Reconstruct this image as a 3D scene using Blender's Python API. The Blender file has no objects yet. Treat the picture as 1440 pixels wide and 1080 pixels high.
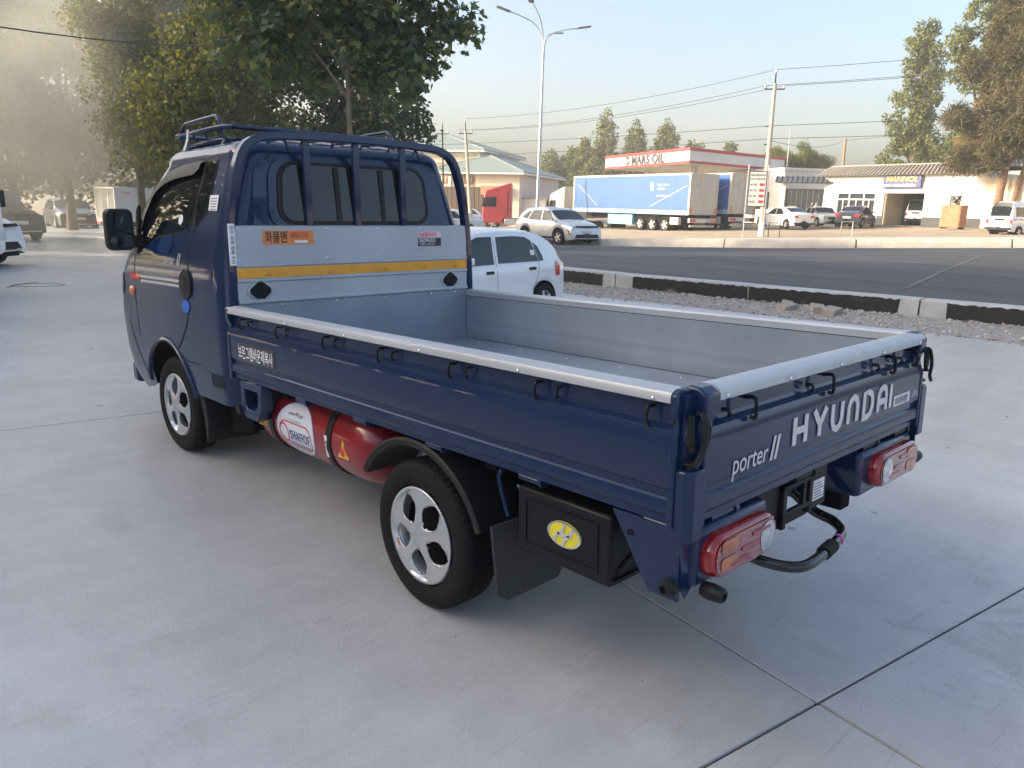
import bpy, bmesh, math, random
import numpy as np
from mathutils import Vector, Matrix
R = math.radians
SC = bpy.context.scene
COL = SC.collection

# ------------------------------------------------------------------ camera
CAM_LOC = (-2.5413, -1.0468, 1.6351)
YAW, PITCH, ROLL = 0.75573, -0.23155, 0.02497
LENS = 1072.0 / 1440 * 36.0
cam_d = bpy.data.cameras.new('camera'); cam = bpy.data.objects.new('camera', cam_d); COL.objects.link(cam)
cam_d.sensor_width = 36.0; cam_d.lens = LENS; cam_d.clip_start = 0.05; cam_d.clip_end = 3000
_fw = Vector((math.sin(YAW)*math.cos(PITCH), math.cos(YAW)*math.cos(PITCH), math.sin(PITCH)))
_r = Vector((math.cos(YAW), -math.sin(YAW), 0)); _u = _r.cross(_fw)
_r2 = _r*math.cos(ROLL) + _u*math.sin(ROLL); _u2 = -_r*math.sin(ROLL) + _u*math.cos(ROLL)
m = Matrix((_r2, _u2, -_fw)).transposed().to_4x4(); m.translation = CAM_LOC
cam.matrix_world = m
SC.camera = cam

# ------------------------------------------------------------------ sky, sun, exposure
SUN_AZ, SUN_EL = R(-50), R(21)
world = bpy.data.worlds.new('World'); SC.world = world; world.use_nodes = True
wn = world.node_tree.nodes; wl = world.node_tree.links
bg = wn['Background']; sky = wn.new('ShaderNodeTexSky'); sky.sky_type = 'NISHITA'
sky.sun_disc = False; sky.sun_elevation = SUN_EL; sky.sun_rotation = SUN_AZ
sky.air_density = 1.0; sky.dust_density = 7.5; sky.ozone_density = 1.0; sky.altitude = 400
wl.new(sky.outputs[0], bg.inputs[0]); bg.inputs[1].default_value = 0.15
sun_d = bpy.data.lights.new('sun', 'SUN'); sun = bpy.data.objects.new('sun', sun_d); COL.objects.link(sun)
sun_d.energy = 2.6; sun_d.angle = R(0.6); sun_d.color = (1.0, 0.85, 0.64)
sd = Vector((math.sin(SUN_AZ)*math.cos(SUN_EL), math.cos(SUN_AZ)*math.cos(SUN_EL), math.sin(SUN_EL)))
sun.rotation_euler = sd.to_track_quat('Z', 'Y').to_euler(); sun.location = (-20, 30, 40)
SC.view_settings.view_transform = 'Standard'; SC.view_settings.look = 'None'
SC.view_settings.gamma = 1.0; SC.view_settings.use_white_balance = True; SC.view_settings.white_balance_temperature = 6550; SC.view_settings.white_balance_tint = 10; SC.view_settings.exposure = 1.47
SC.cycles.use_denoising = True
SC.cycles.max_bounces = 8; SC.cycles.transparent_max_bounces = 12

# ------------------------------------------------------------------ materials
MATS = {}
def mat(name, col, rough=0.5, metal=0.0, var=0.12, scale=6.0, bump=0.0, bscale=60.0, coat=0.0, spec=0.5,
        col2=None, emit=None, trans=0.0, alpha=None, pos=False, detail=6.0, stretch=None, croughness=0.04):
    if name in MATS: return MATS[name]
    m = bpy.data.materials.new(name); m.use_nodes = True; MATS[name] = m
    n = m.node_tree.nodes; l = m.node_tree.links; b = n['Principled BSDF']
    b.inputs['Roughness'].default_value = rough; b.inputs['Metallic'].default_value = metal
    b.inputs['Coat Weight'].default_value = coat; b.inputs['Coat Roughness'].default_value = croughness
    b.inputs['Specular IOR Level'].default_value = spec
    if trans: b.inputs['Transmission Weight'].default_value = trans
    if alpha is not None: b.inputs['Alpha'].default_value = alpha
    c = (*col, 1)
    tc = n.new('ShaderNodeTexCoord')
    if pos:
        g = n.new('ShaderNodeNewGeometry'); src = g.outputs['Position']
    else: src = tc.outputs['Object']
    if stretch:
        mp = n.new('ShaderNodeMapping'); l.new(src, mp.inputs[0]); mp.inputs['Scale'].default_value = stretch; src = mp.outputs[0]
    if var or col2:
        t = n.new('ShaderNodeTexNoise'); t.inputs['Scale'].default_value = scale; t.inputs['Detail'].default_value = detail
        t.inputs['Roughness'].default_value = 0.62
        l.new(src, t.inputs['Vector'])
        r = n.new('ShaderNodeValToRGB'); e = r.color_ramp.elements
        e[0].position = 0.3; e[1].position = 0.7
        c2 = (*col2, 1) if col2 else tuple(min(1, x*(1+var)) for x in col) + (1,)
        c1 = c if col2 else tuple(x*(1-var) for x in col) + (1,)
        e[0].color = c1; e[1].color = c2
        l.new(t.outputs[0], r.inputs[0]); l.new(r.outputs[0], b.inputs['Base Color'])
        rr = n.new('ShaderNodeMapRange'); rr.inputs[3].default_value = max(0, rough*0.85); rr.inputs[4].default_value = min(1, rough*1.2)
        l.new(t.outputs[0], rr.inputs[0]); l.new(rr.outputs[0], b.inputs['Roughness'])
    else: b.inputs['Base Color'].default_value = c
    if bump:
        t2 = n.new('ShaderNodeTexNoise'); t2.inputs['Scale'].default_value = bscale; t2.inputs['Detail'].default_value = 5
        l.new(src, t2.inputs['Vector'])
        bp = n.new('ShaderNodeBump'); bp.inputs['Strength'].default_value = bump; bp.inputs['Distance'].default_value = 0.01
        l.new(t2.outputs[0], bp.inputs['Height']); l.new(bp.outputs[0], b.inputs['Normal'])
    if emit:
        b.inputs['Emission Color'].default_value = (*col, 1); b.inputs['Emission Strength'].default_value = emit
    return m

def leaf_mat(name, ca, cb, cc=None, transl=0.4, rough=0.55):
    m = bpy.data.materials.new(name); m.use_nodes = True; MATS[name] = m
    n = m.node_tree.nodes; l = m.node_tree.links; b = n['Principled BSDF']
    b.inputs['Roughness'].default_value = rough; b.inputs['Specular IOR Level'].default_value = 0.3
    g = n.new('ShaderNodeNewGeometry'); r = n.new('ShaderNodeValToRGB'); e = r.color_ramp.elements
    e[0].color = (*ca, 1); e[1].color = (*cb, 1)
    if cc:
        k = e.new(0.9); k.color = (*cb, 1); e[-1].color = (*cc, 1); e[1].position = 0.78
    l.new(g.outputs['Random Per Island'], r.inputs[0])
    l.new(r.outputs[0], b.inputs['Base Color'])
    t = n.new('ShaderNodeBsdfTranslucent'); mx = n.new('ShaderNodeMixRGB'); mx.blend_type = 'MULTIPLY'; mx.inputs[0].default_value = 1
    mx.inputs[2].default_value = (1.25, 1.25, 0.6, 1); l.new(r.outputs[0], mx.inputs[1]); l.new(mx.outputs[0], t.inputs[0])
    ms = n.new('ShaderNodeMixShader'); ms.inputs[0].default_value = transl
    l.new(b.outputs[0], ms.inputs[1]); l.new(t.outputs[0], ms.inputs[2]); l.new(ms.outputs[0], n['Material Output'].inputs[0])
    return m

# ------------------------------------------------------------------ mesh helpers
class MB:
    def __init__(s): s.v = []; s.f = []
    def add(s, V, F):
        o = len(s.v); s.v += [tuple(p) for p in V]; s.f += [tuple(i+o for i in q) for q in F]; return s
    def box(s, x0, x1, y0, y1, z0, z1):
        V = [(x, y, z) for z in (z0, z1) for y in (y0, y1) for x in (x0, x1)]
        return s.add(V, [(0,2,3,1), (4,5,7,6), (0,1,5,4), (2,6,7,3), (0,4,6,2), (1,3,7,5)])
    def obox(s, c, ex, ey, ez):
        c, ex, ey, ez = map(Vector, (c, ex, ey, ez))
        V = [c + sx*ex + sy*ey + sz*ez for sz in (-1,1) for sy in (-1,1) for sx in (-1,1)]
        return s.add(V, [(0,2,3,1), (4,5,7,6), (0,1,5,4), (2,6,7,3), (0,4,6,2), (1,3,7,5)])
    def prism(s, poly, axis, a, b):
        """poly: closed 2-D outline in the two other axes (x,y,z order), pushed along axis from a to b"""
        def P(p, t): q = list(p); q.insert(axis, t); return q
        n = len(poly); V = [P(p, a) for p in poly] + [P(p, b) for p in poly]
        F = [(i, (i+1) % n, n+(i+1) % n, n+i) for i in range(n)] + [tuple(range(n-1, -1, -1)), tuple(range(n, 2*n))]
        return s.add(V, F)
    def rings(s, rs, closed=True, cap=True):
        n = len(rs[0]); V = [p for r in rs for p in r]; F = []
        for k in range(len(rs)-1):
            for i in range(n if closed else n-1):
                j = (i+1) % n; F.append((k*n+i, k*n+j, (k+1)*n+j, (k+1)*n+i))
        if cap and closed: F += [tuple(range(n-1, -1, -1)), tuple(range((len(rs)-1)*n, len(rs)*n))]
        return s.add(V, F)
    def tube(s, path, r, n=8, cap=True, ry=None, up=None):
        path = [Vector(p) for p in path]; rs = []; prev = None
        rad = r if isinstance(r, (list, tuple)) else [r]*len(path)
        for i, p in enumerate(path):
            t = (path[min(i+1, len(path)-1)] - path[max(i-1, 0)]).normalized()
            if prev is None:
                a = Vector(up) if up else (Vector((0,0,1)) if abs(t.z) < 0.9 else Vector((1,0,0)))
            else: a = prev
            x = (a - t*a.dot(t)).normalized(); y = t.cross(x); prev = x
            q = ry if ry else rad[i]
            rs.append([p + x*rad[i]*math.cos(k/n*2*math.pi) + y*q*math.sin(k/n*2*math.pi) for k in range(n)])
        return s.rings(rs, True, cap)
    def bar(s, path, w, d, dn):
        """rectangular tube along a path lying in a plane with normal dn: w across in-plane, d along dn"""
        path = [Vector(p) for p in path]; dn = Vector(dn).normalized(); rs = []
        for i, p in enumerate(path):
            t = (path[min(i+1, len(path)-1)] - path[max(i-1, 0)]).normalized(); k = t.cross(dn).normalized()
            rs.append([p + k*w/2 + dn*d/2, p - k*w/2 + dn*d/2, p - k*w/2 - dn*d/2, p + k*w/2 - dn*d/2])
        return s.rings(rs)
    def lathe(s, prof, c, axis=0, n=32, a0=0.0, a1=2*math.pi, cap=False):
        """prof: (r, h) pairs, revolved about axis through c"""
        full = abs(a1-a0) > 6.28; rs = []; m = n if full else n+1
        for k in range(m):
            a = a0 + (a1-a0)*k/n; ring = []
            for r, h in prof:
                q = [r*math.cos(a), r*math.sin(a)]; q.insert(axis, h); ring.append((q[0]+c[0], q[1]+c[1], q[2]+c[2]))
            rs.append(ring)
        if full: rs.append(rs[0])
        return s.rings(rs, False, False)
    def build(s, name, material, parent=None, smooth=None, bevel=0, seg=2, loc=None, rot=None, weld=False):
        me = bpy.data.meshes.new(name); me.from_pydata(s.v, [], s.f)
        bm = bmesh.new(); bm.from_mesh(me)
        if weld: bmesh.ops.remove_doubles(bm, verts=bm.verts, dist=1e-5)
        bmesh.ops.recalc_face_normals(bm, faces=bm.faces); bm.to_mesh(me); bm.free()
        return link(name, me, material, parent, smooth, bevel, seg, loc, rot)

def link(name, me, material, parent=None, smooth=None, bevel=0, seg=2, loc=None, rot=None):
    if material is not None:
        me.materials.append(material)
    if smooth:
        me.polygons.foreach_set('use_smooth', [True]*len(me.polygons)); me.set_sharp_from_angle(angle=R(smooth))
    o = bpy.data.objects.new(name, me); COL.objects.link(o)
    if parent: o.parent = parent
    if loc: o.location = loc
    if rot: o.rotation_euler = rot
    if bevel:
        b = o.modifiers.new('bevel', 'BEVEL'); b.width = bevel; b.segments = seg; b.limit_method = 'ANGLE'; b.angle_limit = R(40)
        b.harden_normals = False
        if not smooth:
            me.polygons.foreach_set('use_smooth', [True]*len(me.polygons)); me.set_sharp_from_angle(angle=R(30))
    return o
def tag(o, label, cat, group=None):
    o['label'] = label; o['category'] = cat
    if group: o['group'] = group
    return o
def thing(name, label, cat, loc=(0,0,0), rz=0.0, group=None):
    o = bpy.data.objects.new(name, None); COL.objects.link(o); o.location = loc; o.rotation_euler = (0,0,rz)
    o.empty_display_size = 0.2
    return tag(o, label, cat, group)
def structure(o): o['kind'] = 'structure'; return o
def stuff(o): o['kind'] = 'stuff'; return o
def copy_thing(o, loc, rz, label=None, group=None):
    def cp(x, par):
        c = x.copy(); COL.objects.link(c)
        if par is not None: c.parent = par
        for ch in list(x.children): cp(ch, c)
        return c
    c = cp(o, None); c.location = loc; c.rotation_euler = (0, 0, rz)
    if label: c['label'] = label
    if group: c['group'] = group
    return c
def ip(t, xs, ys): return float(np.interp(t, xs, ys))
def rrect(w, h, r, n=5):
    """rounded rectangle outline centred on 0"""
    out = []
    for cx, cy, a in ((w/2-r, h/2-r, 0), (-w/2+r, h/2-r, 90), (-w/2+r, -h/2+r, 180), (w/2-r, -h/2+r, 270)):
        for k in range(n+1):
            t = R(a + 90*k/n); out.append((cx+r*math.cos(t), cy+r*math.sin(t)))
    return out
def smooth_path(pts, n=8):
    """Catmull-Rom through points"""
    P = [Vector(p) for p in pts]; P = [P[0]*2-P[1]] + P + [P[-1]*2-P[-2]]; out = []
    for i in range(1, len(P)-2):
        for k in range(n):
            t = k/n
            out.append(0.5*((2*P[i]) + (P[i+1]-P[i-1])*t + (2*P[i-1]-5*P[i]+4*P[i+1]-P[i+2])*t*t + (3*P[i]-P[i-1]-3*P[i+1]+P[i+2])*t**3))
    out.append(P[-2]); return out

def text_mesh(s, size, bold=0.0, shear=0.0, align='LEFT', sx=1.0, space=1.0, ext=0.0):
    cu = bpy.data.curves.new('t', 'FONT'); cu.body = s; cu.size = size; cu.offset = bold*size; cu.shear = shear
    cu.align_x = align; cu.space_character = space; cu.resolution_u = 3; cu.extrude = ext
    ob = bpy.data.objects.new('t', cu); COL.objects.link(ob)
    dg = bpy.context.evaluated_depsgraph_get(); me = bpy.data.meshes.new_from_object(ob.evaluated_get(dg))
    bpy.data.objects.remove(ob); bpy.data.curves.remove(cu)
    me.materials.clear()
    if sx != 1.0:
        for v in me.vertices: v.co.x *= sx
    return me
def lettering(s, size, material, parent, place, name='lettering', **kw):
    """place(u, v, w) -> local point, u along the line of text, v up"""
    me = text_mesh(s, size, **kw)
    for v in me.vertices: v.co = place(v.co.x, v.co.y, v.co.z)
    return link(name, me, material, parent)

# ------------------------------------------------------------------ shared materials
paint = mat('navy_paint', (0.0045, 0.0190, 0.066), rough=0.4, metal=0.0, spec=0.12, col2=(0.0065, 0.0215, 0.068), coat=0.7, scale=1.3, croughness=0.025, bump=0.012, bscale=2.5)
black = mat('black_plastic', (0.010, 0.011, 0.013), rough=0.5, spec=0.3, var=0.2, bump=0.05, bscale=200)
blackg = mat('black_gloss', (0.008, 0.008, 0.01), rough=0.18, var=0.0, coat=0.4)
rubber = mat('tyre_rubber', (0.011, 0.011, 0.012), rough=0.75, spec=0.2, var=0.25, bump=0.12, bscale=120)
under = mat('underbody', (0.008, 0.008, 0.009), rough=0.8, var=0.3, spec=0.15)
glass = mat('tinted_glass', (0.008, 0.010, 0.013), rough=0.02, var=0.0, spec=0.5)
alu = mat('rail_aluminium', (0.47, 0.50, 0.535), rough=0.45, metal=0.4, var=0.10, scale=9, stretch=(1, 0.15, 1))
grey = mat('bed_grey', (0.26, 0.31, 0.365), rough=0.42, metal=0.2, var=0.13, scale=2.2, bump=0.05, bscale=5)
chrome = mat('chrome', (0.75, 0.77, 0.8), rough=0.12, metal=1.0, var=0.0)
silver = mat('wheel_silver', (0.55, 0.57, 0.60), rough=0.28, metal=0.7, var=0.06, coat=0.4)
white = mat('white_print', (0.78, 0.79, 0.80), rough=0.5, var=0.04)
dark_print = mat('dark_print', (0.02, 0.02, 0.03), rough=0.5, var=0.0)
red_print = mat('red_print', (0.62, 0.03, 0.04), rough=0.5, var=0.0)
orange = mat('orange_lens', (0.85, 0.22, 0.06), rough=0.2, var=0.1, coat=1.0)
carwhite = mat('car_white', (0.72, 0.74, 0.76), rough=0.3, var=0.03, coat=1.0, scale=2)
redlamp = mat('red_lamp', (0.55, 0.015, 0.02), rough=0.15, var=0.15, coat=1.0, scale=20)
# ================================================================== ground, slabs, road, kerbs
def far_z(x, y):
    return max(-0.9, min(1.7, 0.028*x - 0.0289*y - 0.19))
def concrete_material():
    m = bpy.data.materials.new('concrete_lot'); m.use_nodes = True
    n = m.node_tree.nodes; l = m.node_tree.links; b = n['Principled BSDF']
    g = n.new('ShaderNodeNewGeometry'); P = g.outputs['Position']
    def noise(sc, det=6, rough=0.6, dist=0.0, st=None):
        t = n.new('ShaderNodeTexNoise'); t.inputs['Scale'].default_value = sc; t.inputs['Detail'].default_value = det
        t.inputs['Roughness'].default_value = rough; t.inputs['Distortion'].default_value = dist
        if st:
            mp = n.new('ShaderNodeMapping'); mp.inputs['Scale'].default_value = st[0]; mp.inputs['Rotation'].default_value = (0,0,st[1]); l.new(P, mp.inputs[0]); l.new(mp.outputs[0], t.inputs[0])
        else: l.new(P, t.inputs[0])
        return t.outputs[0]
    def ramp(src, a, b_, ca, cb):
        r = n.new('ShaderNodeValToRGB'); e = r.color_ramp.elements; e[0].position = a; e[1].position = b_
        e[0].color = (*ca, 1); e[1].color = (*cb, 1); l.new(src, r.inputs[0]); return r.outputs[0]
    def mul(a, b_, f=1.0, mode='MULTIPLY'):
        x = n.new('ShaderNodeMixRGB'); x.blend_type = mode; x.inputs[0].default_value = f; l.new(a, x.inputs[1]); l.new(b_, x.inputs[2]); return x.outputs[0]
    c = ramp(noise(0.55, 8, 0.65, 0.4), 0.3, 0.72, (0.405, 0.41, 0.41), (0.545, 0.545, 0.54))
    c = mul(c, ramp(noise(3.2, 8, 0.7, 0.8), 0.32, 0.62, (0.93, 0.93, 0.935), (1.03, 1.03, 1.03)))
    c = mul(c, ramp(noise(1.3, 5, 0.6, 1.5, ((0.35, 3.2, 1), 0.5)), 0.36, 0.6, (0.95, 0.945, 0.945), (1.02, 1.02, 1.02)))       # trowel sweeps
    c = mul(c, ramp(noise(1.0, 5, 0.6, 1.2, ((3.4, 0.4, 1), 0.2)), 0.38, 0.62, (0.965, 0.965, 0.965), (1.01, 1.01, 1.01)))
    c = mul(c, ramp(noise(140, 3, 0.6), 0.25, 0.6, (0.88, 0.88, 0.88), (1.04, 1.04, 1.04)))
    c = mul(c, ramp(noise(22, 4, 0.75), 0.22, 0.34, (0.55, 0.55, 0.54), (1, 1, 1)))                                      # grit specks
    # oil drips, scuffs and hairline cracks
    vo = n.new('ShaderNodeTexVoronoi'); vo.inputs['Scale'].default_value = 1.7; l.new(P, vo.inputs[0]); c = mul(c, ramp(vo.outputs['Distance'], 0.030, 0.055, (0.50, 0.49, 0.48), (1, 1, 1)))
    wv = noise(5.5, 3, 0.5, 2.5, ((0.25, 5.0, 1), -0.75)); c = mul(c, ramp(wv, 0.63, 0.69, (1, 1, 1), (0.86, 0.86, 0.86)))
    bs_ = noise(1.1, 9, 0.72, 0.6); c = mul(c, ramp(bs_, 0.58, 0.66, (1, 1, 1), (0.88, 0.875, 0.865))); pl = noise(7.5, 6, 0.7, 1.0); c = mul(c, ramp(pl, 0.66, 0.69, (1, 1, 1), (1.10, 1.10, 1.10)))
    v2 = n.new('ShaderNodeTexVoronoi'); v2.feature = 'DISTANCE_TO_EDGE'; v2.inputs['Scale'].default_value = 0.32
    wp_ = n.new('ShaderNodeVectorMath'); wp_.operation = 'ADD'; wq = n.new('ShaderNodeTexNoise'); wq.inputs['Scale'].default_value = 2.5; wq.inputs['Detail'].default_value = 6; l.new(P, wq.inputs[0]); l.new(P, wp_.inputs[0]); l.new(wq.outputs['Color'], wp_.inputs[1]); l.new(wp_.outputs[0], v2.inputs[0])
    c = mul(c, ramp(v2.outputs['Distance'], 0.0008, 0.0022, (0.72, 0.71, 0.70), (1, 1, 1)), 0.22)
    # peeled dark patch to the right of the joint crossing, and sparse other ones
    st = noise(2.6, 10, 0.78, 1.2)
    loc = n.new('ShaderNodeVectorMath'); loc.operation = 'DISTANCE'; l.new(P, loc.inputs[0]); loc.inputs[1].default_value = (0.62, -0.62, 0)
    near = n.new('ShaderNodeMapRange'); near.inputs[1].default_value = 0.15; near.inputs[2].default_value = 0.75; near.inputs[3].default_value = 0.06; near.inputs[4].default_value = -0.13
    l.new(loc.outputs['Value'], near.inputs[0])
    sm = n.new('ShaderNodeMath'); sm.operation = 'ADD'; l.new(st, sm.inputs[0]); l.new(near.outputs[0], sm.inputs[1])
    c = mul(c, ramp(sm.outputs[0], 0.53, 0.545, (1, 1, 1), (0.85, 0.845, 0.83)))
    l.new(c, b.inputs['Base Color'])
    rr = n.new('ShaderNodeMapRange'); rr.inputs[3].default_value = 0.20; rr.inputs[4].default_value = 0.46; l.new(noise(2.2, 6), rr.inputs[0]); l.new(rr.outputs[0], b.inputs['Roughness'])
    bp = n.new('ShaderNodeBump'); bp.inputs['Strength'].default_value = 0.25; bp.inputs['Distance'].default_value = 0.006
    ad = n.new('ShaderNodeMath'); ad.operation = 'ADD'; l.new(noise(90, 4), ad.inputs[0]); l.new(noise(9, 6, 0.6, 1.0), ad.inputs[1])
    l.new(ad.outputs[0], bp.inputs['Height']); l.new(bp.outputs[0], b.inputs['Normal'])
    return m
concrete = concrete_material()
soil = mat('dusty_soil', (0.30, 0.24, 0.17), rough=0.9, col2=(0.40, 0.33, 0.24), scale=0.6, pos=True, bump=0.3, bscale=30)
lotsoil = mat('joint_soil', (0.10, 0.095, 0.09), rough=0.95, var=0.3, scale=3, pos=True)
NEAR = [(14.2, -30), (11.9, -8), (10.54, 1.9), (9.2, 9.87), (9.4, 14), (13.5, 30), (24, 62), (60, 160)]      # wall foot, lot side
FAR = [(46, -30), (37, -2), (31.75, 7.13), (27.8, 13.65), (23.5, 21.2), (23.4, 30), (36, 62), (75, 160)]
ROAD_Z = 0.33
def sheet(name, rows, material, **k):
    b = MB(); b.rings(rows, closed=False, cap=False); return b.build(name, material, **k)
# wide ground: one sheet out to the horizon (lies under everything)
xs = [-600, -200, -60, -25, -5, 10, 18, 25, 32, 40, 50, 60, 75, 100, 200, 600, 1500]; ys = [-600, -200, -60, -20, 0, 10, 20, 30, 45, 60, 90, 140, 300, 700, 1500]
def gz(x, y):
    e = ip(y, [p[1] for p in FAR], [p[0] for p in FAR]); return -0.05 + (far_z(x, y)+0.05)*max(0, min(1, (x-e+9)/9.0)) if y > -60 else -0.05
structure(sheet('ground', [[(x, y, gz(x, y)-0.03) for x in xs] for y in ys], soil))
# concrete yard of separate slabs with open joints
J0 = Vector((-0.185, -0.112, 0)); e1 = Vector((math.cos(R(-8.9)), math.sin(R(-8.9)), 0)); e2 = Vector((-e1.y, e1.x, 0)); SL1, SL2 = 5.2, 4.95
lot = MB(); lot.add([(-60, -40, -0.018), (13.0, -40, -0.018), (12.4, 60, -0.018), (-60, 60, -0.018)], [(0,1,2,3)])
lot = structure(lot.build('concrete_yard', lotsoil))
sb = MB(); g_ = 0.0045
V = []
for z in (-0.016, 0.0):
    V += [(g_, g_, z), (SL1-g_, g_, z), (SL1-g_, SL2-g_, z), (g_, SL2-g_, z)]
slab0 = None
for i in range(-5, 3):
    for j in range(-4, 9):
        o_ = J0 + e1*(SL1*i) + e2*(SL2*j); cc = o_ + e1*SL1/2 + e2*SL2/2
        if cc.x > ip(cc.y, [p[1] for p in NEAR], [p[0] for p in NEAR]) + 1.5 or cc.y > 42 or cc.x < -24: continue
        if slab0 is None:
            slab0 = MB().add(V, [(3,2,1,0), (4,5,6,7), (0,1,5,4), (1,2,6,5), (2,3,7,6), (3,0,4,7)]).build('concrete_slab', concrete, lot, bevel=0.004, seg=1); o = slab0
        else:
            o = slab0.copy(); COL.objects.link(o)
        o.location = o_; o.rotation_euler = (0, 0, R(-8.9))
# road
def roadmat():
    m = bpy.data.materials.new('asphalt'); m.use_nodes = True
    n = m.node_tree.nodes; l = m.node_tree.links; b = n['Principled BSDF']; g = n.new('ShaderNodeNewGeometry')
    mp = n.new('ShaderNodeMapping'); mp.inputs['Rotation'].default_value = (0, 0, R(-18)); mp.inputs['Scale'].default_value = (1.2, 0.06, 1); l.new(g.outputs['Position'], mp.inputs[0])
    t = n.new('ShaderNodeTexNoise'); t.inputs['Scale'].default_value = 1.4; t.inputs['Detail'].default_value = 8; l.new(mp.outputs[0], t.inputs[0])
    r = n.new('ShaderNodeValToRGB'); e = r.color_ramp.elements; e[0].position = 0.35; e[1].position = 0.7; e[0].color = (0.052, 0.054, 0.058, 1); e[1].color = (0.098, 0.099, 0.102, 1)
    l.new(t.outputs[0], r.inputs[0])
    t2 = n.new('ShaderNodeTexNoise'); t2.inputs['Scale'].default_value = 45; t2.inputs['Detail'].default_value = 4; l.new(g.outputs['Position'], t2.inputs[0])
    mx = n.new('ShaderNodeMixRGB'); mx.blend_type = 'MULTIPLY'; mx.inputs[0].default_value = 0.55; l.new(r.outputs[0], mx.inputs[1])
    r2 = n.new('ShaderNodeValToRGB'); r2.color_ramp.elements[0].position = 0.3; r2.color_ramp.elements[0].color = (0.45,0.45,0.45,1); r2.color_ramp.elements[1].position = 0.65; l.new(t2.outputs[0], r2.inputs[0]); l.new(r2.outputs[0], mx.inputs[2])
    l.new(mx.outputs[0], b.inputs['Base Color']); b.inputs['Roughness'].default_value = 0.72
    bp = n.new('ShaderNodeBump'); bp.inputs['Strength'].default_value = 0.5; bp.inputs['Distance'].default_value = 0.01; l.new(t2.outputs[0], bp.inputs['Height']); l.new(bp.outputs[0], b.inputs['Normal'])
    return m
asphalt = roadmat()
def npt(y): return ip(y, [p[1] for p in NEAR], [p[0] for p in NEAR])
def fpt(y): return ip(y, [p[1] for p in FAR], [p[0] for p in FAR])
def nz(y): return ip(y, [-30, 10, 30, 62, 160], [0.33, 0.33, 0.15, 0.0, -0.2])
rows = []
for y in (-30, -8, -2, 1.9, 5, 7, 9.87, 13.65, 17, 21.2, 26, 30, 44, 62, 110, 160):
    xa, xb = npt(y)+0.45, fpt(y); za, zb_ = nz(y)-0.012, far_z(xb, y)
    rows.append([(xa+(xb-xa)*t, y, za+(zb_-za)*t + 0.10*math.sin(math.pi*t)) for t in (0, .1, .2, .35, .5, .65, .8, .9, 1)])
structure(sheet('road', rows, asphalt, smooth=60))
mb = MB(); js = [(11.75, 4.06), (15.5, 4.72), (20, 5.46), (26, 6.44), (31.4, 7.3)]
def rz_at(x, y):
    xa, xb = npt(y)+0.45, fpt(y); t = min(1, max(0, (x-xa)/(xb-xa))); za, zb_ = nz(y)-0.012, far_z(xb, y); return za+(zb_-za)*t+0.10*math.sin(math.pi*t)
mb.rings([[(x, y-.05, rz_at(x, y-.05)+.008) for x, y in js], [(x, y+.05, rz_at(x, y+.05)+.008) for x, y in js]], closed=False, cap=False)
structure(mb.build('road_joint', mat('joint_dust', (0.115, 0.112, 0.108), rough=0.9, var=0.35, scale=6, pos=True)))
# near kerb wall: concrete blocks with a tarred back, seen from the yard
tar = mat('tarred_concrete', (0.016, 0.015, 0.014), rough=0.85, var=0.5, scale=4, bump=0.4, bscale=25, pos=True)
kerbc = mat('kerb_concrete', (0.40, 0.41, 0.42), rough=0.75, var=0.14, scale=5, bump=0.25, bscale=50, pos=True)
def tarmix():
    m = tar.copy(); m.name = 'tarred_kerb_back'; n = m.node_tree.nodes; l = m.node_tree.links; b = n['Principled BSDF']
    g = n.new('ShaderNodeNewGeometry'); s = n.new('ShaderNodeSeparateXYZ'); l.new(g.outputs['Position'], s.inputs[0])
    t = n.new('ShaderNodeTexNoise'); t.inputs['Scale'].default_value = 2.2; t.inputs['Detail'].default_value = 9; l.new(g.outputs['Position'], t.inputs[0])
    t2 = n.new('ShaderNodeTexNoise'); t2.inputs['Scale'].default_value = 14; t2.inputs['Detail'].default_value = 5; l.new(g.outputs['Position'], t2.inputs[0])
    a = n.new('ShaderNodeMath'); a.operation = 'MULTIPLY_ADD'; l.new(s.outputs['Z'], a.inputs[0]); a.inputs[1].default_value = -1.15; l.new(t.outputs[0], a.inputs[2])   # splashed soil low down
    r = n.new('ShaderNodeValToRGB'); e = r.color_ramp.elements; e[0].position = 0.42; e[1].position = 0.56; e[0].color = (0.017, 0.016, 0.015, 1); e[1].color = (0.16, 0.135, 0.11, 1); l.new(a.outputs[0], r.inputs[0])
    r2 = n.new('ShaderNodeValToRGB'); e = r2.color_ramp.elements; e[0].position = 0.64; e[1].position = 0.72; e[0].color = (1,1,1,1); e[1].color = (3.2,3.1,3,1); l.new(t2.outputs[0], r2.inputs[0])
    mx = n.new('ShaderNodeMixRGB'); mx.blend_type = 'MULTIPLY'; mx.inputs[0].default_value = 1; l.new(r.outputs[0], mx.inputs[1]); l.new(r2.outputs[0], mx.inputs[2])
    l.new(mx.outputs[0], b.inputs['Base Color']); return m
tarm = tarmix()
kw = tag(bpy.data.objects.new('kerb_wall', None), 'low tarred concrete kerb wall between the gravel and the road', 'kerb'); COL.objects.link(kw)
ys_ = [-8, -5.2, -2.3, 0.55, 3.3, 6.0, 8.7, 11.4, 14.2, 17.2]; rnd = random.Random(4)
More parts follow.
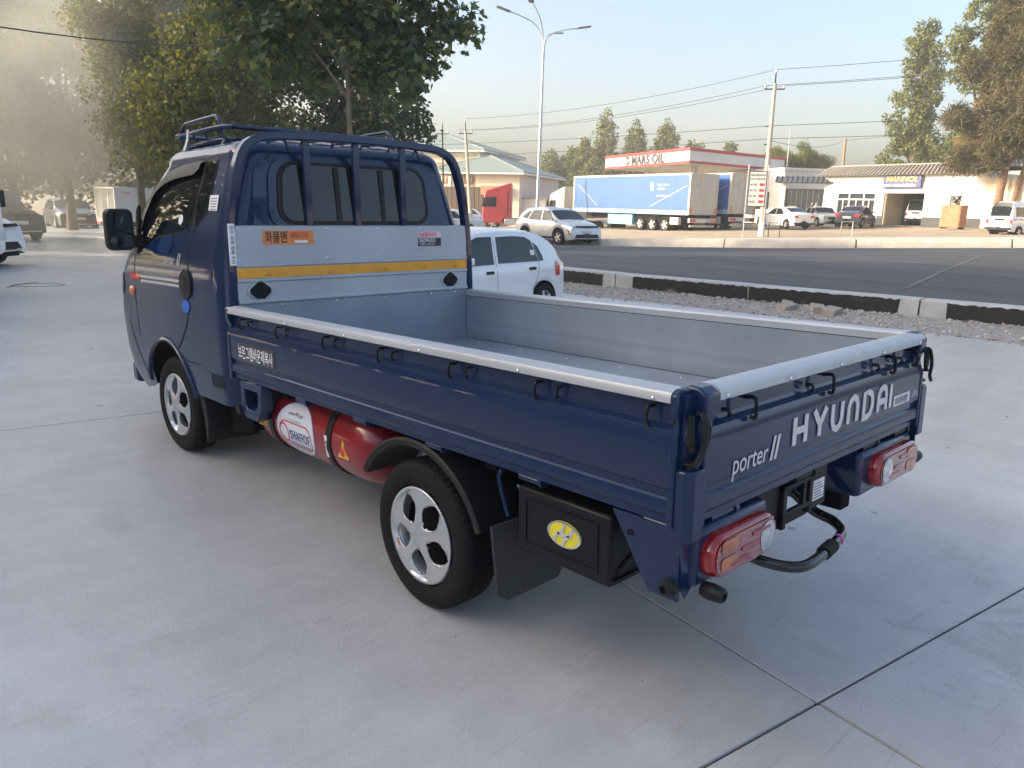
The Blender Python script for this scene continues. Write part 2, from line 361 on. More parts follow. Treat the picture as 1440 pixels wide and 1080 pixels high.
for a, b in zip(ys_, ys_[1:]):
    A = Vector((npt(a), a, 0)); B = Vector((npt(b), b, 0)); d = (B-A).normalized(); nrm = Vector((d.y, -d.x, 0)); A += d*0.012; B -= d*0.012
    jz = rnd.uniform(-.008, .008)
    prof = [(0, -0.05), (0, 0.325+jz), (0.012, 0.338+jz), (0.43, 0.338+jz), (0.44, 0.30), (0.44, -0.05)]
    mb = MB(); mb.rings([[P + nrm*u + Vector((0,0,v)) for u, v in prof] for P in (A, B)])
    o = mb.build('kerb_block', kerbc, kw, bevel=0.006, seg=1)
    # tar coat on the back, short of the block ends where bare concrete shows
    tb = MB(); ea, eb = (0.28, 0.32) if abs(b-3.3) < .1 or abs(a-3.3) < .1 or abs(b-8.7) < .1 or abs(a-8.7) < .1 else (0.0, 0.0)
    ea = 0.3 if abs(a-3.3) < .1 or abs(a-8.7) < .1 else 0.0; eb = 0.38 if abs(b-3.3) < .1 or abs(b-8.7) < .1 else 0.0
    LN = (B-A).length; N = 40; up = []; lo = []
    for k in range(N+1):
        t = ea + (LN-ea-eb)*k/N; je = (rnd.uniform(-.03, .03) if k in (0, N) else 0)
        up.append(A + d*(t+je) - nrm*0.004 + Vector((0,0,0.318+rnd.uniform(-.022, .004)))); lo.append(A + d*t - nrm*0.004 + Vector((0,0,-0.03)))
    tb.rings([lo, up], closed=False, cap=False); tb.build('tar_coat', tarm, kw)
# a thin black joint line where the asphalt meets the kerb
mb = MB()
L_ = [(npt(y)+0.455, y) for y in (-8, -3, 1.9, 5, 7.5, 9.87, 14, 17)]
mb.rings([[(x, y, 0.336) for x, y in L_], [(x+0.05, y, 0.334) for x, y in L_]], closed=False, cap=False); mb.build('joint_tar', tar, kw)
# far kerb, sunlit concrete blocks
kf = tag(bpy.data.objects.new('kerb_wall', None), 'long pale concrete kerb in sunlight on the far side of the road', 'kerb'); COL.objects.link(kf)
sunk = mat('pale_kerb', (0.52, 0.47, 0.40), rough=0.85, var=0.14, scale=3, bump=0.5, bscale=18, pos=True)
fk = [-8, -2.2, 3.2, 7.5, 12.2, 16.6, 21.2, 26, 32, 40]
for a, b in zip(fk, fk[1:]):
    A = Vector((fpt(a), a, 0)); B = Vector((fpt(b), b, 0)); d = (B-A).normalized(); nrm = Vector((d.y, -d.x, 0)); A += d*0.03; B -= d*0.03
    rr_ = []
    for P in (A, B):
        z = far_z(P.x, P.y)
        rr_.append([P + nrm*u + Vector((0,0,z+v)) for u, v in ((-0.02, -0.2), (0, 0.10), (0.10, 0.30), (0.18, 0.36), (0.9, 0.38), (0.95, 0.3), (0.95, -0.2))])
    MB().rings(rr_).build('kerb_block', sunk, kf, bevel=0.01, seg=1)
# gravel strip along the wall
rnd = np.random.default_rng(7)
def stones(n, name, material, fn, s0, s1, seed):
    rng = np.random.default_rng(seed)
    base = np.array([(1,0,0),(-1,0,0),(0,1,0),(0,-1,0),(0,0,1),(0,0,-1)], float)
    F0 = np.array([(0,2,4),(2,1,4),(1,3,4),(3,0,4),(2,0,5),(1,2,5),(3,1,5),(0,3,5)])
    V = np.zeros((n, 6, 3)); P = fn(rng, n); S = np.exp(rng.uniform(np.log(s0), np.log(s1), n))
    for k in range(n):
        q = base * rng.uniform(0.6, 1.25, (6, 1)) * np.array([1, rng.uniform(.6, 1), rng.uniform(.4, .75)]) * S[k]
        a = rng.uniform(0, 6.28); c, s = math.cos(a), math.sin(a); M_ = np.array([[c,-s,0],[s,c,0],[0,0,1]])
        b_ = rng.uniform(-.5, .5); M2 = np.array([[1,0,0],[0,math.cos(b_),-math.sin(b_)],[0,math.sin(b_),math.cos(b_)]])
        V[k] = q @ (M_@M2).T + P[k] + np.array([0, 0, S[k]*0.25])
    F = (F0[None] + (np.arange(n)*6)[:, None, None]).reshape(-1, 3)
    me = bpy.data.meshes.new(name); me.from_pydata(V.reshape(-1, 3).tolist(), [], F.tolist()); return link(name, me, material)
def gedge(y): return npt(y) - ip(y, [-3, 1.5, 3, 9], [1.55, 1.50, 1.38, 1.25])
def gpos(rng, n):
    y = rng.uniform(-4, 15, n); t = rng.uniform(-0.06, 1, n)**0.85 if False else np.clip(rng.beta(1.6, 0.9, n), 0, 1)
    xa = np.array([gedge(v) for v in y]); xb = np.array([npt(v) for v in y])
    x = xa + (xb-xa)*t - np.abs(rng.normal(0, .1, n))*(t < .12); return np.stack([x, y, 0.065*t**1.5], 1)
gravel_m = leaf_mat('gravel', (0.22, 0.21, 0.20), (0.44, 0.42, 0.40), transl=0.0, rough=0.9)
gb = MB(); gy = [-4, -2, 0, 1.5, 3, 5, 7, 9, 11, 13, 15]
gb.rings([[(gedge(y)+0.12, y, 0.004), (gedge(y)+.6, y, 0.03), (npt(y)+0.01, y, 0.07)] for y in gy], closed=False, cap=False)
stuff(gb.build('gravel_bed', mat('gravel_fines', (0.27, 0.255, 0.24), rough=0.95, var=0.45, scale=26, bump=1.0, bscale=40, pos=True)))
stuff(stones(9000, 'gravel', gravel_m, gpos, 0.010, 0.048, 3))
def litter(rng, n):
    return np.stack([rng.uniform(-6, 9, n), rng.uniform(-1.2, 16, n), np.zeros(n)], 1)
stuff(stones(160, 'grit', mat('dark_grit', (0.07, 0.06, 0.05), rough=0.9, var=0.3), litter, 0.003, 0.012, 9))
# broken blocks lying on the gravel by the wall
blk = mat('block_grey', (0.33, 0.29, 0.25), rough=0.9, var=0.2, scale=12, bump=0.5, bscale=40)
bl = [((9.62, 5.16), .16, .09, .055, 20, 'flat grey concrete block on the gravel with its edge lifted'), ((9.45, 5.06), .17, .10, .05, -8, 'pale sandy concrete block lying flat on the gravel'),
      ((9.62, 4.62), .15, .10, .06, 35, 'dark sided concrete block on the gravel beside two pale ones'), ((9.58, 4.36), .18, .11, .055, 5, 'broad pale concrete block at the end of the row on the gravel')]
for (x, y), a, b, c, rz, lab in bl:
    mb = MB(); r_ = random.Random(lab); mb.box(-a, a, -b, b, 0, 2*c); mb.v = [tuple(q+r_.uniform(-.012, .012) for q in p) for p in mb.v]
    o = mb.build('concrete_block', blk, bevel=0.012); o.location = (x, y, 0.035); o.rotation_euler = (R(6), R(-4), R(rz)); tag(o, lab, 'block')
# twisted wire lying on the yard at the left
mb = MB(); mb.tube(smooth_path([(0.1, 14.6, .012), (0.45, 15.1, .014), (.9, 15.0, .012), (1.0, 14.6, .012), (.55, 14.5, .02), (.2, 14.9, .012), (.75, 15.4, .012)], 10), 0.004, 5)
tag(mb.build('wire', mat('rusty_wire', (0.05, 0.045, 0.04), rough=0.8)), 'loose loop of dark wire lying on the concrete yard', 'wire')
# ================================================================== the flatbed truck (built in its own frame, tail at y=0, nose at +y)
RAKE = 0.03411
truck = thing('flatbed_truck', 'navy blue flatbed truck with grey cargo bed and red gas cylinder under it', 'truck')
truck.rotation_euler = (-RAKE, 0, 0)
def W2B(p):
    c, s = math.cos(RAKE), math.sin(RAKE); return (p[0], c*p[1]-s*p[2], s*p[1]+c*p[2])

# ---- cab shell
ZW = [0.44, 0.50, 0.58, 0.75, 1.0, 1.25, 1.38, 1.55, 1.75, 1.96]
WW = [.80, .828, .85, .862, .868, .866, .855, .822, .77, .705]
def cw(z): return ip(z, ZW, WW)
def cf(z): return ip(z, [.44, .60, .75, 1.0, 1.2, 1.32, 1.42, 1.5, 1.66, 1.85, 1.95, 2.0], [4.80, 4.92, 4.98, 4.99, 4.94, 4.87, 4.74, 4.67, 4.57, 4.40, 4.27, 4.12])
def cr(z): return ip(z, [0.5, 1.5, 1.95, 2.06], [2.985, 2.985, 3.03, 3.10])
def crf(z): return ip(z, [.5, 1.3, 1.5, 2.0], [.30, .28, .24, .22])
RR = 0.115
AY, AZ, AR = 3.945, 0.455, 0.418     # front wheel arch
def plan(z, inset=0.0, ny=64):
    w, f, r0, rf = cw(z)-inset, cf(z)-inset, cr(z)+inset, max(0.05, crf(z)-inset*0.5); rr = max(0.04, RR-inset*.3)
    pts = [(-t*(w-rr), r0) for t in (0, .25, .5, .75)]
    for k in range(9):
        a = R(90*k/8); pts.append((-(w-rr)-rr*math.sin(a), r0+rr-rr*math.cos(a)))
    y0, y1 = r0+rr, f-rf
    for k in range(1, ny): pts.append((-w, y0+(y1-y0)*k/ny))
    for k in range(11):
        a = R(90*k/10); pts.append((-(w-rf)-rf*math.cos(a), f-rf+rf*math.sin(a)))
    pts += [(-t*(w-rf), f+0.04*(1-t*t)) for t in (.75, .5, .25, 0)]
    return pts
def zbot(x, y):
    base = ip(y, [2.9, 3.5, 3.6, 4.3, 4.5, 4.9], [.585, .585, .58, .55, .50, .44])
    if abs(y-AY) < AR:
        base = max(base, AZ + math.sqrt(max(0, AR**2-(y-AY)**2)))
    return base
NL = 7; rows = []
p0 = plan(0.98)
bot = [zbot(x, y) for x, y in p0]
def at(z):  return plan(z)
for k in range(NL+1):
    row = []
    for i, (x, y) in enumerate(p0):
        z = bot[i] + (0.98-bot[i])*k/NL
        q = plan(z)[i] if k < NL else (x, y)
        row.append((q[0], q[1], z))
    rows.append(row)
for z in (1.05, 1.12, 1.18, 1.24, 1.30, 1.35, 1.39, 1.43, 1.48, 1.54, 1.6, 1.66, 1.72, 1.78, 1.84, 1.88, 1.92, 1.955):
    rows.append([(x, y, z) for x, y in plan(z)])
for a in (15, 30, 45, 60, 75, 88):
    ins = 0.10*(1-math.cos(R(a))); z = 1.955+0.10*math.sin(R(a)); rows.append([(x, y, z) for x, y in plan(1.955, ins)])
top = rows[-1]; yc = 3.65
for s, dz in ((.8, .008), (.5, .016), (.2, .02), (0.02, .02)):
    rows.append([(x*s, yc+(y-yc)*s, top[0][2]+dz) for x, y, z in top])
cab = MB(); cab.rings(rows, closed=False, cap=False)
V0 = list(cab.v); F0 = list(cab.f)
cab.add([(-x, y, z) for x, y, z in V0], F0)
body = cab.build('cab_body', paint, truck, smooth=38, weld=True)
def xs_(y, z, off=0.0):
    """left flank of the cab at (y, z)"""
    w, f, r0, rf = cw(z), cf(z), cr(z), crf(z)
    x = w
    if y > f-rf: x = w-rf+math.sqrt(max(0, rf*rf-(min(y, f)-(f-rf))**2))
    elif y < r0+RR: x = w-RR+math.sqrt(max(0, RR*RR-(r0+RR-max(y, r0))**2))
    return -(x+off)
def flank(poly, off, name, material, parent=truck, mirror=False, thick=0.0, smooth=None, sub=6):
    """fill a closed (y,z) outline as a skin on the cab flank"""
    P = []
    for i in range(len(poly)):
        a, b = poly[i], poly[(i+1) % len(poly)]
        for k in range(sub): P.append((a[0]+(b[0]-a[0])*k/sub, a[1]+(b[1]-a[1])*k/sub))
    cy = sum(p[0] for p in P)/len(P); cz = sum(p[1] for p in P)/len(P); rs = []
    for s in (1.0, .75, .5, .25, .02): rs.append([(xs_(cy+(y-cy)*s, cz+(z-cz)*s, off), cy+(y-cy)*s, cz+(z-cz)*s) for y, z in P])
    if thick: rs.insert(0, [(xs_(y, z, off-thick), y, z) for y, z in P])
    mb = MB(); mb.rings(rs, True, False)
    if mirror: mb.v = [(-x, y, z) for x, y, z in mb.v]
    return mb.build(name, material, parent, smooth=smooth or 40)
def fstrip(path, w, off, name, material, parent=truck, mirror=False):
    P = [Vector((0, *p)) for p in path]; L = []; Q = []
    for i, p in enumerate(P):
        t = (P[min(i+1, len(P)-1)]-P[max(i-1, 0)]).normalized(); n = Vector((0, -t.z, t.y))
        a, b = p+n*w/2, p-n*w/2; L.append((xs_(a.y, a.z, off), a.y, a.z)); Q.append((xs_(b.y, b.z, off), b.y, b.z))
    mb = MB(); mb.rings([L, Q], closed=False, cap=False)
    if mirror: mb.v = [(-x, y, z) for x, y, z in mb.v]
    return mb.build(name, material, parent, smooth=40)
seam = mat('panel_gap', (0.004, 0.005, 0.008), rough=0.8, var=0.0)
win = [(4.29, 1.445), (4.15, 1.492), (4.028, 1.522), (3.758, 1.55), (3.54, 1.566), (3.495, 1.66), (3.47, 1.90), (3.475, 1.945), (3.52, 1.955), (3.744, 1.945), (3.95, 1.92), (4.10, 1.87), (4.2, 1.80), (4.316, 1.666), (4.335, 1.551)]
qw = [(3.435, 1.585), (3.33, 1.66), (3.30, 1.71), (3.295, 1.86), (3.30, 1.945), (3.42, 1.952), (3.45, 1.76)]
for mir in (False, True):
    flank([(y + (0.016 if y > 3.9 else -0.016), z + (0.014 if z > 1.7 else -0.014)) for y, z in win], 0.0035, 'window_seal', black, truck, mir)
    flank(win, 0.006, 'door_window', glass, truck, mir)
    flank([(y + (0.012 if y > 3.37 else -0.012), z + (0.012 if z > 1.75 else -0.012)) for y, z in qw], 0.0035, 'window_seal', black, truck, mir)
    flank(qw, 0.006, 'quarter_window', glass, truck, mir)
    fstrip(smooth_path([(0, 3.462, 1.56), (0, 3.478, 1.415), (0, 3.485, 1.30), (0, 3.50, 1.15), (0, 3.535, 1.03), (0, 3.62, .93), (0, 3.72, .85), (0, 3.80, .80)], 5) and
           [(p.y, p.z) for p in smooth_path([(0, 3.462, 1.56), (0, 3.478, 1.415), (0, 3.485, 1.30), (0, 3.50, 1.15), (0, 3.535, 1.03), (0, 3.62, .93), (0, 3.72, .85), (0, 3.80, .82)], 5)], 0.012, 0.002, 'door_gap', seam, truck, mir)
    fstrip([(3.462, 1.56), (3.455, 1.7), (3.452, 1.96)], 0.012, 0.004, 'door_gap', seam, truck, mir)
    fstrip([(4.36, 1.52), (4.42, 1.40), (4.44, 1.30), (4.45, 1.1), (4.44, .86)], 0.010, 0.002, 'door_gap', seam, truck, mir)
    fstrip([(3.77, .778), (3.4, .782), (3.02, .784)], 0.008, 0.002, 'sill_crease', seam, truck, mir)
    fstrip([(4.62, .93), (4.55, .79), (4.45, .66), (4.36, .58)], 0.010, 0.002, 'bumper_gap', seam, truck, mir)
    # rain visor
    vp = [(p.y, p.z) for p in smooth_path([(0, 4.355, 1.56), (0, 4.31, 1.70), (0, 4.20, 1.83), (0, 4.06, 1.905), (0, 3.85, 1.945), (0, 3.62, 1.957), (0, 3.47, 1.958)], 5)]
    P = [Vector((0, *p)) for p in vp]; inner = []; mid = []; outer = []
    for i, q in enumerate(P):
        t = (P[min(i+1, len(P)-1)]-P[max(i-1, 0)]).normalized(); n = Vector((0, t.z, -t.y)); n = n if n.y*(3.85-q.y)+n.z*(1.70-q.z) > 0 else -n
        wv = 0.082*min(1, 0.35+i/6)*min(1, .6+(len(P)-1-i)/6)
        a = q + n*wv; outer.append((xs_(q.y, q.z, .006), q.y, q.z)); m_ = q+n*wv*.4; mid.append((xs_(m_.y, m_.z, .030), m_.y, m_.z)); inner.append((xs_(a.y, a.z, .034), a.y, a.z))
    mb = MB(); mb.rings([outer, mid, inner], closed=False, cap=False)
    if mir: mb.v = [(-x, y, z) for x, y, z in mb.v]
    mb.build('rain_visor', mat('visor_smoke', (.006, .006, .007), rough=.42, var=.1, spec=.15), truck, smooth=50)
    # handle
    h = flank([(3.60, 1.25), (3.585, 1.305), (3.53, 1.335), (3.465, 1.325), (3.425, 1.285), (3.425, 1.215), (3.46, 1.175), (3.53, 1.165), (3.585, 1.20)], 0.012, 'door_handle', black, truck, mir, thick=.014)
    flank([(3.52, 1.30), (3.45, 1.285), (3.45, 1.215), (3.52, 1.195)], 0.0135, 'handle_pocket', seam, h, mir)
    # arch lip
    pth = []
    for k in range(33):
        a = R(-16 + 210*k/32) if False else R(188*k/32-4); y, z = AY+AR*math.cos(a), AZ+AR*math.sin(a)
        if z > .55: pth.append((xs_(y, z, .002), y, z))
    mb = MB(); mb.tube(pth, 0.016, 6); inn = [(x+0.42, y, z) for x, y, z in pth]
    if mir: mb.v = [(-x, y, z) for x, y, z in mb.v]
    mb.build('arch_lip', paint, truck, smooth=60)
    mb = MB(); mb.rings([pth, inn], closed=False, cap=False); mb.v = [((-1 if mir else 1)*x, y, z) for x, y, z in mb.v]; mb.build('arch_liner', under, truck)
    # indicator
    o = MB(); o.lathe([(0.0, -.022), (.018, -.020), (.030, -.010), (.034, 0.0)], ((xs_(4.50, 1.153)), 4.50, 1.153), 0, 16)
    if mir: o.v = [(-x, y, z) for x, y, z in o.v]
    o.build('side_indicator', orange, truck, smooth=60)
    # front lamp wrapping the corner
    flank([(4.93, 1.10), (4.70, 1.13), (4.66, 1.20), (4.72, 1.27), (4.86, 1.26), (4.92, 1.2)], .006, 'headlamp', chrome, truck, mir)
    # louvres
    for k in range(4):
        y = 3.245-.047*k
        flank([(y, .758), (y-.022, .758), (y-.026, .678), (y-.004, .678)], .003, 'vent_slot', seam, truck, mir)
    fv = flank([(4.143, .93), (4.13, .975), (4.022, 1.0), (3.90, .99), (3.828, .965), (3.79, .93), (3.86, .935), (4.025, .945)], .001, 'arch_emboss', paint, truck, mir)
# door decals (left flank)
dp = mat('deep_blue_gloss', (0.010, 0.035, 0.13), rough=0.1, var=0.0, coat=1.0)
flank([(4.27, 1.435), (4.15, 1.480), (4.025, 1.508), (3.775, 1.533), (3.755, 1.49), (3.77, 1.445), (3.82, 1.423), (4.091, 1.412), (4.27, 1.412)], .003, 'door_trim', dp, truck)
sil = mat('silver_decal', (0.55, 0.58, 0.62), rough=0.35, metal=0.4, var=0.05)
for z, y1 in ((1.262, 4.42), (1.233, 4.31)): fstrip([(3.62, z), (3.9, z), (y1, z-.003)], 0.017, .003, 'door_stripe', sil)
flank([(4.51, 1.274), (4.36, 1.268), (4.33, 1.232), (4.52, 1.238)], .0032, 'red_decal', red_print, truck)
fstrip([(4.30, 1.262), (4.40, 1.262)], 0.017, .0036, 'orange_decal', mat('orange_print', (.75, .35, .08), rough=.4, var=0), truck)
flank([(3.60, 1.118), (3.565, 1.15), (3.53, 1.158), (3.49, 1.145), (3.47, 1.118), (3.50, 1.085), (3.535, 1.075), (3.58, 1.09)], .006, 'blue_cap', mat('bright_blue_plastic', (.01, .12, .5), rough=.35, var=.05), truck, thick=.008)
lettering('porter', 0.062, sil, truck, lambda u, v, w: Vector((xs_(3.865-u, 1.362+v, .004), 3.865-u, 1.362+v)), shear=.1, bold=.004)
for k in range(2):
    flank([(3.655-.028*k, 1.355), (3.640-.028*k, 1.355), (3.625-.028*k, 1.425), (3.640-.028*k, 1.425)], .004, 'badge_stroke', sil, truck)
flank([(3.672, 1.655), (3.695, 1.63), (3.685, 1.60), (3.645, 1.592), (3.622, 1.615), (3.632, 1.645)], .008, 'round_sticker', white, truck)
st = flank([(3.285, 1.757), (3.165, 1.754), (3.155, 1.668), (3.275, 1.672)], .004, 'paper_sticker', white, truck)
for k in range(5): fstrip([(3.262-.002*k, 1.738-.015*k), (3.18-.002*k, 1.736-.015*k)], .006, .006, 'print_line', mat('grey_print', (.25, .25, .27), rough=.6, var=0), st)
# windscreen and front face
ws = MB(); rr_ = []
for z in (1.47, 1.55, 1.65, 1.75, 1.85, 1.92):
    w, f, rf = cw(z), cf(z), crf(z); rr_.append([(x, (f+0.04*(1-(x/(w-rf))**2) if abs(x) < w-rf else f-rf+math.sqrt(max(0, rf*rf-(abs(x)-(w-rf))**2)))+.006, z) for x in np.linspace(-(w-.08), w-.08, 25)])
ws.rings(rr_, closed=False, cap=False); ws.build('windscreen', glass, truck, smooth=50)
mb = MB(); mb.box(-.42, .42, 5.0, 5.035, 1.0, 1.12); mb.build('grille', black, truck, bevel=.01)
mb = MB(); mb.box(-.78, .78, 4.86, 4.99, .44, .60); mb.build('front_bumper', paint, truck, bevel=.03)
mb = MB(); mb.box(-.26, .26, 5.0, 5.012, .68, .79); mb.build('front_plate', white, truck)
# mirror (left), plain twin on the right
for s in (1, -1):
    shell = MB(); rs = []
    for y, k in ((4.225, .93), (4.24, 1.0), (4.29, 1.0), (4.335, .82), (4.355, .5)):
        rs.append([(s*(-.985+u*k), y, 1.562+v*k) for u, v in rrect(.165, .262, .04)])
    shell.rings(rs); mir = shell.build('mirror', black, truck, smooth=45)
    g = MB(); g.prism([(s*(-.985)+u, 1.562+v) for u, v in rrect(.135, .228, .03)], 1, 4.219, 4.226); g.build('mirror_glass', mat('mirror_glass', (.05, .06, .075), rough=.03, metal=.85, var=0), mir)
    g = MB(); g.lathe([(.001, -.012), (.03, -.010), (.036, 0)], (s*(-1.018), 4.222, 1.484), 1, 20); g.build('spot_mirror', blackg, mir, smooth=60)
    a = MB(); a.obox((s*-.875, 4.30, 1.487), (.06, 0, .004), (0, .035, 0), (0, 0, .038)); a.obox((s*-.85, 4.31, 1.56), (.012, 0, 0), (0, .03, -.02), (0, -.03, .14)); a.build('mirror_arm', black, truck, bevel=.008)
# rear window in a framed recess
def ry(z): return cr(z)
def rear_panel(w0, w1, z0, z1, r, off, name, material, cx=0, th=None):
    P = rrect(w1, z1-z0, r, 7); zc = (z0+z1)/2; rs = []
    for s in (1, .7, .4, .02): rs.append([(cx+u*s*(1+ (w0/w1-1)*(.5-v/(z1-z0))), ry(zc+v*s)-off, zc+v*s) for u, v in P])
    if th: rs.insert(0, [(cx+u*(1+(w0/w1-1)*(.5-v/(z1-z0))), ry(zc+v)-off+th, zc+v) for u, v in P])
    mb = MB(); mb.rings(rs, True, False); return mb.build(name, material, truck, smooth=40)
rear_panel(1.36, 1.26, 1.42, 1.985, .14, .006, 'rear_panel', paint, th=.012)
rear_panel(1.16, 1.10, 1.56, 1.965, .12, .018, 'window_surround', paint, th=.014)
rear_panel(1.06, 1.00, 1.595, 1.945, .10, .024, 'window_rubber', black, th=.01)
rg = rear_panel(1.0, .945, 1.615, 1.925, .08, .028, 'rear_window', glass)
for x in (-.14, .17):
    mb = MB(); mb.obox((x, ry(1.77)-.031, 1.77), (.016, 0, 0), (0, .003, 0), (0, .013, .15)); mb.build('window_bar', black, rg)
# roof swages at the back
for x in np.linspace(-.5, .5, 6):
    mb = MB(); mb.tube([(x, 3.09, 2.045), (x, 3.2, 2.062), (x, 3.5, 2.068)], .022, 8, ry=.01); mb.build('roof_rib', paint, truck, smooth=60)
# ---- roof rack
rack = MB(); rz_ = 2.155
y0, y1, xx = 3.42, 4.22, .60
def loop(z, ins=0): return [(-xx+ins+.05, y0+ins, z), (-xx+ins, y0+ins+.05, z), (-xx+ins, y1-ins-.05, z), (-xx+ins+.05, y1-ins, z), (xx-ins-.05, y1-ins, z), (xx-ins, y1-ins-.05, z), (xx-ins, y0+ins+.05, z), (xx-ins-.05, y0+ins, z), (-xx+ins+.05, y0+ins, z)]
navyr = paint
rack.tube(loop(rz_), .014, 8)
rk = rack.build('roof_rack', navyr, truck, smooth=50)
m_ = MB(); m_.tube(loop(rz_-.065, .03), .011, 8); m_.build('lower_rail', navyr, rk, smooth=50)
for y in np.linspace(y0+.06, y1-.06, 7):
    m_ = MB(); m_.tube([(-xx+.03, y, rz_-.065), (xx-.03, y, rz_-.065)], .010, 6); m_.build('rack_slat', navyr, rk, smooth=50)
for sx in (-1, 1):
    m_ = MB(); m_.tube(smooth_path([(sx*xx, 4.10, rz_), (sx*xx, 4.03, rz_+.055), (sx*xx, 3.90, rz_+.062), (sx*xx, 3.62, rz_+.066), (sx*xx, 3.53, rz_+.06), (sx*xx, 3.48, rz_)], 5), .012, 8); m_.build('rack_hoop', navyr, rk, smooth=50)
    for y in (3.5, 4.12):
        m_ = MB(); m_.tube([(sx*xx, y, rz_), (sx*(xx-.03), y, rz_-.065), (sx*.6, y, 2.04)], .012, 6); m_.build('rack_foot', navyr, rk)
    for y in np.linspace(3.55, 4.1, 4):
        m_ = MB(); m_.tube([(sx*xx, y, rz_), (sx*(xx-.03), y, rz_-.065)], .008, 6); m_.build('rack_strut', navyr, rk)
m_ = MB(); m_.bar([(-.622, 3.93, 2.175), (-.628, 3.93, 2.12), (-.655, 3.925, 2.045)], .035, .004, (1, 0, 0)); m_.build('tape_strip', mat('pale_tape', (.55, .55, .55), rough=.5, var=.05), rk)

# ---- cargo bed
def gate_profile():
    """outer skin section (depth outward d<=0 at the outermost plane, z)"""
    return [(-.070, 1.128), (-.012, 1.128), (-.030, 1.118), (-.032, 1.072), (-.028, 1.062), (-.012, 1.050), (-.003, 1.030), (0, 1.0), (0, .895), (-.004, .885), (-.013, .878), (-.013, .860), (-.003, .852), (0, .845), (0, .815), (-.006, .806), (-.012, .800), (-.010, .782), (-.022, .776), (-.070, .776)]
GL0, GL1 = .045, 2.952
def gate_side(s):
    X = .872; pr = gate_profile(); mb = MB()
    n = 30; rs = []
    for y in (GL0, GL0+.004, *np.linspace(GL0+.1, GL1-.1, 14), GL1-.004, GL1): rs.append([(s*(-X-d), y, z) for d, z in pr])
    mb.rings(rs, True, True); g = mb.build('side_gate', paint, truck, smooth=24)
    # end plates closing the recess
    for (a, b) in ((GL0-.004, GL0+.016), (GL1-.03, GL1+.006)):
        e = MB(); e.prism([(s*(-X+.075), .774), (s*(-X-.004), .774), (s*(-X-.004), 1.0), (s*(-X+.012), 1.06), (s*(-X-.004), 1.10), (s*(-X-.004), 1.15), (s*(-X+.02), 1.166), (s*(-X+.075), 1.16)], 1, a, b); e.build('gate_end', paint, g, bevel=.004)
    # aluminium rail
    rp = [(-.078, 1.122), (-.080, 1.152), (-.072, 1.161), (-.05, 1.166), (-.02, 1.164), (-.002, 1.156), (.003, 1.146), (.003, 1.128), (-.004, 1.128), (-.006, 1.132)]
    r = MB(); r.rings([[(s*(-X-d), y, z) for d, z in rp] for y in (GL0+.018, 1.0, 2.0, GL1+.004)]); rl = r.build('top_rail', alu, g, smooth=30)
    riv = MB(); riv.lathe([(.0005, .004), (.0045, .003), (.006, 0)], (0, 0, 0), 0, 8)
    rv = None
    for y in np.linspace(.12, 2.8, 6):
        if rv is None: rv = riv.build('rivet', chrome, rl, smooth=60); rv.location = (-s*X-s*.0045, y, 1.135); rv.rotation_euler = (0, 0, 0 if s < 0 else math.pi)
        else:
            c = rv.copy(); COL.objects.link(c); c.location = (-s*X-s*.0045, y, 1.135)
    # inner lining with shallow ribs
    ip_ = [(-.0710, .835), (-.0735, .84), (-.0735, .885), (-.0746, .893), (-.0746, .903), (-.0735, .911), (-.0735, .945), (-.0746, .953), (-.0746, .963), (-.0735, .971), (-.0733, 1.03), (-.0730, 1.118)]
    m2 = MB(); m2.rings([[(s*(-X-d+.003), y, z) for d, z in ip_] for y in (GL0+.01, 1.5, GL1-.02)], closed=False, cap=False); m2.build('inner_lining', grey, g, smooth=50)
    # rope hooks and their keepers
    hk = MB(); hk.tube(smooth_path([(0.028, 0, 1.105), (.004, 0, 1.108), (-.003, 0, 1.095), (-.003, 0, 1.068), (.003, 0, 1.056), (.010, 0, 1.06)], 4), .0055, 6)
    kp = MB(); kp.tube([(0.026, 0, 1.104), (.006, 0, 1.102), (.004, 0, 1.085), (.012, .006, 1.07), (.02, .006, 1.075)], .005, 6)
    h0 = k0 = None
    for y in (.14, .58, 1.02, 1.48, 1.92, 2.37, 2.78):
        for nm, q, dy in (('rope_hook', 'h', 0), ('hook_keeper', 'k', -.09)):
            src = h0 if q == 'h' else k0
            if src is None:
                o = (hk if q == 'h' else kp).build(nm, black, g, smooth=60)
                if q == 'h': h0 = o
                else: k0 = o
            else: o = src.copy(); COL.objects.link(o)
            o.location = (-s*X, y+dy, 0); o.scale = (s, 1, 1)
    # hinges below
    hg = None
    for y in (.10, .62, 1.14, 1.66, 2.18, 2.70):
        if hg is None:
            m3 = MB(); m3.tube([(0, -.045, 0), (0, .045, 0)], .011, 10); m3.obox((.012*s, -.055, 0), (.014, 0, 0), (0, .006, 0), (0, 0, .016)); m3.tube([(0, -.062, 0), (0, -.05, 0)], .015, 8)
            hg = m3.build('hinge', paint, g, smooth=40)
        else: c = hg.copy(); COL.objects.link(c); hg = c
        hg.location = (s*(-X+.018), y, .772)
    return g
gl = gate_side(1); gr = gate_side(-1)
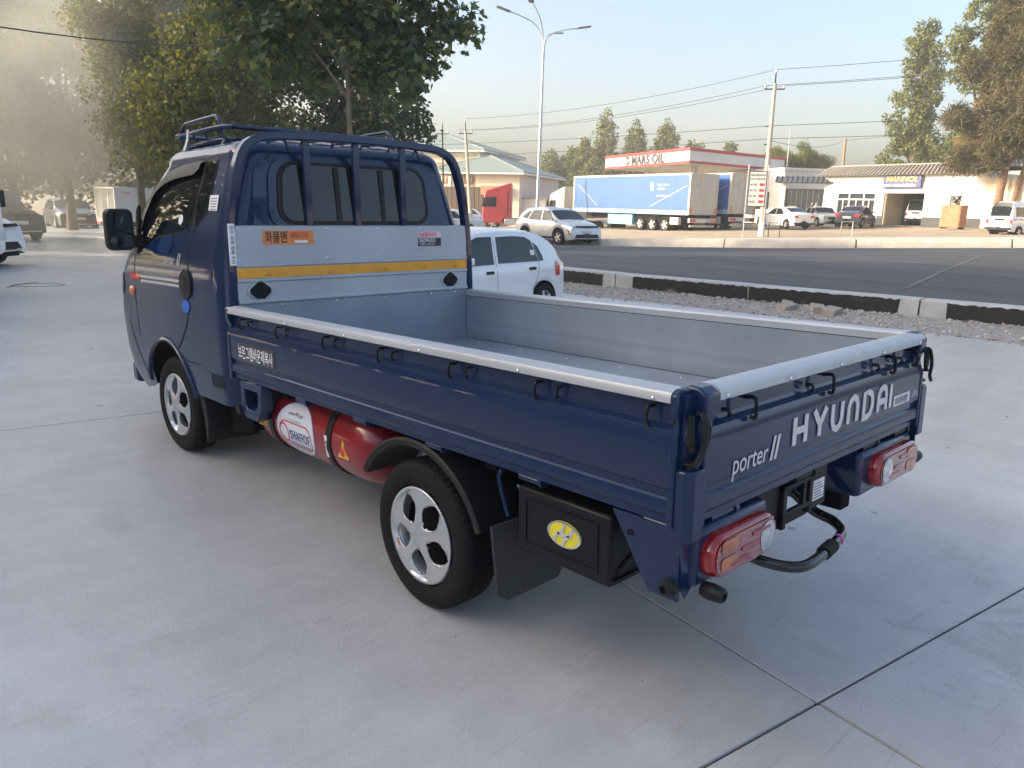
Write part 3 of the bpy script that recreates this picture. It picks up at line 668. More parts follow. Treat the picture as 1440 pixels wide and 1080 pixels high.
# tailgate
TX = .80; X0 = 0.0
tg = MB(); pr = gate_profile()
tg.rings([[(x, -d + X0, z) for d, z in pr] for x in (-TX+.012, -TX+.016, *np.linspace(-.7, .7, 12), TX-.016, TX-.012)], True, True); tgate = tg.build('tailgate', paint, truck, smooth=24)
for s in (-1, 1):
    e = MB(); e.prism([(s*TX, X0+.075), (s*(TX-.02), X0+.075), (s*(TX-.02), X0-.004), (s*TX, X0-.004)], 2, .774, 1.02); e.build('gate_end', paint, tgate, bevel=.004)
    e = MB(); q = [(X0+.075, 1.0), (X0-.004, 1.0), (X0+.014, 1.06), (X0-.004, 1.10), (X0-.004, 1.148), (X0+.02, 1.167), (X0+.055, 1.17), (X0+.075, 1.16)]
    e.prism(q, 0, s*(TX-.062) if s > 0 else -TX-.004, s*TX+.004 if s > 0 else -TX+.062); e.build('gate_end', paint, tgate, bevel=.008)
rp = [(-.078, 1.122), (-.080, 1.152), (-.072, 1.161), (-.05, 1.166), (-.02, 1.164), (-.002, 1.156), (.003, 1.146), (.003, 1.124), (-.004, 1.124), (-.006, 1.130)]
r = MB(); r.rings([[(x, X0-d, z+.002) for d, z in rp] for x in (-TX+.066, 0, TX-.02)]); rl = r.build('top_rail', alu, tgate, smooth=30)
for x in np.linspace(-.70, .72, 5):
    v = MB(); v.lathe([(.0005, -.005), (.006, -.0035), (.008, 0)], (x, X0-.0045, 1.135), 1, 8); v.build('rivet', chrome, rl, smooth=60)
m2 = MB(); m2.rings([[(x, X0-d-.003, z) for d, z in [(-.0705, .835), (-.0735, .84), (-.0735, .93), (-.077, .94), (-.077, .97), (-.0735, .98), (-.0735, 1.118)]] for x in (-TX+.02, TX-.02)], closed=False, cap=False); m2.build('inner_lining', grey, tgate, smooth=20)
for x in (-.56, -.06, .46, .68):
    hk = MB(); hk.tube(smooth_path([(x, .028, 1.105), (x, -.008, 1.108), (x, -.014, 1.09), (x+.004, -.014, 1.06), (x+.006, -.008, 1.045), (x, .004, 1.05)], 4), .006, 6); hk.build('rope_hook', black, tgate, smooth=60)
    kp = MB(); kp.tube([(x-.12, .024, 1.088), (x-.12, .002, 1.09), (x-.115, 0, 1.075), (x-.105, .01, 1.068)], .006, 6); kp.build('hook_keeper', black, tgate, smooth=60)
for (x0, x1) in ((-.72, -.60), (-.22, -.10), (.30, .42), (.60, .72)):
    h = MB(); h.tube([(x0, X0+.02, .772), (x1, X0+.02, .772)], .011, 10); h.tube([(x1, X0+.02, .772), (x1+.018, X0+.02, .772)], .017, 10); h.build('hinge', paint if x0 < -.5 else black, tgate, smooth=40)
# tailgate lettering
sd_ = mat('letter_silver', (.62, .64, .66), rough=.3, metal=.55, var=.03)
on_t = lambda x0, z0: (lambda u, v, w: Vector((x0+u, X0-.0025-w, z0+v)))
def stroke_letter(ch, x, w, h, t):
    """outline strokes (u, v) of one squared letter of width w and height h"""
    r = .035; L = {'H': [[(0, 0), (0, h)], [(w, 0), (w, h)], [(0, h*.5), (w, h*.5)]], 'Y': [[(0, h), (w*.5, h*.42)], [(w, h), (w*.5, h*.42)], [(w*.5, h*.46), (w*.5, 0)]],
      'U': [[(0, h), (0, r), (r*.3, r*.3), (r, 0), (w-r, 0), (w-r*.3, r*.3), (w, r), (w, h)]], 'N': [[(0, 0), (0, h-r), (r*.3, h-r*.3), (r, h), (w-r, h), (w-r*.3, h-r*.3), (w, h-r), (w, 0)]],
      'D': [[(0, 0), (0, h), (w-r, h), (w-r*.3, h-r*.3), (w, h-r), (w, r), (w-r*.3, r*.3), (w-r, 0), (-t/2, 0)]], 'A': [[(0, 0), (0, h-r), (r*.3, h-r*.3), (r, h), (w-r, h), (w-r*.3, h-r*.3), (w, h-r), (w, 0)], [(0, h*.40), (w, h*.40)]], 'I': [[(0, 0), (0, h)]]}[ch]
    mb = MB()
    for i, pl in enumerate(L): mb.bar([(x+u, X0-.003-.0003*i, .908+v) for u, v in pl], t, .003, (0, 1, 0))
    return mb.build('letter', sd_, tgate)
xp = -.288
for ch, w_, adv in (('H', .074, .130), ('Y', .086, .136), ('U', .072, .126), ('N', .072, .128), ('D', .072, .128), ('A', .072, .115), ('I', 0, .05)):
    stroke_letter(ch, xp, w_, .092, .024); xp += adv
me = text_mesh('porter', 0.088, bold=.006, shear=.12); mx = max(v.co.x for v in me.vertices)
for v in me.vertices: v.co = Vector((-.652+v.co.x*.205/mx, X0-.0028, .892+v.co.y))
link('lettering', me, sd_, tgate)
for k in range(2):
    a = MB(); x = -.437+.026*k; a.add([(x, X0-.003, .888), (x+.015, X0-.003, .888), (x+.036, X0-.003, .965), (x+.021, X0-.003, .965)], [(0,1,2,3)]); a.build('badge_stroke', sd_, tgate)
a = MB(); a.box(.515, .675, X0-.0026, X0-.0006, .902, .944); lb = a.build('load_label', white, tgate)
lettering('최대적재량', .034, dark_print, lb, on_t(.522, .909), bold=.01, sx=.82)
for v in lb.children[0].data.vertices: v.co.y -= .002
lettering('1,000 kg', .036, sil, tgate, on_t(.69, .915), sx=.62)
# gate-side lettering: worn Korean stencil on a dark patch
a = MB(); a.box(-.8735, -.8722, 2.40, 2.835, .895, .985); pt = a.build('decal_patch', mat('decal_patch', (.030, .034, .045), rough=.45, var=.3, scale=30), gl)
me = text_mesh('보은그램바운제복사', .074, bold=.016); mx = max(v.co.x for v in me.vertices)
for v in me.vertices: v.co = Vector((-.8755, 2.82-v.co.x*.40/mx, .908+v.co.y*1.05))
link('lettering', me, white, pt)
# rear corner posts and latches
for s in (-1, 1):
    c = MB(); c.prism([(s*.868, .052), (s*.868, .010), (s*.845, -.008), (s*.795, -.008), (s*.795, .052)], 2, .735, .945); cp = c.build('corner_post', paint, truck, bevel=.006)
    c = MB(); c.tube([(s*.835, .02, .945), (s*.835, .02, .965)], .012, 8); c.tube([(s*.835, .02, .96), (s*.835, .02, .968)], .022, 10); c.build('post_bolt', black, cp)
    c = MB(); c.prism([(s*.85, .06), (s*.85, .03), (s*.80, .03), (s*.80, .06)], 2, .945, 1.15); c.build('post_core', paint, cp)
    L = MB(); L.tube(smooth_path([(s*.815, .012, 1.10), (s*.822, -.012, 1.095), (s*.828, -.022, 1.04), (s*.838, -.016, .99), (s*.862, -.014, .965)], 5), [.007]*21, 8, ry=.011); L.tube([(s*.85, .012, 1.10), (s*.85, .005, 1.0)], .009, 6); L.box(min(s*.852, s*.866), max(s*.852, s*.866), .0, .014, 1.02, 1.085); L.tube([(s*.80, .0, 1.095), (s*.79, -.01, 1.06), (s*.80, -.012, 1.02), (s*.825, -.014, 1.01)], .005, 6)
    L.build('gate_latch', black, truck, smooth=50)
# floor and headboard
m = MB(); m.box(-.80, .80, .075, 2.94, .79, .832); fl = m.build('bed_floor', grey, truck)
for s in (-1, 1):
    for y in np.linspace(.3, 2.7, 7):
        v = MB(); v.lathe([(.0005, .004), (.007, .003), (.009, 0)], (s*.70, y, .832), 2, 8); v.build('rivet', chrome, fl, smooth=60)
HB = 2.942
lowb = MB(); lowb.prism([(HB, .80), (HB-.004, .84), (HB-.004, 1.168), (HB+.028, 1.168), (HB+.028, .80)], 0, -.802, .802)
hb = MB(); hb.prism([(HB+.01, 1.17), (HB-.016, 1.172), (HB-.016, 1.182), (HB-.004, 1.194), (HB-.004, 1.283), (HB-.014, 1.290), (HB-.014, 1.298), (HB-.006, 1.305), (HB-.006, 1.365), (HB-.014, 1.371), (HB-.014, 1.380), (HB-.004, 1.388), (HB-.004, 1.585), (HB+.02, 1.59), (HB+.03, 1.57), (HB+.03, 1.17)], 0, -.802, .802)
# prism axis 0 expects (y,z)
head_grey = mat('headboard_grey', (0.40, 0.44, 0.485), rough=0.45, metal=0.15, var=0.10, scale=2.2, bump=0.05, bscale=5)
head = hb.build('headboard', head_grey, truck, smooth=20); lowb.build('lower_board', grey, head)
yel = mat('reflective_yellow', (.75, .33, .02), rough=.38, var=.14, scale=9, coat=.4)
m = MB(); m.box(-.80, .80, HB-.0078, HB-.0058, 1.307, 1.363); ys2 = m.build('reflective_strip', yel, head)
for x in (-.62, -.24, .14, .45, .70):
    a = MB(); a.box(x-.02, x+.02, HB-.0088, HB-.0076, 1.318, 1.321); a.box(x-.002, x+.002, HB-.0088, HB-.0076, 1.318, 1.336); a.build('strip_mark', mat('ochre_print', (.30, .13, .01), rough=.5, var=0), ys2)
for x, z in ((-.675, 1.236), (.655, 1.232)):
    dia = []
    for (cx, cz, a0) in ((.062, 0, -45), (0, .05, 45), (-.062, 0, 135), (0, -.05, 225)):
        for k in range(6):
            a = R(a0+90*k/5); dia.append((cx*.62+.024*math.cos(a), cz*.62+.024*math.sin(a)))
    rs = [[(x+u*f, y, z+v*f) for u, v in dia] for f, y in ((1.22, HB-.004), (1.18, HB-.012), (1.02, HB-.014), (.98, HB-.006))]
    a = MB(); a.rings(rs, True, False); hr = a.build('hole_rim', head_grey, head, smooth=40)
    a = MB(); a.add([(x+u*.99, HB-.0065, z+v*.99) for u, v in dia], [tuple(range(len(dia)))]); a.build('rope_hole', mat('hole_black', (.006, .006, .007), rough=.9, var=0), hr)
    a = MB(); a.tube([(x-.03, HB-.008, z-.022), (x, HB-.012, z-.014), (x+.03, HB-.008, z-.022)], .004, 6); a.build('hole_handle', black, hr)
rvp = [(x, z) for z in (1.572, 1.405) for x in (-.78, -.25, .10, .42, .785)] + [(x, 1.152) for x in (-.55, -.2, .15, .5, .7)]
for x, z in rvp:
    v = MB(); v.lathe([(.0005, -.004), (.006, -.003), (.008, 0)], (x, HB-.004, z), 1, 8); v.build('rivet', chrome, head, smooth=60)
on_h = lambda x0, z0, o=.0085: (lambda u, v, w: Vector((x0+u, HB-o, z0+v)))
def placard(x0, x1, z0, z1, material, nm='placard', o=.007):
    a = MB(); a.box(x0, x1, HB-o, HB-.0035, z0, z1); return a.build(nm, material, head)
osk = mat('orange_placard', (.70, .24, .06), rough=.45, var=.05)
s1 = placard(-.642, -.335, 1.487, 1.562, osk)
lettering('화물맨', .068, dark_print, s1, on_h(-.632, 1.502), bold=.012, sx=.72)
lettering('1800-1234', .044, red_print, s1, on_h(-.484, 1.522), bold=.010, sx=.60)
s1b = MB().box(-.455, -.375, HB-.0082, HB-.0072, 1.493, 1.508).build('placard_strip', white, s1)
s2 = placard(.405, .585, 1.460, 1.512, dark_print); s3 = placard(.405, .585, 1.5125, 1.550, mat('pink_placard', (.80, .62, .68), rough=.5, var=.03))
lettering('(062)945-0515', .038, white, s2, on_h(.410, 1.484), bold=.012, sx=.58)
lettering('직접배송 고객감동 상담', .017, white, s2, on_h(.412, 1.466), sx=.72)
lettering('X상열자바식', .033, red_print, s3, on_h(.409, 1.520), bold=.02, sx=.80)
# guard frame
gp = [(-.835, 1.10), (-.826, 1.40), (-.812, 1.60), (-.785, 1.78), (-.752, 1.90), (-.715, 1.985), (-.66, 2.035), (-.58, 2.062), (-.45, 2.072), (-.2, 2.080), (0, 2.082)]
gp = gp + [(-x, z) for x, z in gp[-2::-1]]
pth = smooth_path([(x, HB+.02, z) for x, z in gp], 4)
guard = MB().bar(pth, .042, .058, (0, 1, 0)).build('guard_frame', paint, truck, bevel=.006)
for x in (-.342, -.020, .312):
    MB().bar([(x, HB+.025, 1.58), (x, HB+.025, 2.06)], .042, .03, (0, 1, 0)).build('guard_bar', paint, guard, bevel=.005)
for x in (-.48, .40):
    MB().tube(smooth_path([(x, HB+.0, 2.05), (x, HB-.02, 2.03), (x+.005, HB-.025, 1.995), (x+.02, HB-.02, 1.985), (x+.028, HB-.015, 2.0)], 4), .006, 6).build('guard_hook', black, guard, smooth=50)
MB().box(-.838, -.803, HB-.018, HB-.0105, 1.38, 1.60).build('warning_strip', white, guard)
ws_ = guard.children[-1]
me = text_mesh('안수 과적 적재 수신', .030, bold=.01); mx = max(v.co.x for v in me.vertices)
for v in me.vertices: v.co = Vector((-.829+v.co.y*.8, HB-.0195, 1.59-v.co.x*.2/mx))
link('lettering', me, dark_print, ws_)
# ---- chassis
for s in (-1, 1):
    MB().box(min(s*.32, s*.40), max(s*.32, s*.40), .08, 4.6, .50, .66).build('chassis_rail', under, truck, bevel=.01)
for y in (.2, .9, 1.7, 2.5):
    MB().box(-.78, .78, y-.03, y+.03, .72, .79).build('cross_member', under, truck)
MB().box(-.56, -.52, .08, 2.9, .70, .79).build('sill_beam', under, truck); MB().box(.52, .56, .08, 2.9, .70, .79).build('sill_beam', under, truck)
ra = W2B((0, 1.296, .312)); fa = W2B((0, 3.936, .312))
MB().tube([(-.62, *ra[1:]), (.62, *ra[1:])], .05, 12).build('rear_axle', under, truck)
MB().lathe([(.001, -.12), (.10, -.09), (.13, 0), (.10, .09), (.001, .12)], ra, 0, 16).build('differential', under, truck, smooth=50)
MB().tube([(0.02, 1.4, .42), (0.02, 3.4, .52)], .035, 10).build('drive_shaft', under, truck)
MB().box(-.35, .35, 3.1, 4.6, .40, .72).build('engine_block', under, truck, bevel=.05)
for s in (-1, 1):
    MB().bar([(s*.45, .55, .52), (s*.45, .9, .41), (s*.45, 1.3, .37), (s*.45, 1.7, .43), (s*.45, 2.0, .52)], .05, .06, (1, 0, 0)).build('leaf_spring', under, truck)
# ---- wheels (level with the ground, not with the raked body)
def tyre_mesh():
    Rr, Wd, Rm = .312, .190, .205; prof = []
    pf = [(Rm, -.070), (Rm+.008, -.084), (.235, -.092), (.265, -.094), (.285, -.090), (.298, -.082), (.304, -.074)]
    side = pf; tread = [(.309, -.068), (.3115, -.052), (.305, -.050), (.305, -.044), (.312, -.042), (.3125, -.016), (.306, -.014), (.306, -.007), (.3125, -.005)]
    half = side + tread; full = half + [(r, -h) for r, h in reversed(half)]
    n = 186; rs = []
    for k in range(n+1):
        a = 2*math.pi*k/n; ring = []
        for i, (r, h) in enumerate(full):
            if r > .307:
                ph = k % 3
                if ph == 0: r -= .006
            elif r > .300 and k % 3 == 0: r -= .003
            ring.append((h, r*math.cos(a+abs(h)*.15), r*math.sin(a+abs(h)*.15)))
        rs.append(ring)
    mb = MB(); mb.rings(rs, False, False); return mb
def cover_mesh():
    """five-spoke wheel cover, polar grid with openings; outward is -x"""
    NR, NA = 26, 200; V = []; F = []; r0, r1 = .004, .203
    def depth(r, a):
        t = ((a/(2*math.pi)*5+.5) % 1)-.5          # 0 at spoke centre
        d = .012 if r > .192 else .020 - .016*min(1, r/.19)**2*0
        sp = max(0, 1-abs(t)*2.9)
        d = .010 + .022*math.exp(-(r/.075)**2) + .010*sp*(1-abs(r-.11)/.12)
        if r > .188: d = .016
        if r < .028: d += .004
        return d - .018*max(0, abs(t)*2.2-.55)*(1 if .06 < r < .188 else 0)
    rr = [r0+(r1-r0)*i/NR for i in range(NR+1)]
    idx = {}
    for i, r in enumerate(rr):
        for k in range(NA): a = 2*math.pi*k/NA; idx[i, k] = len(V); V.append((-depth(r, a), r*math.cos(a), r*math.sin(a)))
    for i in range(NR):
        for k in range(NA):
            a = 2*math.pi*(k+.5)/NA; r = (rr[i]+rr[i+1])/2; t = ((a/(2*math.pi)*5+.5) % 1)-.5; g = .5-abs(t)
            if .056 < r < .180:
                u = (r-.056)/.124; half = .33*math.sin(math.pi*min(1, max(0, u**.85)))**.75*(1.0-.15*u)
                if g < half*1.15: continue
            k2 = (k+1) % NA; F.append((idx[i, k], idx[i, k2], idx[i+1, k2], idx[i+1, k]))
    mb = MB(); mb.add(V, F); return mb
tm = tyre_mesh(); cm = cover_mesh()
def wheel(loc, s, steer=0, nm='wheel'):
    ty = tm.build(nm, rubber, truck, smooth=28); ty.location = W2B(loc)
    if s < 0: ty.rotation_euler = (0, 0, math.pi)
    ty.rotation_euler.z += steer; ty.rotation_euler.x = random.Random(str(loc)).uniform(0, 1)
    MB().lathe([(.207, -.078), (.200, -.070), (.185, -.055), (.178, .02), (.207, .07)], (0, 0, 0), 0, 48).build('rim', silver, ty, smooth=40)
    MB().lathe([(.185, -.01), (.10, -.02), (.001, -.02)], (0, 0, 0), 0, 40).build('brake_drum', under, ty, smooth=40)
    c = cm.build('wheel_cover', silver, ty, smooth=28); c.location = (-.068, 0, 0)
    sm_ = c.modifiers.new('solid', 'SOLIDIFY'); sm_.thickness = .006; sm_.offset = 1
    MB().lathe([(.001, -.102), (.016, -.1015), (.018, -.098)], (0, 0, 0), 0, 24).build('centre_badge', silver, ty, smooth=50)
    b = MB()
    for q in (-1, 1): b.bar([(-.1035, q*.006, -.009), (-.1035, q*.004, .009)], .003, .001, (1, 0, 0))
    b.bar([(-.1035, -.006, -.003), (-.1035, .006, .003)], .003, .001, (1, 0, 0)); b.build('badge_mark', dark_print, ty)
    return ty
w1 = wheel((-.742, 1.296, .312), 1); wheel((.742, 1.296, .312), -1); wheel((-.752, 3.936, .312), 1, R(2)); wheel((.752, 3.936, .312), -1, R(2))
MB().add([(-.0835, .11, -.136), (-.0835, .145, -.118), (-.0835, .150, -.130), (-.0835, .115, -.148)], [(0,1,2,3)]).build('orange_sticker', mat('orange_sticker', (.85, .16, .06), rough=.5, var=0), w1)
# front mud flaps and rear arches
for s in (-1, 1):
    MB().prism([(3.56, .60), (3.50, .60), (3.44, .42), (3.46, .28), (3.49, .28), (3.50, .42)], 0, min(s*.83, s*.50), max(s*.83, s*.50)).build('front_mud_flap', black, truck, bevel=.01)
    MB().prism([(3.42, .60), (3.10, .60), (3.10, .40), (3.40, .34)], 0, min(s*.70, s*.45), max(s*.70, s*.45)).build('inner_guard', under, truck, bevel=.01)
    rs = []
    for k in range(19):
        a = R(8 + 172*k/18) if False else R(20+ 130*k/18); yy, zz = ra[1]-math.cos(a)*.455, .356+math.sin(a)*.425
        rs.append([(s*(-.850), ra[1]-math.cos(a)*.432, .356+math.sin(a)*.412), (s*(-.856), ra[1]-math.cos(a)*.424, .356+math.sin(a)*.402), (s*(-.850), ra[1]-math.cos(a)*.40, .356+math.sin(a)*.378), (s*(-.60), ra[1]-math.cos(a)*.40, .356+math.sin(a)*.375), (s*(-.60), ra[1]-math.cos(a)*.425, .356+math.sin(a)*.40)])
    MB().rings(rs).build('rear_fender', black, truck, smooth=45)
    MB().prism([(s*-.86, .545), (s*-.52, .545), (s*-.49, .50), (s*-.49, .27), (s*-.515, .24), (s*-.78, .235), (s*-.83, .27), (s*-.85, .45)], 1, .805, .818).build('rear_mud_flap', mat('flap_rubber', (.03, .032, .036), rough=.6, var=.15), truck, bevel=.004)
# ---- gas cylinder under the bed
tank_red = mat('tank_red', (.26, .006, .012), rough=.28, var=.08, coat=.6, scale=4)
TXc, TZ, TR = -.60, .575, .192
pf = [(.02, 1.70), (.06, 1.70), (.09, 1.715), (.13, 1.735), (.165, 1.77), (.185, 1.82), (TR, 1.88), (TR, 2.74), (.185, 2.80), (.165, 2.85), (.13, 2.89), (.06, 2.92), (.001, 2.925)]
tank = MB().lathe(pf, (TXc, 0, TZ), 1, 48).build('gas_cylinder', tank_red, truck, smooth=40)
for y in (2.655, 2.06):
    st_ = MB().lathe([(TR+.001, y-.024), (TR+.007, y-.024), (TR+.007, y+.024), (TR+.001, y+.024)], (TXc, 0, TZ), 1, 40).build('cylinder_strap', black, tank, smooth=40)
    MB().tube([(TXc-.11, y, TZ+.155), (TXc-.10, y, .78)], .010, 6).build('strap_bolt', chrome if y < 2.3 else black, st_)
def on_tank(u, v, o=.0015):
    """u along the tank towards the tail, v arc length up the side"""
    a = math.pi - v/TR; return Vector((TXc+(TR+o)*math.cos(a), u, TZ+(TR+o)*math.sin(a)))
def tank_patch(outline, name, material, par, o=.0015):
    cy = sum(p[0] for p in outline)/len(outline); cz = sum(p[1] for p in outline)/len(outline)
    mb = MB(); mb.rings([[on_tank(cy+(y-cy)*s, cz+(z-cz)*s, o) for y, z in outline] for s in (1, .75, .5, .25, .03)], True, False); return mb.build(name, material, par, smooth=60)
SC0, SV = 2.395, -.018
egg = []
for k in range(40):
    a = 2*math.pi*k/40; u = math.cos(a); v = math.sin(a); egg.append((SC0+.195*u, SV + (.155 if v > 0 else .135)*v*(1) - (0)))
base_s = tank_patch([(SC0+(y-SC0)*1.03, SV+(z-SV)*1.03) for y, z in egg], 'sticker_edge', mat('sticker_blue', (.12, .18, .35), rough=.4, var=0), tank, .001)
stk = tank_patch(egg, 'maker_sticker', mat('sticker_white', (.70, .73, .78), rough=.35, var=.03), tank, .002)
def tank_text(t, size, material, y_start, v0, width, **kw):
    me = text_mesh(t, size, **kw); mx = max(v.co.x for v in me.vertices)
    for v in me.vertices: v.co = on_tank(y_start - v.co.x*width/mx, v0+v.co.y, .0042)
    link('lettering', me, material, stk)
navy_print = mat('navy_print', (.02, .035, .20), rough=.5, var=0)
tank_text('SHAFFOF', .070, navy_print, SC0+.052, SV-.040, .200, bold=.012)
tank_text('METANGARANT', .024, navy_print, SC0+.08, SV-.072, .22, bold=.0)
tank_text('servis PFK gaz', .026, dark_print, SC0+.075, SV+.085, .15, bold=.004)
tank_text('o o o  sifat kafolati', .018, mat('teal_print', (.05, .35, .45), rough=.5, var=0), SC0+.09, SV+.055, .15)
tank_text('xizmat va ta\'mirlash', .014, navy_print, SC0+.07, SV-.105, .16)
ro = rrect(.335, .135, .06, 6); rs = []
for f, o in ((1.0, .003), (.955, .003)): rs.append([on_tank(SC0-.0+u*f, SV-.018+v*(1-(1-f)*2.2), o) for u, v in ro])
MB().rings(rs, True, False).build('sticker_ring', red_print, stk)
rs = [[on_tank(SC0+.118+r_*math.cos(a), SV-.018+1.05*r_*math.sin(a), .0036) for a in np.linspace(0, 2*math.pi, 24, endpoint=False)] for r_ in (.050, .042)]
MB().rings(rs, True, False).build('sticker_ring', red_print, stk)
for yc in (2.765, 1.93):
    t0 = tank_patch([(yc+.058, -.055), (yc-.058, -.055), (yc, .05)], 'warning_triangle', dark_print, tank, .0015)
    tank_patch([(yc+.050, -.050), (yc-.050, -.050), (yc, .041)], 'triangle_face', mat('warning_yellow', (.80, .45, .03), rough=.45, var=.03), t0, .003)
    tank_patch([(yc+.016, -.038), (yc-.016, -.038), (yc-.018, -.018), (yc-.004, .012), (yc+.008, -.004), (yc+.018, -.016)], 'flame_mark', red_print, t0, .0045)
MB().rings([[on_tank(2.075+u, -.02+v, .0085) for u, v in rrect(.026, .11, .008)], [on_tank(2.075+u*.02, -.02+v*.02, .0085) for u, v in rrect(.026, .11, .008)]], True, False).build('strap_label', white, tank)
MB().tube(smooth_path([(-.72, 2.35, .79), (-.745, 2.32, .75), (-.76, 2.26, .72), (-.74, 2.2, .74)], 5), .006, 6).build('cable', black, truck, smooth=50)
# step bracket at the front of the bed
o_ = [(2.845, .775), (2.845, .60), (2.80, .575), (2.66, .575), (2.60, .64), (2.59, .775)]; i_ = [(2.80, .735), (2.80, .645), (2.775, .625), (2.69, .625), (2.645, .665), (2.64, .735)]
for s in (-1, 1):
    rs = [[(s*-.868, y, z) for y, z in o_], [(s*-.868, y, z) for y, z in i_], [(s*-.80, y, z) for y, z in i_], [(s*-.80, y, z) for y, z in o_], [(s*-.868, y, z) for y, z in o_]]
    MB().rings(rs, True, False).build('step_bracket', paint, truck, bevel=.006, weld=True)
    MB().tube([(s*-.885, 2.86, .61), (s*-.80, 2.86, .61)], .028, 10).build('rubber_stop', black, truck, smooth=40)
# ---- tool box with emblem
bx0, bx1, by0, by1, bz0, bz1 = -.835, -.50, .285, .70, .492, .728
tb = MB().box(bx0, bx1, by0, by1, bz0, bz1).build('tool_box', mat('toolbox_black', (.006, .007, .010), rough=.42, var=.15, spec=.25), truck, bevel=.012)
MB().bar([(bx0-.001, .655, .69), (bx0-.001, .655, .535), (bx0-.001, .335, .535), (bx0-.001, .335, .69), (bx0-.001, .655, .69)], .006, .006, (1, 0, 0)).build('door_emboss', MATS['toolbox_black'], tb)
for a, b in (((-.80, .53), (-.55, .69)), ((-.80, .69), (-.55, .53))): MB().bar([(a[0], by0-.002, a[1]), (b[0], by0-.002, b[1])], .022, .012, (0, 1, 0)).build('side_rib', MATS['toolbox_black'], tb, bevel=.005)
MB().bar([(bx0+.01, by0-.003, bz0+.02), (bx1, by0-.003, bz0+.02)], .012, .012, (0, 1, 0)).build('side_rib', MATS['toolbox_black'], tb)
el = lambda a, b, f, x: [(x, .475+a*f*math.cos(t), .615+b*f*math.sin(t)) for t in np.linspace(0, 2*math.pi, 36, endpoint=False)]
em = MB().rings([el(.072, .043, 1, bx0), el(.072, .043, 1, bx0-.006), el(.072, .043, .90, bx0-.007), el(.072, .043, .02, bx0-.004)], True, False).build('emblem', mat('emblem_yellow', (.72, .62, .03), rough=.35, var=.05), tb, smooth=30)
MB().rings([el(.072, .043, 1.02, bx0-.0065), el(.072, .043, .91, bx0-.008)], True, False).build('emblem_ring', chrome, em)
k_ = lambda pts: smooth_path([(bx0-.0078, .475-u, .615+v) for u, v in pts], 4)
for pts in ([(-.040, -.030), (-.030, -.004), (-.008, .010), (.004, .038)], [(.040, .030), (.030, .004), (.008, -.010), (-.004, -.038)]):
    MB().bar(k_(pts), .011, .002, (1, 0, 0)).build('emblem_stroke', chrome, em)
MB().bar([(bx0-.0078, .475+.026, .612), (bx0-.0078, .475-.026, .618)], .012, .002, (1, 0, 0)).build('emblem_stroke', chrome, em)
MB().tube(smooth_path([(-.84, .775, .765), (-.842, .785, .73), (-.84, .765, .66), (-.835, .745, .60)], 5), .009, 6).build('stay_rod', paint, truck, smooth=50)
# ---- rear lamps, plate frame, tow bar, stops
clear = mat('clear_lens', (.55, .56, .58), rough=.10, metal=.6, var=.4, scale=40, coat=1.0)
amber = mat('amber_lens', (.50, .12, .015), rough=.15, metal=.1, var=.35, scale=30, coat=1.0)
redl = mat('red_lens', (.30, .006, .010), rough=.10, var=.25, scale=25, coat=1.0)
pinkl = mat('pale_red_lens', (.17, .012, .014), rough=.12, col2=(.42, .15, .15), scale=22, coat=1.0, stretch=(1, 1, 4))
def tail_lamp(xa, xb, z0, z1, out):
    """out: -1 left lamp (amber outboard), +1 right lamp"""
    xc, zc, w, h = (xa+xb)/2, (z0+z1)/2, xb-xa, z1-z0; P = rrect(w, h, .062, 6)
    hs = MB().box(xa-.03 if out < 0 else xa-.075, xb+.01, -.002, .16, z0-.022, z1+.02).build('lamp_box', paint, truck, bevel=.02)
    lp = MB().rings([[(xc+u, .0, zc+v) for u, v in P], [(xc+u, -.022, zc+v) for u, v in P], [(xc+u*.97, -.036, zc+v*.94) for u, v in P], [(xc+u*.90, -.040, zc+v*.82) for u, v in P], [(xc+u*.02, -.042, zc+v*.02) for u, v in P]], True, False).build('tail_lamp', redl, hs, smooth=60)
    P2 = rrect(w*.90, h*.82, .048, 6)
    MB().rings([[(xc+u, -.043, zc+v) for u, v in P2], [(xc+u*.02, -.0445, zc+v*.02) for u, v in P2]], True, False).build('lens_face', pinkl, lp)
    for k in range(2):
        ux = xc + out*w*.27; zz = zc + (.03 if k else -.022)*1
        MB().rings([[(ux+u, -.046, zz+v) for u, v in rrect(w*.24, .040, .015)], [(ux+u*.02, -.048, zz+v*.02) for u, v in rrect(w*.24, .040, .015)]], True, False).build('amber_unit', amber, lp)
    ux = xc-out*w*.31
    MB().rings([[(ux+u, -.0455, zc+v) for u, v in rrect(w*.22, h*.70, .035)], [(ux+u*.02, -.050, zc+v*.02) for u, v in rrect(w*.22, h*.70, .035)]], True, False).build('reversing_unit', clear, lp, smooth=60)
    for k in range(3):
        ux = xc+w*(-.12+.16*k if out < 0 else -.02+.0*k+.12*(k-1)); zz = zc+(-.03+.03*k)
        MB().box(ux-.05, ux+.05, -.0475, -.045, zz-.006, zz+.006).build('lens_rib', redl, lp)
tail_lamp(-.790, -.425, .610, .742, -1); tail_lamp(.335, .735, .610, .742, 1)
fp = MB().prism([(-.868, .775), (-.80, .775), (-.80, .60), (-.835, .565), (-.85, .60)], 1, .012, .02).build('corner_plate', paint, truck)
MB().prism([(.02, .775), (.26, .775), (.12, .56), (.02, .56)], 0, -.862, -.852).build('corner_plate', paint, truck); MB().prism([(.02, .775), (.26, .775), (.12, .56), (.02, .56)], 0, .852, .862).build('corner_plate', paint, truck)
MB().lathe([(.009, -.0), (.011, .004), (.001, .006)], (-.868, .19, .72), 0, 8).build('plate_bolt', black, truck)
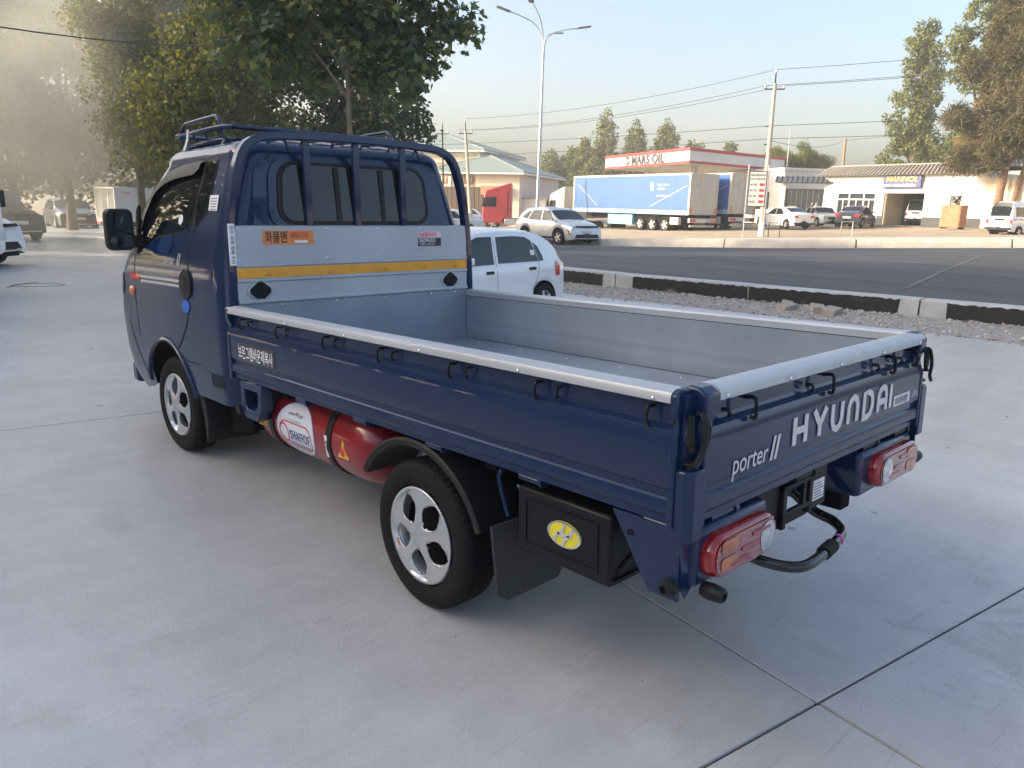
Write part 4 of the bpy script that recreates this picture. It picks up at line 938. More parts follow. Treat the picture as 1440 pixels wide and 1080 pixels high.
for c, ax, s in (((-.825, .045, .600), 0, -1), ((-.765, .0, .578), 1, -1), ((.845, .02, .62), 0, 1)):
    MB().lathe([(.001, 0), (.023, s*.0), (.026, s*.025), (.023, s*.062), (.018, s*.070), (.011, s*.071), (.009, s*.058), (.001, s*.058)], c, ax, 14).build('rubber_buffer', black, truck, smooth=35)
pf_ = MB().prism([(-.40, .78), (.03, .78), (.075, .74), (.085, .66), (.06, .615), (-.30, .59), (-.40, .61)], 1, .045, .052)
pf_ = MB(); pf_.box(-.41, -.25, .045, .052, .60, .775); pf_.box(-.25, -.05, .045, .052, .715, .775); pf_.box(-.25, -.05, .045, .052, .60, .645); pf_.box(-.05, .085, .045, .052, .61, .775)
plate = pf_.build('plate_bracket', black, truck, bevel=.003)
for x0, x1, z0, z1 in ((-.26, -.235, .60, .75), (-.075, -.05, .615, .75), (-.26, -.05, .64, .658), (-.26, -.05, .735, .75), (-.12, -.10, .65, .74)):
    MB().box(x0, x1, .028, .045, z0, z1).build('bracket_rib', black, plate, bevel=.003)
MB().box(-.025, .058, .040, .0435, .640, .715).build('plate_label', white, plate)
for k in range(6): MB().box(-.018, .05-.01*(k % 3), .0385, .0399, .648+.0105*k, .652+.0105*k).build('print_line', MATS['grey_print'], plate.children[-1-k] if k == 0 else plate)
tw = smooth_path([(-.42, .30, .60), (-.41, .10, .555), (-.385, .0, .535), (-.33, -.075, .53), (-.22, -.085, .53), (-.02, -.06, .53), (.06, -.035, .53), (.115, .02, .535), (.115, .10, .555), (.09, .18, .62), (.06, .24, .68)], 6)
tow = MB().tube(tw, .0185, 12).build('tow_bar', blackg, truck, smooth=60)
MB().tube([(-.175, -.080, .53), (-.09, -.0705, .53)], .0245, 12).build('grip', mat('grip_rubber', (.012, .012, .012), rough=.8, bump=1.0, bscale=300, var=.3), tow, smooth=40)
MB().tube([(-.035, -.064, .53), (-.020, -.062, .53)], .0195, 12).build('pink_band', mat('pink_band', (.70, .10, .35), rough=.5, var=0), tow, smooth=40)
MB().tube([(.55, .5, .5), (.55, 2.6, .52)], .04, 10).build('exhaust_pipe', under, truck)
# ================================================================== other vehicles
carglass = mat('car_glass', (0.012, 0.016, 0.020), rough=0.03, var=0.0, spec=0.5)
tyre_s = MB().lathe([(.60, -.34), (.66, -.40), (.90, -.42), (.97, -.38), (1.0, -.30), (1.0, .30), (.97, .38), (.90, .42), (.66, .40), (.60, .34)], (0, 0, 0), 0, 28)
def rim_s():
    mb = MB(); mb.lathe([(.62, -.36), (.56, -.30), (.55, .2)], (0, 0, 0), 0, 28)
    mb.lathe([(.18, -.40), (.10, -.42), (.001, -.42)], (0, 0, 0), 0, 14)
    for k in range(5):
        a = 2*math.pi*k/5; c, s = math.cos(a), math.sin(a)
        mb.obox((-.36, .36*c, .36*s), (.04, 0, 0), (0, .24*c, .24*s), (0, -.10*s, .10*c))
    return mb
rim_sm = rim_s()
def road_wheel(par, x, y, r, w=.20, cover=None):
    """wheel with tyre outer face towards sign(x)"""
    s = 1 if x < 0 else -1
    o = tyre_s.build('wheel', rubber, par, smooth=40); o.location = (x, y, r); k = w/.84/r
    o.scale = (r*k*s if False else w/.84, r, r); o.rotation_euler = (0, 0, 0 if x < 0 else math.pi)
    rm = rim_sm.build('rim', cover or silver, o, smooth=40)
    MB().lathe([(.55, .0), (.001, .0)], (0, 0, 0), 0, 16).build('brake_disc', under, o)
    return o
class Car:
    """body lofted from stations along y (nose at +y), wheels on z=0"""
    def __init__(s, name, label, cat, loc, heading, paintm, L, W, top, belt, sill, wheels, wr, group=None, tumble=.26, taper=.10, tp=4.0, bow=.985):
        s.root = thing(name, label, cat, loc, heading, group); s.L, s.W, s.top, s.belt, s.sill, s.wheels, s.wr = L, W, top, belt, sill, wheels, wr
        s.tumble, s.taper, s.tp = tumble, taper, tp; s.paint = paintm
        ys = set(np.linspace(-L/2, L/2, 56).tolist()) | {p[0] for p in top}
        for wy in wheels: ys |= set((wy+np.linspace(-wr*1.18, wr*1.18, 19)).tolist())
        ys = sorted(y for y in ys if -L/2 <= y <= L/2); rs = [s.section(y) for y in ys]
        mb = MB(); mb.rings(rs, closed=False, cap=False); n = len(rs[0])
        for r in (rs[0], rs[-1]): mb.add(r, [tuple(range(n))])
        V = list(mb.v); F = list(mb.f); mb.add([(-x, y, z) for x, y, z in V], F)
        mb.build('body', paintm, s.root, smooth=33, weld=True)
        MB().box(-W/2+.17, W/2-.17, -L/2+.15, L/2-.15, sill+.0, sill+.35).build('underbody', under, s.root)
        for wy in wheels:
            for q in (-1, 1): road_wheel(s.root, q*(W/2-.105), wy, wr)
            for q in (-1, 1):
                pth = [(q*-(W/2-.03), wy+math.cos(a)*wr*1.16, wr*1.0+math.sin(a)*wr*1.16) for a in np.linspace(-.2, math.pi+.2, 15)]
                inn = [(x*.45, y, z) for x, y, z in pth]; MB().rings([pth, inn], closed=False, cap=False).build('arch_liner', under, s.root)
    def tz(s, y): return ip(y, [p[0] for p in s.top], [p[1] for p in s.top])
    def bz(s, y): return min(ip(y, [p[0] for p in s.belt], [p[1] for p in s.belt]), s.tz(y)-.02)
    def hw(s, y): return s.W/2*(1-s.taper*abs(2*y/s.L)**s.tp)
    def section(s, y):
        w = s.hw(y); zt, zb = s.tz(y), s.bz(y); z0 = s.sill + .06*abs(2*y/s.L)**6
        for wy in s.wheels:
            d = abs(y-wy); a = s.wr*1.16
            if d < a: z0 = max(z0, s.wr + math.sqrt(a*a-d*d))
        z0 = min(z0, zb-.12); h = zt-zb; g = max(0, min(1, (h-.05)/.25)); g = g*g*(3-2*g)
        wr_ = (w*.95-h*s.tumble)*g + w*.80*(1-g)
        A = [(w*.94, z0), (w*.985, z0+(zb-z0)*.18), (w, z0+(zb-z0)*.5), (w*.992, z0+(zb-z0)*.8), (w*.975, zb-.03), (w*.95, zb)]
        p = lambda t: (w*.95+(wr_-w*.95)*t, zb+h*(.80*g+.45*(1-g))*t)
        B = [p(.33), p(.66), p(1.0), (wr_-.05*g-.04*(1-g), zb+h*.93), (wr_-.16, zt-.008), (wr_*.5, zt+.006), (0, zt+.012)]
        return [(-x, y, z) for x, z in A+B]
    def sx(s, y, z):
        S = s.section(y); zs = [p[2] for p in S[:10]]; xs = [-p[0] for p in S[:10]]; return ip(z, zs, xs)
    def side(s, poly, name, m, off=.008, both=True, par=None, sub=5):
        out = []
        for q in ((-1, 1) if both is True else (both,)):
            P = []
            for i in range(len(poly)):
                a, b = poly[i], poly[(i+1) % len(poly)]
                for k in range(sub): P.append((a[0]+(b[0]-a[0])*k/sub, a[1]+(b[1]-a[1])*k/sub))
            cy = sum(p[0] for p in P)/len(P); cz = sum(p[1] for p in P)/len(P); rs = []
            for f in (1, .66, .33, .02): rs.append([(q*(s.sx(cy+(y-cy)*f, cz+(z-cz)*f)+off), cy+(y-cy)*f, cz+(z-cz)*f) for y, z in P])
            out.append(MB().rings(rs, True, False).build(name, m, par or s.root, smooth=40))
        return out
    def screen(s, ya, yb, name, m, inset=.09, off=.010):
        """glass following the top profile from ya to yb"""
        rs = []
        for t in np.linspace(0, 1, 9):
            y = ya+(yb-ya)*t; S = s.section(y)[7:]; half = [(-p[0], p[2]) for p in S]; e = half[0][0]-inset
            row = []
            for f in np.linspace(-1, 1, 11):
                x = f*e; z = ip(-abs(x), [-p[0] for p in half], [p[1] for p in half]); row.append((x, y+(off if yb > 0 and ya > 0 or (ya+yb) > 0 else -off), z+off))
            rs.append(row)
        return MB().rings(rs, closed=False, cap=False).build(name, m, s.root, smooth=50)
    def end(s, poly, front, name, m, off=.012, mirror=True, par=None, y=None):
        """flat detail on the nose (front=1) or tail (-1): outline in (x,z)"""
        yy = (s.L/2+off)*front if y is None else y
        for q in ((1, -1) if mirror else (1,)):
            mb = MB(); mb.prism([(q*x, z) for x, z in poly], 1, yy-front*.05, yy); o = mb.build(name, m, par or s.root, bevel=.008)
        return o
    def mirrors(s, y, z, m):
        for q in (-1, 1):
            x = s.sx(y, z); MB().obox((q*(x+.10), y, z+.03), (.075, 0, 0), (0, .035, 0), (0, 0, .05)).build('wing_mirror', m, s.root, bevel=.02)
    def handles(s, pts, m):
        for y, z in pts:
            for q in (-1, 1):
                x = s.sx(y, z); MB().obox((q*(x+.012), y, z), (.012, 0, 0), (0, .08, 0), (0, 0, .022)).build('door_handle', m, s.root, bevel=.008)
    def seams(s, lines, w=.008):
        for (a, b) in lines:
            d = Vector((b[0]-a[0], b[1]-a[1])).normalized(); n = Vector((-d.y, d.x))*w/2
            s.side([(a[0]+n.x, a[1]+n.y), (b[0]+n.x, b[1]+n.y), (b[0]-n.x, b[1]-n.y), (a[0]-n.x, a[1]-n.y)], 'door_gap', seam, off=.003)
lamp_clear = mat('headlamp_clear', (.70, .74, .80), rough=.1, metal=.4, var=.1, coat=1.0)
plate_w = mat('plate_white', (.62, .62, .60), rough=.5, var=.06)
def heading_to(d): return math.atan2(-d[0], d[1])     # rotation that turns +y into d

# --- small white hatchback beside the truck
hatch = Car('hatchback', 'small white five-door hatchback parked beyond the cargo bed of the truck', 'car', (4.45, 7.42, 0), 0, carwhite, 3.50, 1.50,
    [(-1.75, .62), (-1.72, .90), (-1.62, 1.06), (-1.40, 1.22), (-1.12, 1.335), (-.80, 1.385), (-.2, 1.40), (.25, 1.375), (.55, 1.29), (.95, 1.02), (1.12, .92), (1.45, .84), (1.68, .70), (1.75, .52)],
    [(-1.75, .86), (-1.3, .90), (-.5, .875), (.6, .84), (1.1, .82), (1.75, .6)], .20, (-1.14, 1.16), .275, tumble=.24, taper=.13, tp=5)
hatch.root.rotation_euler.z = heading_to((-.99, -.10)); hatch.root.scale = (.90, .90, .93)
hatch.side([(-.02, .90), (-.06, 1.28), (-.45, 1.29), (-.72, 1.275), (-.86, 1.22), (-.98, .905)], 'rear_side_window', carglass)
hatch.side([(-1.00, .907), (-.90, 1.20), (-1.02, 1.12), (-1.10, .98), (-1.11, .91)], 'quarter_glass', carglass)
hatch.side([(.80, .88), (.72, 1.02), (.48, 1.24), (.34, 1.28), (.04, 1.285), (.08, .89)], 'front_side_window', carglass)
hatch.seams([((.03, .30), (.03, .88)), ((.03, .88), (-.005, 1.30)), ((-.98, .90), (-.93, .62)), ((-.93, .62), (-.80, .45)), ((.85, .86), (.80, .35))])
hatch.screen(-1.60, -1.20, 'rear_screen', carglass); hatch.screen(.92, .42, 'windscreen', carglass)
hatch.handles([(-.80, .80), (.20, .775)], black)
for q in (-1, 1):
    hatch.side([(-1.44, .66), (-1.42, .88), (-1.50, .90), (-1.57, .80), (-1.56, .66)], 'tail_lamp', redlamp, off=.012, both=q)
hatch.side([(-.80, 1.00), (-.80, 1.075), (-.90, 1.075), (-.90, 1.00)], 'window_sticker', white, off=.012, both=-1)
hatch.end([(.0, .55), (.26, .55), (.26, .66), (0, .66)], -1, 'number_plate', plate_w); hatch.end([(.45, .60), (.66, .62), (.64, .75), (.48, .74)], 1, 'headlamp', lamp_clear); hatch.mirrors(.68, .93, carwhite)

# --- generic vehicles
def sedan(label, loc, d, pm, group=None, H=1.45, boxy=False, L=4.35, dark_rear=True, name='sedan'):
    k = H/1.45; h = L/2
    if boxy: top = [(-h, .60), (-h+.03, .86), (-h+.75, .90), (-h+1.18, 1.32), (-h+1.45, 1.40), (-.05, 1.43), (.30, 1.38), (.85, .95), (h-.35, .88), (h-.04, .78), (h, .5)]
    else: top = [(-h, .55), (-h+.04, .95), (-h+.30, 1.04), (-h+.62, 1.10), (-h+1.15, 1.34), (-h+1.6, 1.44), (-.05, 1.45), (.35, 1.38), (1.05, 1.02), (1.3, .95), (h-.35, .78), (h-.05, .62), (h, .45)]
    c = Car(name, label, 'car', loc, heading_to(d), pm, L, 1.68, [(y, z*k) for y, z in top], [(-h, .88*k), (-.5, .93*k), (.9, .90*k), (h, .6*k)], .20, (-h+.85, h-.85), .30, group, taper=.10)
    b = .95*k; t = 1.33*k
    c.side([(-.08, b), (-.10, t+.02), (-.55, t), (-.98, b)], 'rear_side_window', carglass); c.side([(.95, b), (.80, 1.0*k), (.36, t-.01), (-.02, t+.02), (0, b)], 'front_side_window', carglass)
    if boxy: c.screen(-h+.80, -h+1.13, 'rear_screen', carglass); c.screen(.80, .36, 'windscreen', carglass)
    else: c.screen(-h+.68, -h+1.25, 'rear_screen', carglass); c.screen(1.02, .45, 'windscreen', carglass)
    c.end([(.48, .72*k), (.78, .74*k), (.78, .90*k), (.5, .88*k)], -1, 'tail_lamp', redlamp); c.end([(.0, .60*k), (.27, .60*k), (.27, .71*k), (0, .71*k)], -1, 'number_plate', plate_w)
    c.end([(.44, .60*k), (.76, .62*k), (.74, .76*k), (.46, .72*k)], 1, 'headlamp', lamp_clear); c.end([(0, .50*k), (.40, .50*k), (.38, .70*k), (0, .70*k)], 1, 'grille', black); c.end([(0, .28), (.8, .30), (.8, .42), (0, .42)], -1, 'bumper_insert', black)
    c.mirrors(.78, .98*k, pm); c.handles([(-.55, .82*k), (.35, .82*k)], pm); c.seams([((-.04, .32), (-.04, .92*k)), ((.92, .9*k), (.9, .35)), ((-.98, .92*k), (-.9, .62*k))])
    return c
def minivan(label, loc, d, group=None):
    L, H = 3.5, 1.86; h = L/2
    c = Car('minivan', label, 'van', loc, heading_to(d), carwhite, L, 1.44, [(-h, .55), (-h+.02, 1.0), (-h+.10, 1.45), (-h+.20, 1.78), (-h+.38, 1.845), (.0, 1.86), (.95, 1.80), (1.2, 1.66), (1.55, 1.15), (1.68, .95), (h, .55)],
            [(-h, 1.0), (1.2, 1.0), (h, .8)], .26, (-1.05, 1.05), .275, group, tumble=.17, taper=.06, tp=6)
    c.side([(-1.42, 1.08), (-1.40, 1.55), (-.72, 1.57), (-.72, 1.08)], 'side_window', carglass); c.side([(-.64, 1.08), (-.64, 1.57), (.12, 1.57), (.12, 1.08)], 'side_window', carglass); c.side([(.22, 1.08), (.22, 1.56), (.80, 1.54), (1.28, 1.10)], 'front_side_window', carglass)
    c.screen(-h+.03, -h+.20, 'rear_screen', carglass)
    c.end([(0, 1.12), (.52, 1.12), (.48, 1.58), (0, 1.60)], -1, 'rear_glass', carglass, off=.03, y=-h-.005); c.screen(1.52, 1.22, 'windscreen', carglass)
    c.end([(.56, .70), (.68, .70), (.68, .92), (.56, .92)], -1, 'tail_lamp', redlamp); c.end([(0, .86), (.26, .86), (.26, .96), (0, .96)], -1, 'plate_lamp', black); c.end([(0, .72), (.28, .72), (.28, .83), (0, .83)], -1, 'number_plate', plate_w)
    c.end([(0, .38), (.70, .38), (.70, .52), (0, .52)], -1, 'bumper', black, off=.06); c.end([(.45, .62), (.62, .62), (.62, .78), (.45, .78)], 1, 'headlamp', lamp_clear)
    for z in (.92,): c.seams([((-1.6, z), (1.4, z))], .05)
    c.mirrors(1.2, 1.12, black); c.seams([((-.68, .36), (-.68, 1.05)), ((.17, .36), (.17, 1.05))]); c.handles([(-.55, .86), (.32, .86)], black)
    return c
def suv(label, loc, d, pm, L=4.40, H=1.62, group=None, name='sport_utility'):
    h = L/2; k = H/1.62
    c = Car(name, label, 'car', loc, heading_to(d), pm, L, 1.86, [(y, z*k) for y, z in [(-h, .60), (-h+.04, .98), (-h+.16, 1.12), (-h+.45, 1.42), (-h+.75, 1.56), (-.45, 1.62), (.05, 1.60), (.42, 1.50), (1.05, 1.10), (1.30, 1.04), (h-.35, .96), (h-.08, .86), (h, .55)]],
            [(-h, .98*k), (-.5, 1.0*k), (1.0, .98*k), (h, .8*k)], .22, (-h+.92, h-.88), .345, group, taper=.12, tp=4)
    b = 1.04*k; t = 1.47*k
    c.side([(-.10, b), (-.14, t+.01), (-.80, t-.01), (-1.02, b+.02)], 'rear_side_window', carglass); c.side([(-1.10, b+.03), (-.90, t-.03), (-1.20, t-.09), (-1.55, b+.10)], 'quarter_glass', carglass)
    c.side([(1.00, b), (.85, 1.12*k), (.40, t-.01), (-.05, t+.01), (-.02, b)], 'front_side_window', carglass)
    c.screen(1.06, .46, 'windscreen', carglass); c.screen(-h+.2, -h+.62, 'rear_screen', carglass)
    for q in (-1, 1):
        c.side([(h-.12, .79*k), (h-.52, .88*k), (h-.50, .93*k), (h-.14, .86*k)], 'headlamp', lamp_clear, both=q, off=.012)
        c.side([(h-.16, .46*k), (h-.30, .66*k), (h-.24, .68*k), (h-.12, .50*k)], 'air_slot', black, both=q, off=.010)
    c.end([(0, .78*k), (.66, .80*k), (.60, .86*k), (0, .86*k)], 1, 'upper_grille', black); c.end([(0, .34*k), (.70, .36*k), (.58, .50*k), (0, .50*k)], 1, 'lower_grille', black); c.end([(0, .30*k), (.66, .31*k), (.66, .34*k), (0, .34*k)], 1, 'skid_plate', silver, off=.02)
    c.end([(0, .54*k), (.27, .54*k), (.27, .66*k), (0, .66*k)], 1, 'number_plate', plate_w, off=.02); c.end([(.5, .9*k), (.85, .92*k), (.82, 1.0*k), (.5, .98*k)], -1, 'tail_lamp', redlamp)
    c.mirrors(.92, 1.04*k, pm); c.handles([(-.62, .88*k), (.25, .88*k)], pm)
    for wy in c.wheels:
        for q in (-1, 1):
            pth = [(q*(c.hw(wy)+.004), wy+math.cos(a)*.405, .345+math.sin(a)*.405) for a in np.linspace(.0, math.pi, 17)]
            MB().tube(pth, .028, 6).build('arch_trim', black, c.root, smooth=50)
    c.seams([((-.06, .4), (-.06, 1.0*k)), ((.98, .98*k), (.95, .4))]); c.side([(-1.1, .27), (1.1, .27), (1.1, .36), (-1.1, .36)], 'sill_trim', black, off=.008)
    return c
S_ = mat('car_silver', (.52, .55, .57), rough=.28, metal=.35, var=.03, coat=1.0)
suv('silver sport utility car driving on the road with its side window open', (23.0, 23.35, -.06), (-.14, -.99), S_, L=4.25)
sedan('white sedan parked behind the concrete utility pole', (48.3, 25.7, .47), (.45, .89), carwhite)
sedan('old boxy grey sedan facing the road in front of the dark yard gate', (52.6, 25.2, .62), (-.62, -.78), mat('lada_grey', (.50, .52, .50), rough=.35, coat=.5, var=.05), boxy=True, L=4.0, H=1.42)
sedan('dark blue sedan parked nose-in before the glazed shop front', (52.2, 22.4, .66), (.96, .12), mat('dark_blue', (.012, .016, .035), rough=.28, coat=1.0, var=.03))
minivan('white minivan driving into the open garage bay', (58.6, 20.6, .82), (.95, .20)); 
minivan('white minivan with a black sill line parked by the pale wall under the pines', (46.0, 11.0, .56), (.95, -.30))
# cars far left along the road by the house
sedan('white boxy sedan on the road beside the pale shop house', (42.0, 52.8, -.25), (-.85, .50), carwhite, boxy=True)
sedan('white car half hidden behind the concrete pole near the shop house', (38.5, 55.0, -.30), (-.85, .50), carwhite)
sedan('pale blue car just showing past the guard frame of the truck', (24.3, 33.2, -.10), (-.75, .65), mat('car_pale_blue', (.45, .52, .58), rough=.3, coat=1, var=.03), H=1.40)
# vehicles in the dusty corner of the yard
darkp = mat('car_dark', (.020, .020, .026), rough=.28, coat=1.0, var=.05)
suv('dark people carrier facing the yard with roof rails', (2.75, 31.6, 0), (.20, -.98), darkp, L=4.6, H=1.70)
suv('white pickup nosing out from the row of parked vehicles', (-.75, 20.9, 0), (.62, -.78), carwhite, L=4.9, H=1.78)
suv('dark jeep parked in the dust beside the white box truck', (7.9, 42.5, -.1), (-.05, -1), darkp, L=4.2, H=1.5)

def truck_wheels(root, ys, x, r, w):
    for y in ys:
        for q in (-1, 1): road_wheel(root, q*x, y, r, w)
# white flatbed lorry at the left edge of the yard
fb = thing('flatbed_lorry', 'white flatbed lorry with slatted sides at the edge of the yard', 'truck', (-1.75, 15.0, 0), heading_to((.62, -.78)))
MB().box(-.83, .83, .35, 1.95, .62, 1.95).build('cab', carwhite, fb, bevel=.12, seg=4); MB().box(-.72, .72, 1.90, 1.965, 1.28, 1.80).build('windscreen', carglass, fb, bevel=.03)
for q in (-1, 1):
    MB().box(min(q*.80, q*.838), max(q*.80, q*.838), .75, 1.55, 1.25, 1.78).build('side_window', carglass, fb, bevel=.02)
    for k in range(6): MB().box(min(q*.80, q*.85), max(q*.80, q*.85), -2.3, .25, .80+.095*k, .875+.095*k).build('side_slat', carwhite, fb, bevel=.006)
    MB().obox((q*1.02, 1.72, 1.52), (.07, 0, 0), (0, .04, 0), (0, 0, .14)).build('wing_mirror', black, fb, bevel=.02); MB().tube([(q*.82, 1.7, 1.45), (q*1.0, 1.72, 1.48)], .02, 6).build('mirror_arm', black, fb)
    MB().box(min(q*.5, q*.78), max(q*.5, q*.78), 1.94, 1.975, .86, 1.04).build('headlamp', lamp_clear, fb, bevel=.02)
MB().box(-.84, .84, -2.35, .28, .70, .80).build('bed', carwhite, fb, bevel=.01); MB().box(-.35, .35, -2.2, 1.8, .45, .66).build('chassis', under, fb)
truck_wheels(fb, (-1.35, 1.25), .72, .33, .20)
# white box truck under the trees
bt = thing('box_truck', 'white box truck parked under the trees behind the cab', 'truck', (8.7, 33.3, 0), heading_to((.96, .28))); bt.scale = (.66, .66, .64)
boxw = mat('box_panel', (.62, .64, .65), rough=.45, var=.06)
MB().box(-1.0, 1.0, -2.9, 1.3, .95, 2.95).build('cargo_box', boxw, bt, bevel=.02)
for x in (-.97, -.33, .33, .97): MB().box(x-.025, x+.025, -2.925, -2.9, .98, 2.92).build('door_post', silver, bt)
MB().box(-1.02, 1.02, -2.93, 1.32, 2.90, 2.99).build('roof_trim', silver, bt, bevel=.01); MB().box(-1.02, 1.02, -2.93, 1.32, .88, .96).build('floor_trim', silver, bt, bevel=.01)
for q in (-1, 1):
    lp = MB().box(min(q*1.0, q*1.006), max(q*1.0, q*1.006), -2.62, -1.72, 2.52, 2.80).build('maker_label', MATS['pink_placard'], bt)
    lettering('K GOODEX', .15, dark_print, lp, (lambda q: (lambda u, v, w: Vector((q*1.009, -2.55+u if q > 0 else -1.80-u, 2.60+v))))(q), bold=.01, sx=.85)
    MB().box(min(q*.55, q*.9), max(q*.55, q*.9), -2.98, -2.9, .72, .86).build('tail_lamp', redlamp, bt)
MB().box(-.85, .85, 1.35, 2.75, .55, 2.05).build('cab', carwhite, bt, bevel=.12, seg=4); MB().box(-.75, .75, 2.70, 2.77, 1.3, 1.9).build('windscreen', carglass, bt, bevel=.02)
MB().box(-.4, .4, -2.8, 2.6, .5, .85).build('chassis', under, bt); truck_wheels(bt, (-1.6, 1.9), .78, .36, .24)

# --- articulated lorries at the petrol station
curtain = mat('curtain_blue', (.030, .105, .27), rough=.55, col2=(.045, .14, .32), scale=1.2, stretch=(1, 6, .2))
curtain2 = mat('curtain_deep_blue', (.015, .09, .33), rough=.45, var=.1)
trailw = mat('trailer_cream', (.50, .47, .42), rough=.55, var=.08, scale=3)
dirty = mat('dirty_white', (.48, .46, .43), rough=.6, var=.15, scale=4)
def trailer(label, loc, d, deep=False, full=True):
    t = thing('semi_trailer', label, 'trailer', loc, heading_to(d)); W, L = 1.275, 13.4
    MB().box(-W, W, 0, L, 1.25, 4.0).build('load_box', trailw, t, bevel=.03)
    for q in (-1, 1):
        # curtain in pleats
        rs = []; n = 60
        for k in range(n+1):
            y = .16+(L-.32)*k/n; x = q*(W+.010+.014*(math.sin(k*1.9)*.5+.5)); rs.append([(x, y, 1.52), (x+q*.01, y, 2.4), (x, y, 3.1), (q*(W+.012), y, 3.88)])
        cu = MB().rings(rs, closed=False, cap=False).build('side_curtain', curtain, t, smooth=50)
        MB().box(min(q*W, q*(W+.045)), max(q*W, q*(W+.045)), 0, L, 3.88, 4.02).build('top_rail', trailw, t, bevel=.01); MB().box(min(q*W, q*(W+.03)), max(q*W, q*(W+.03)), .05, L, 1.22, 1.50).build('side_raff', mat('raff_blue', (.20, .38, .58), rough=.5, var=.1), t)
        for k in range(20): y = .5+k*.65; MB().box(min(q*(W+.03), q*(W+.055)), max(q*(W+.03), q*(W+.055)), y-.03, y+.03, 1.24, 1.56).build('curtain_buckle', dirty, t)
        for a, b in (((.3, 3.2), (4.0, 1.75)), ((L-.5, 3.4), (L-3.2, 1.75))): MB().bar([(q*(W+.036), a[0], a[1]), (q*(W+.036), b[0], b[1])], .04, .004, (1, 0, 0)).build('curtain_strap', dirty, cu)
        MB().box(min(q*W, q*(W+.05)), max(q*W, q*(W+.05)), -.02, .14, 1.25, 4.0).build('corner_post', trailw, t); MB().box(min(q*W, q*(W+.05)), max(q*W, q*(W+.05)), L-.14, L+.02, 1.25, 4.0).build('corner_post', trailw, t)
        MB().box(min(q*1.0, q*W), max(q*1.0, q*W), 5.9, 8.8, .40, 1.12).build('pallet_box', mat('sky_blue_box', (.16, .44, .62), rough=.5, var=.1), t, bevel=.02)
        MB().box(min(q*1.0, q*W), max(q*1.0, q*W), 1.0, 1.85, .55, 1.05).build('side_locker', dirty, t, bevel=.02)
        for y in (2.45, 3.78, 5.1): road_wheel(t, q*1.04, y, .51, .34, dirty)
        for y in (2.45, 3.78, 5.1):
            MB().tube([(q*1.05, y+.60*math.cos(a), .53+.60*math.sin(a)) for a in np.linspace(.15, math.pi-.15, 11)], .03, 5, ry=.2).build('wheel_guard', under, t)
    for q in (-1, 1):
        dr = MB().box(min(q*.01, q*1.25), max(q*.01, q*1.25), -.035, 0, 1.30, 3.92).build('rear_door', trailw, t, bevel=.01); MB().tube([(q*.35, -.05, 1.3), (q*.35, -.05, 3.9)], .02, 6).build('lock_bar', silver, dr); MB().tube([(q*.95, -.05, 1.3), (q*.95, -.05, 3.9)], .02, 6).build('lock_bar', silver, dr)
        MB().box(min(q*1.08, q*1.25), max(q*1.08, q*1.25), -.06, -.035, 1.35, 1.75).build('orange_reflector', mat('reflector_orange', (.65, .20, .05), rough=.5, var=.1), dr)
        MB().box(min(q*.70, q*1.20), max(q*.70, q*1.20), -.10, -.02, .78, .95).build('tail_lamp', redlamp, t)
    MB().box(-1.25, 1.25, -.06, 0, 3.88, 4.02).build('rear_header', trailw, t); MB().box(-.5, -.2, -.04, -.035, 3.72, 3.84).build('yellow_plate', MATS['warning_yellow'], t)
    MB().box(-1.25, 1.25, -.08, .10, .72, 1.02).build('lamp_bar', dirty, t, bevel=.02); MB().box(-1.15, 1.15, -.05, .08, .42, .56).build('under_run_bar', dirty, t, bevel=.02); MB().box(-.3, .3, -.095, -.08, .80, .94).build('number_plate', plate_w, t)
    MB().box(-.45, .45, .3, L-1.5, .85, 1.24).build('frame', under, t); MB().box(-1.0, 1.0, 1.9, 5.6, .45, .9).build('axle_gear', under, t); MB().box(-.75, .75, 9.0, 9.5, .05, .9).build('landing_leg', under, t)
    lg = mat('curtain_print', (.62, .68, .74), rough=.5, var=.03)
    def onc(q, y0, z0): return lambda u, v, w: Vector((q*(W+.042), y0-u if q < 0 else y0+u, z0+v))
    for q in (-1, 1):
        ys_ = 3.3 if q < 0 else 1.3
        lettering('EKOL TRANS', .20, lg, t, onc(q, ys_-(.0), 3.18), bold=.004); lettering('LOGISTICS', .17, lg, t, onc(q, ys_, 2.93)); lettering('www.ekol-trans.eu', .20, lg, t, onc(q, ys_+.1, 2.45))
        y_ = 3.85 if q < 0 else .75
        for k in range(2): MB().bar([(q*(W+.042), y_-.1+.2*k, 2.85), (q*(W+.042), y_-.02+.1*k, 3.4)], .10, .004, (1, 0, 0)).build('logo_stroke', lg, t)
    lettering('CARGO', .14, MATS['grey_print'], t, lambda u, v, w: Vector((-1.0+u, -.038, 3.25+v)), bold=.01); lettering('TRAILER', .11, MATS['grey_print'], t, lambda u, v, w: Vector((-1.0+u, -.038, 3.08+v)))
    return t
dT = Vector((.20, .98)).normalized()
tr1 = trailer('blue curtain-sided semi trailer with white print and three rear axles by the petrol station', (43.8, 29.4, -.03), dT)
tr2 = trailer('second curtain-sided semi trailer parked just behind the first, cream rear doors showing', (46.9, 28.2, .10), dT)
for ch in tr2.children:
    if ch.name.startswith('side_curtain'): ch.data.materials[0] = curtain2
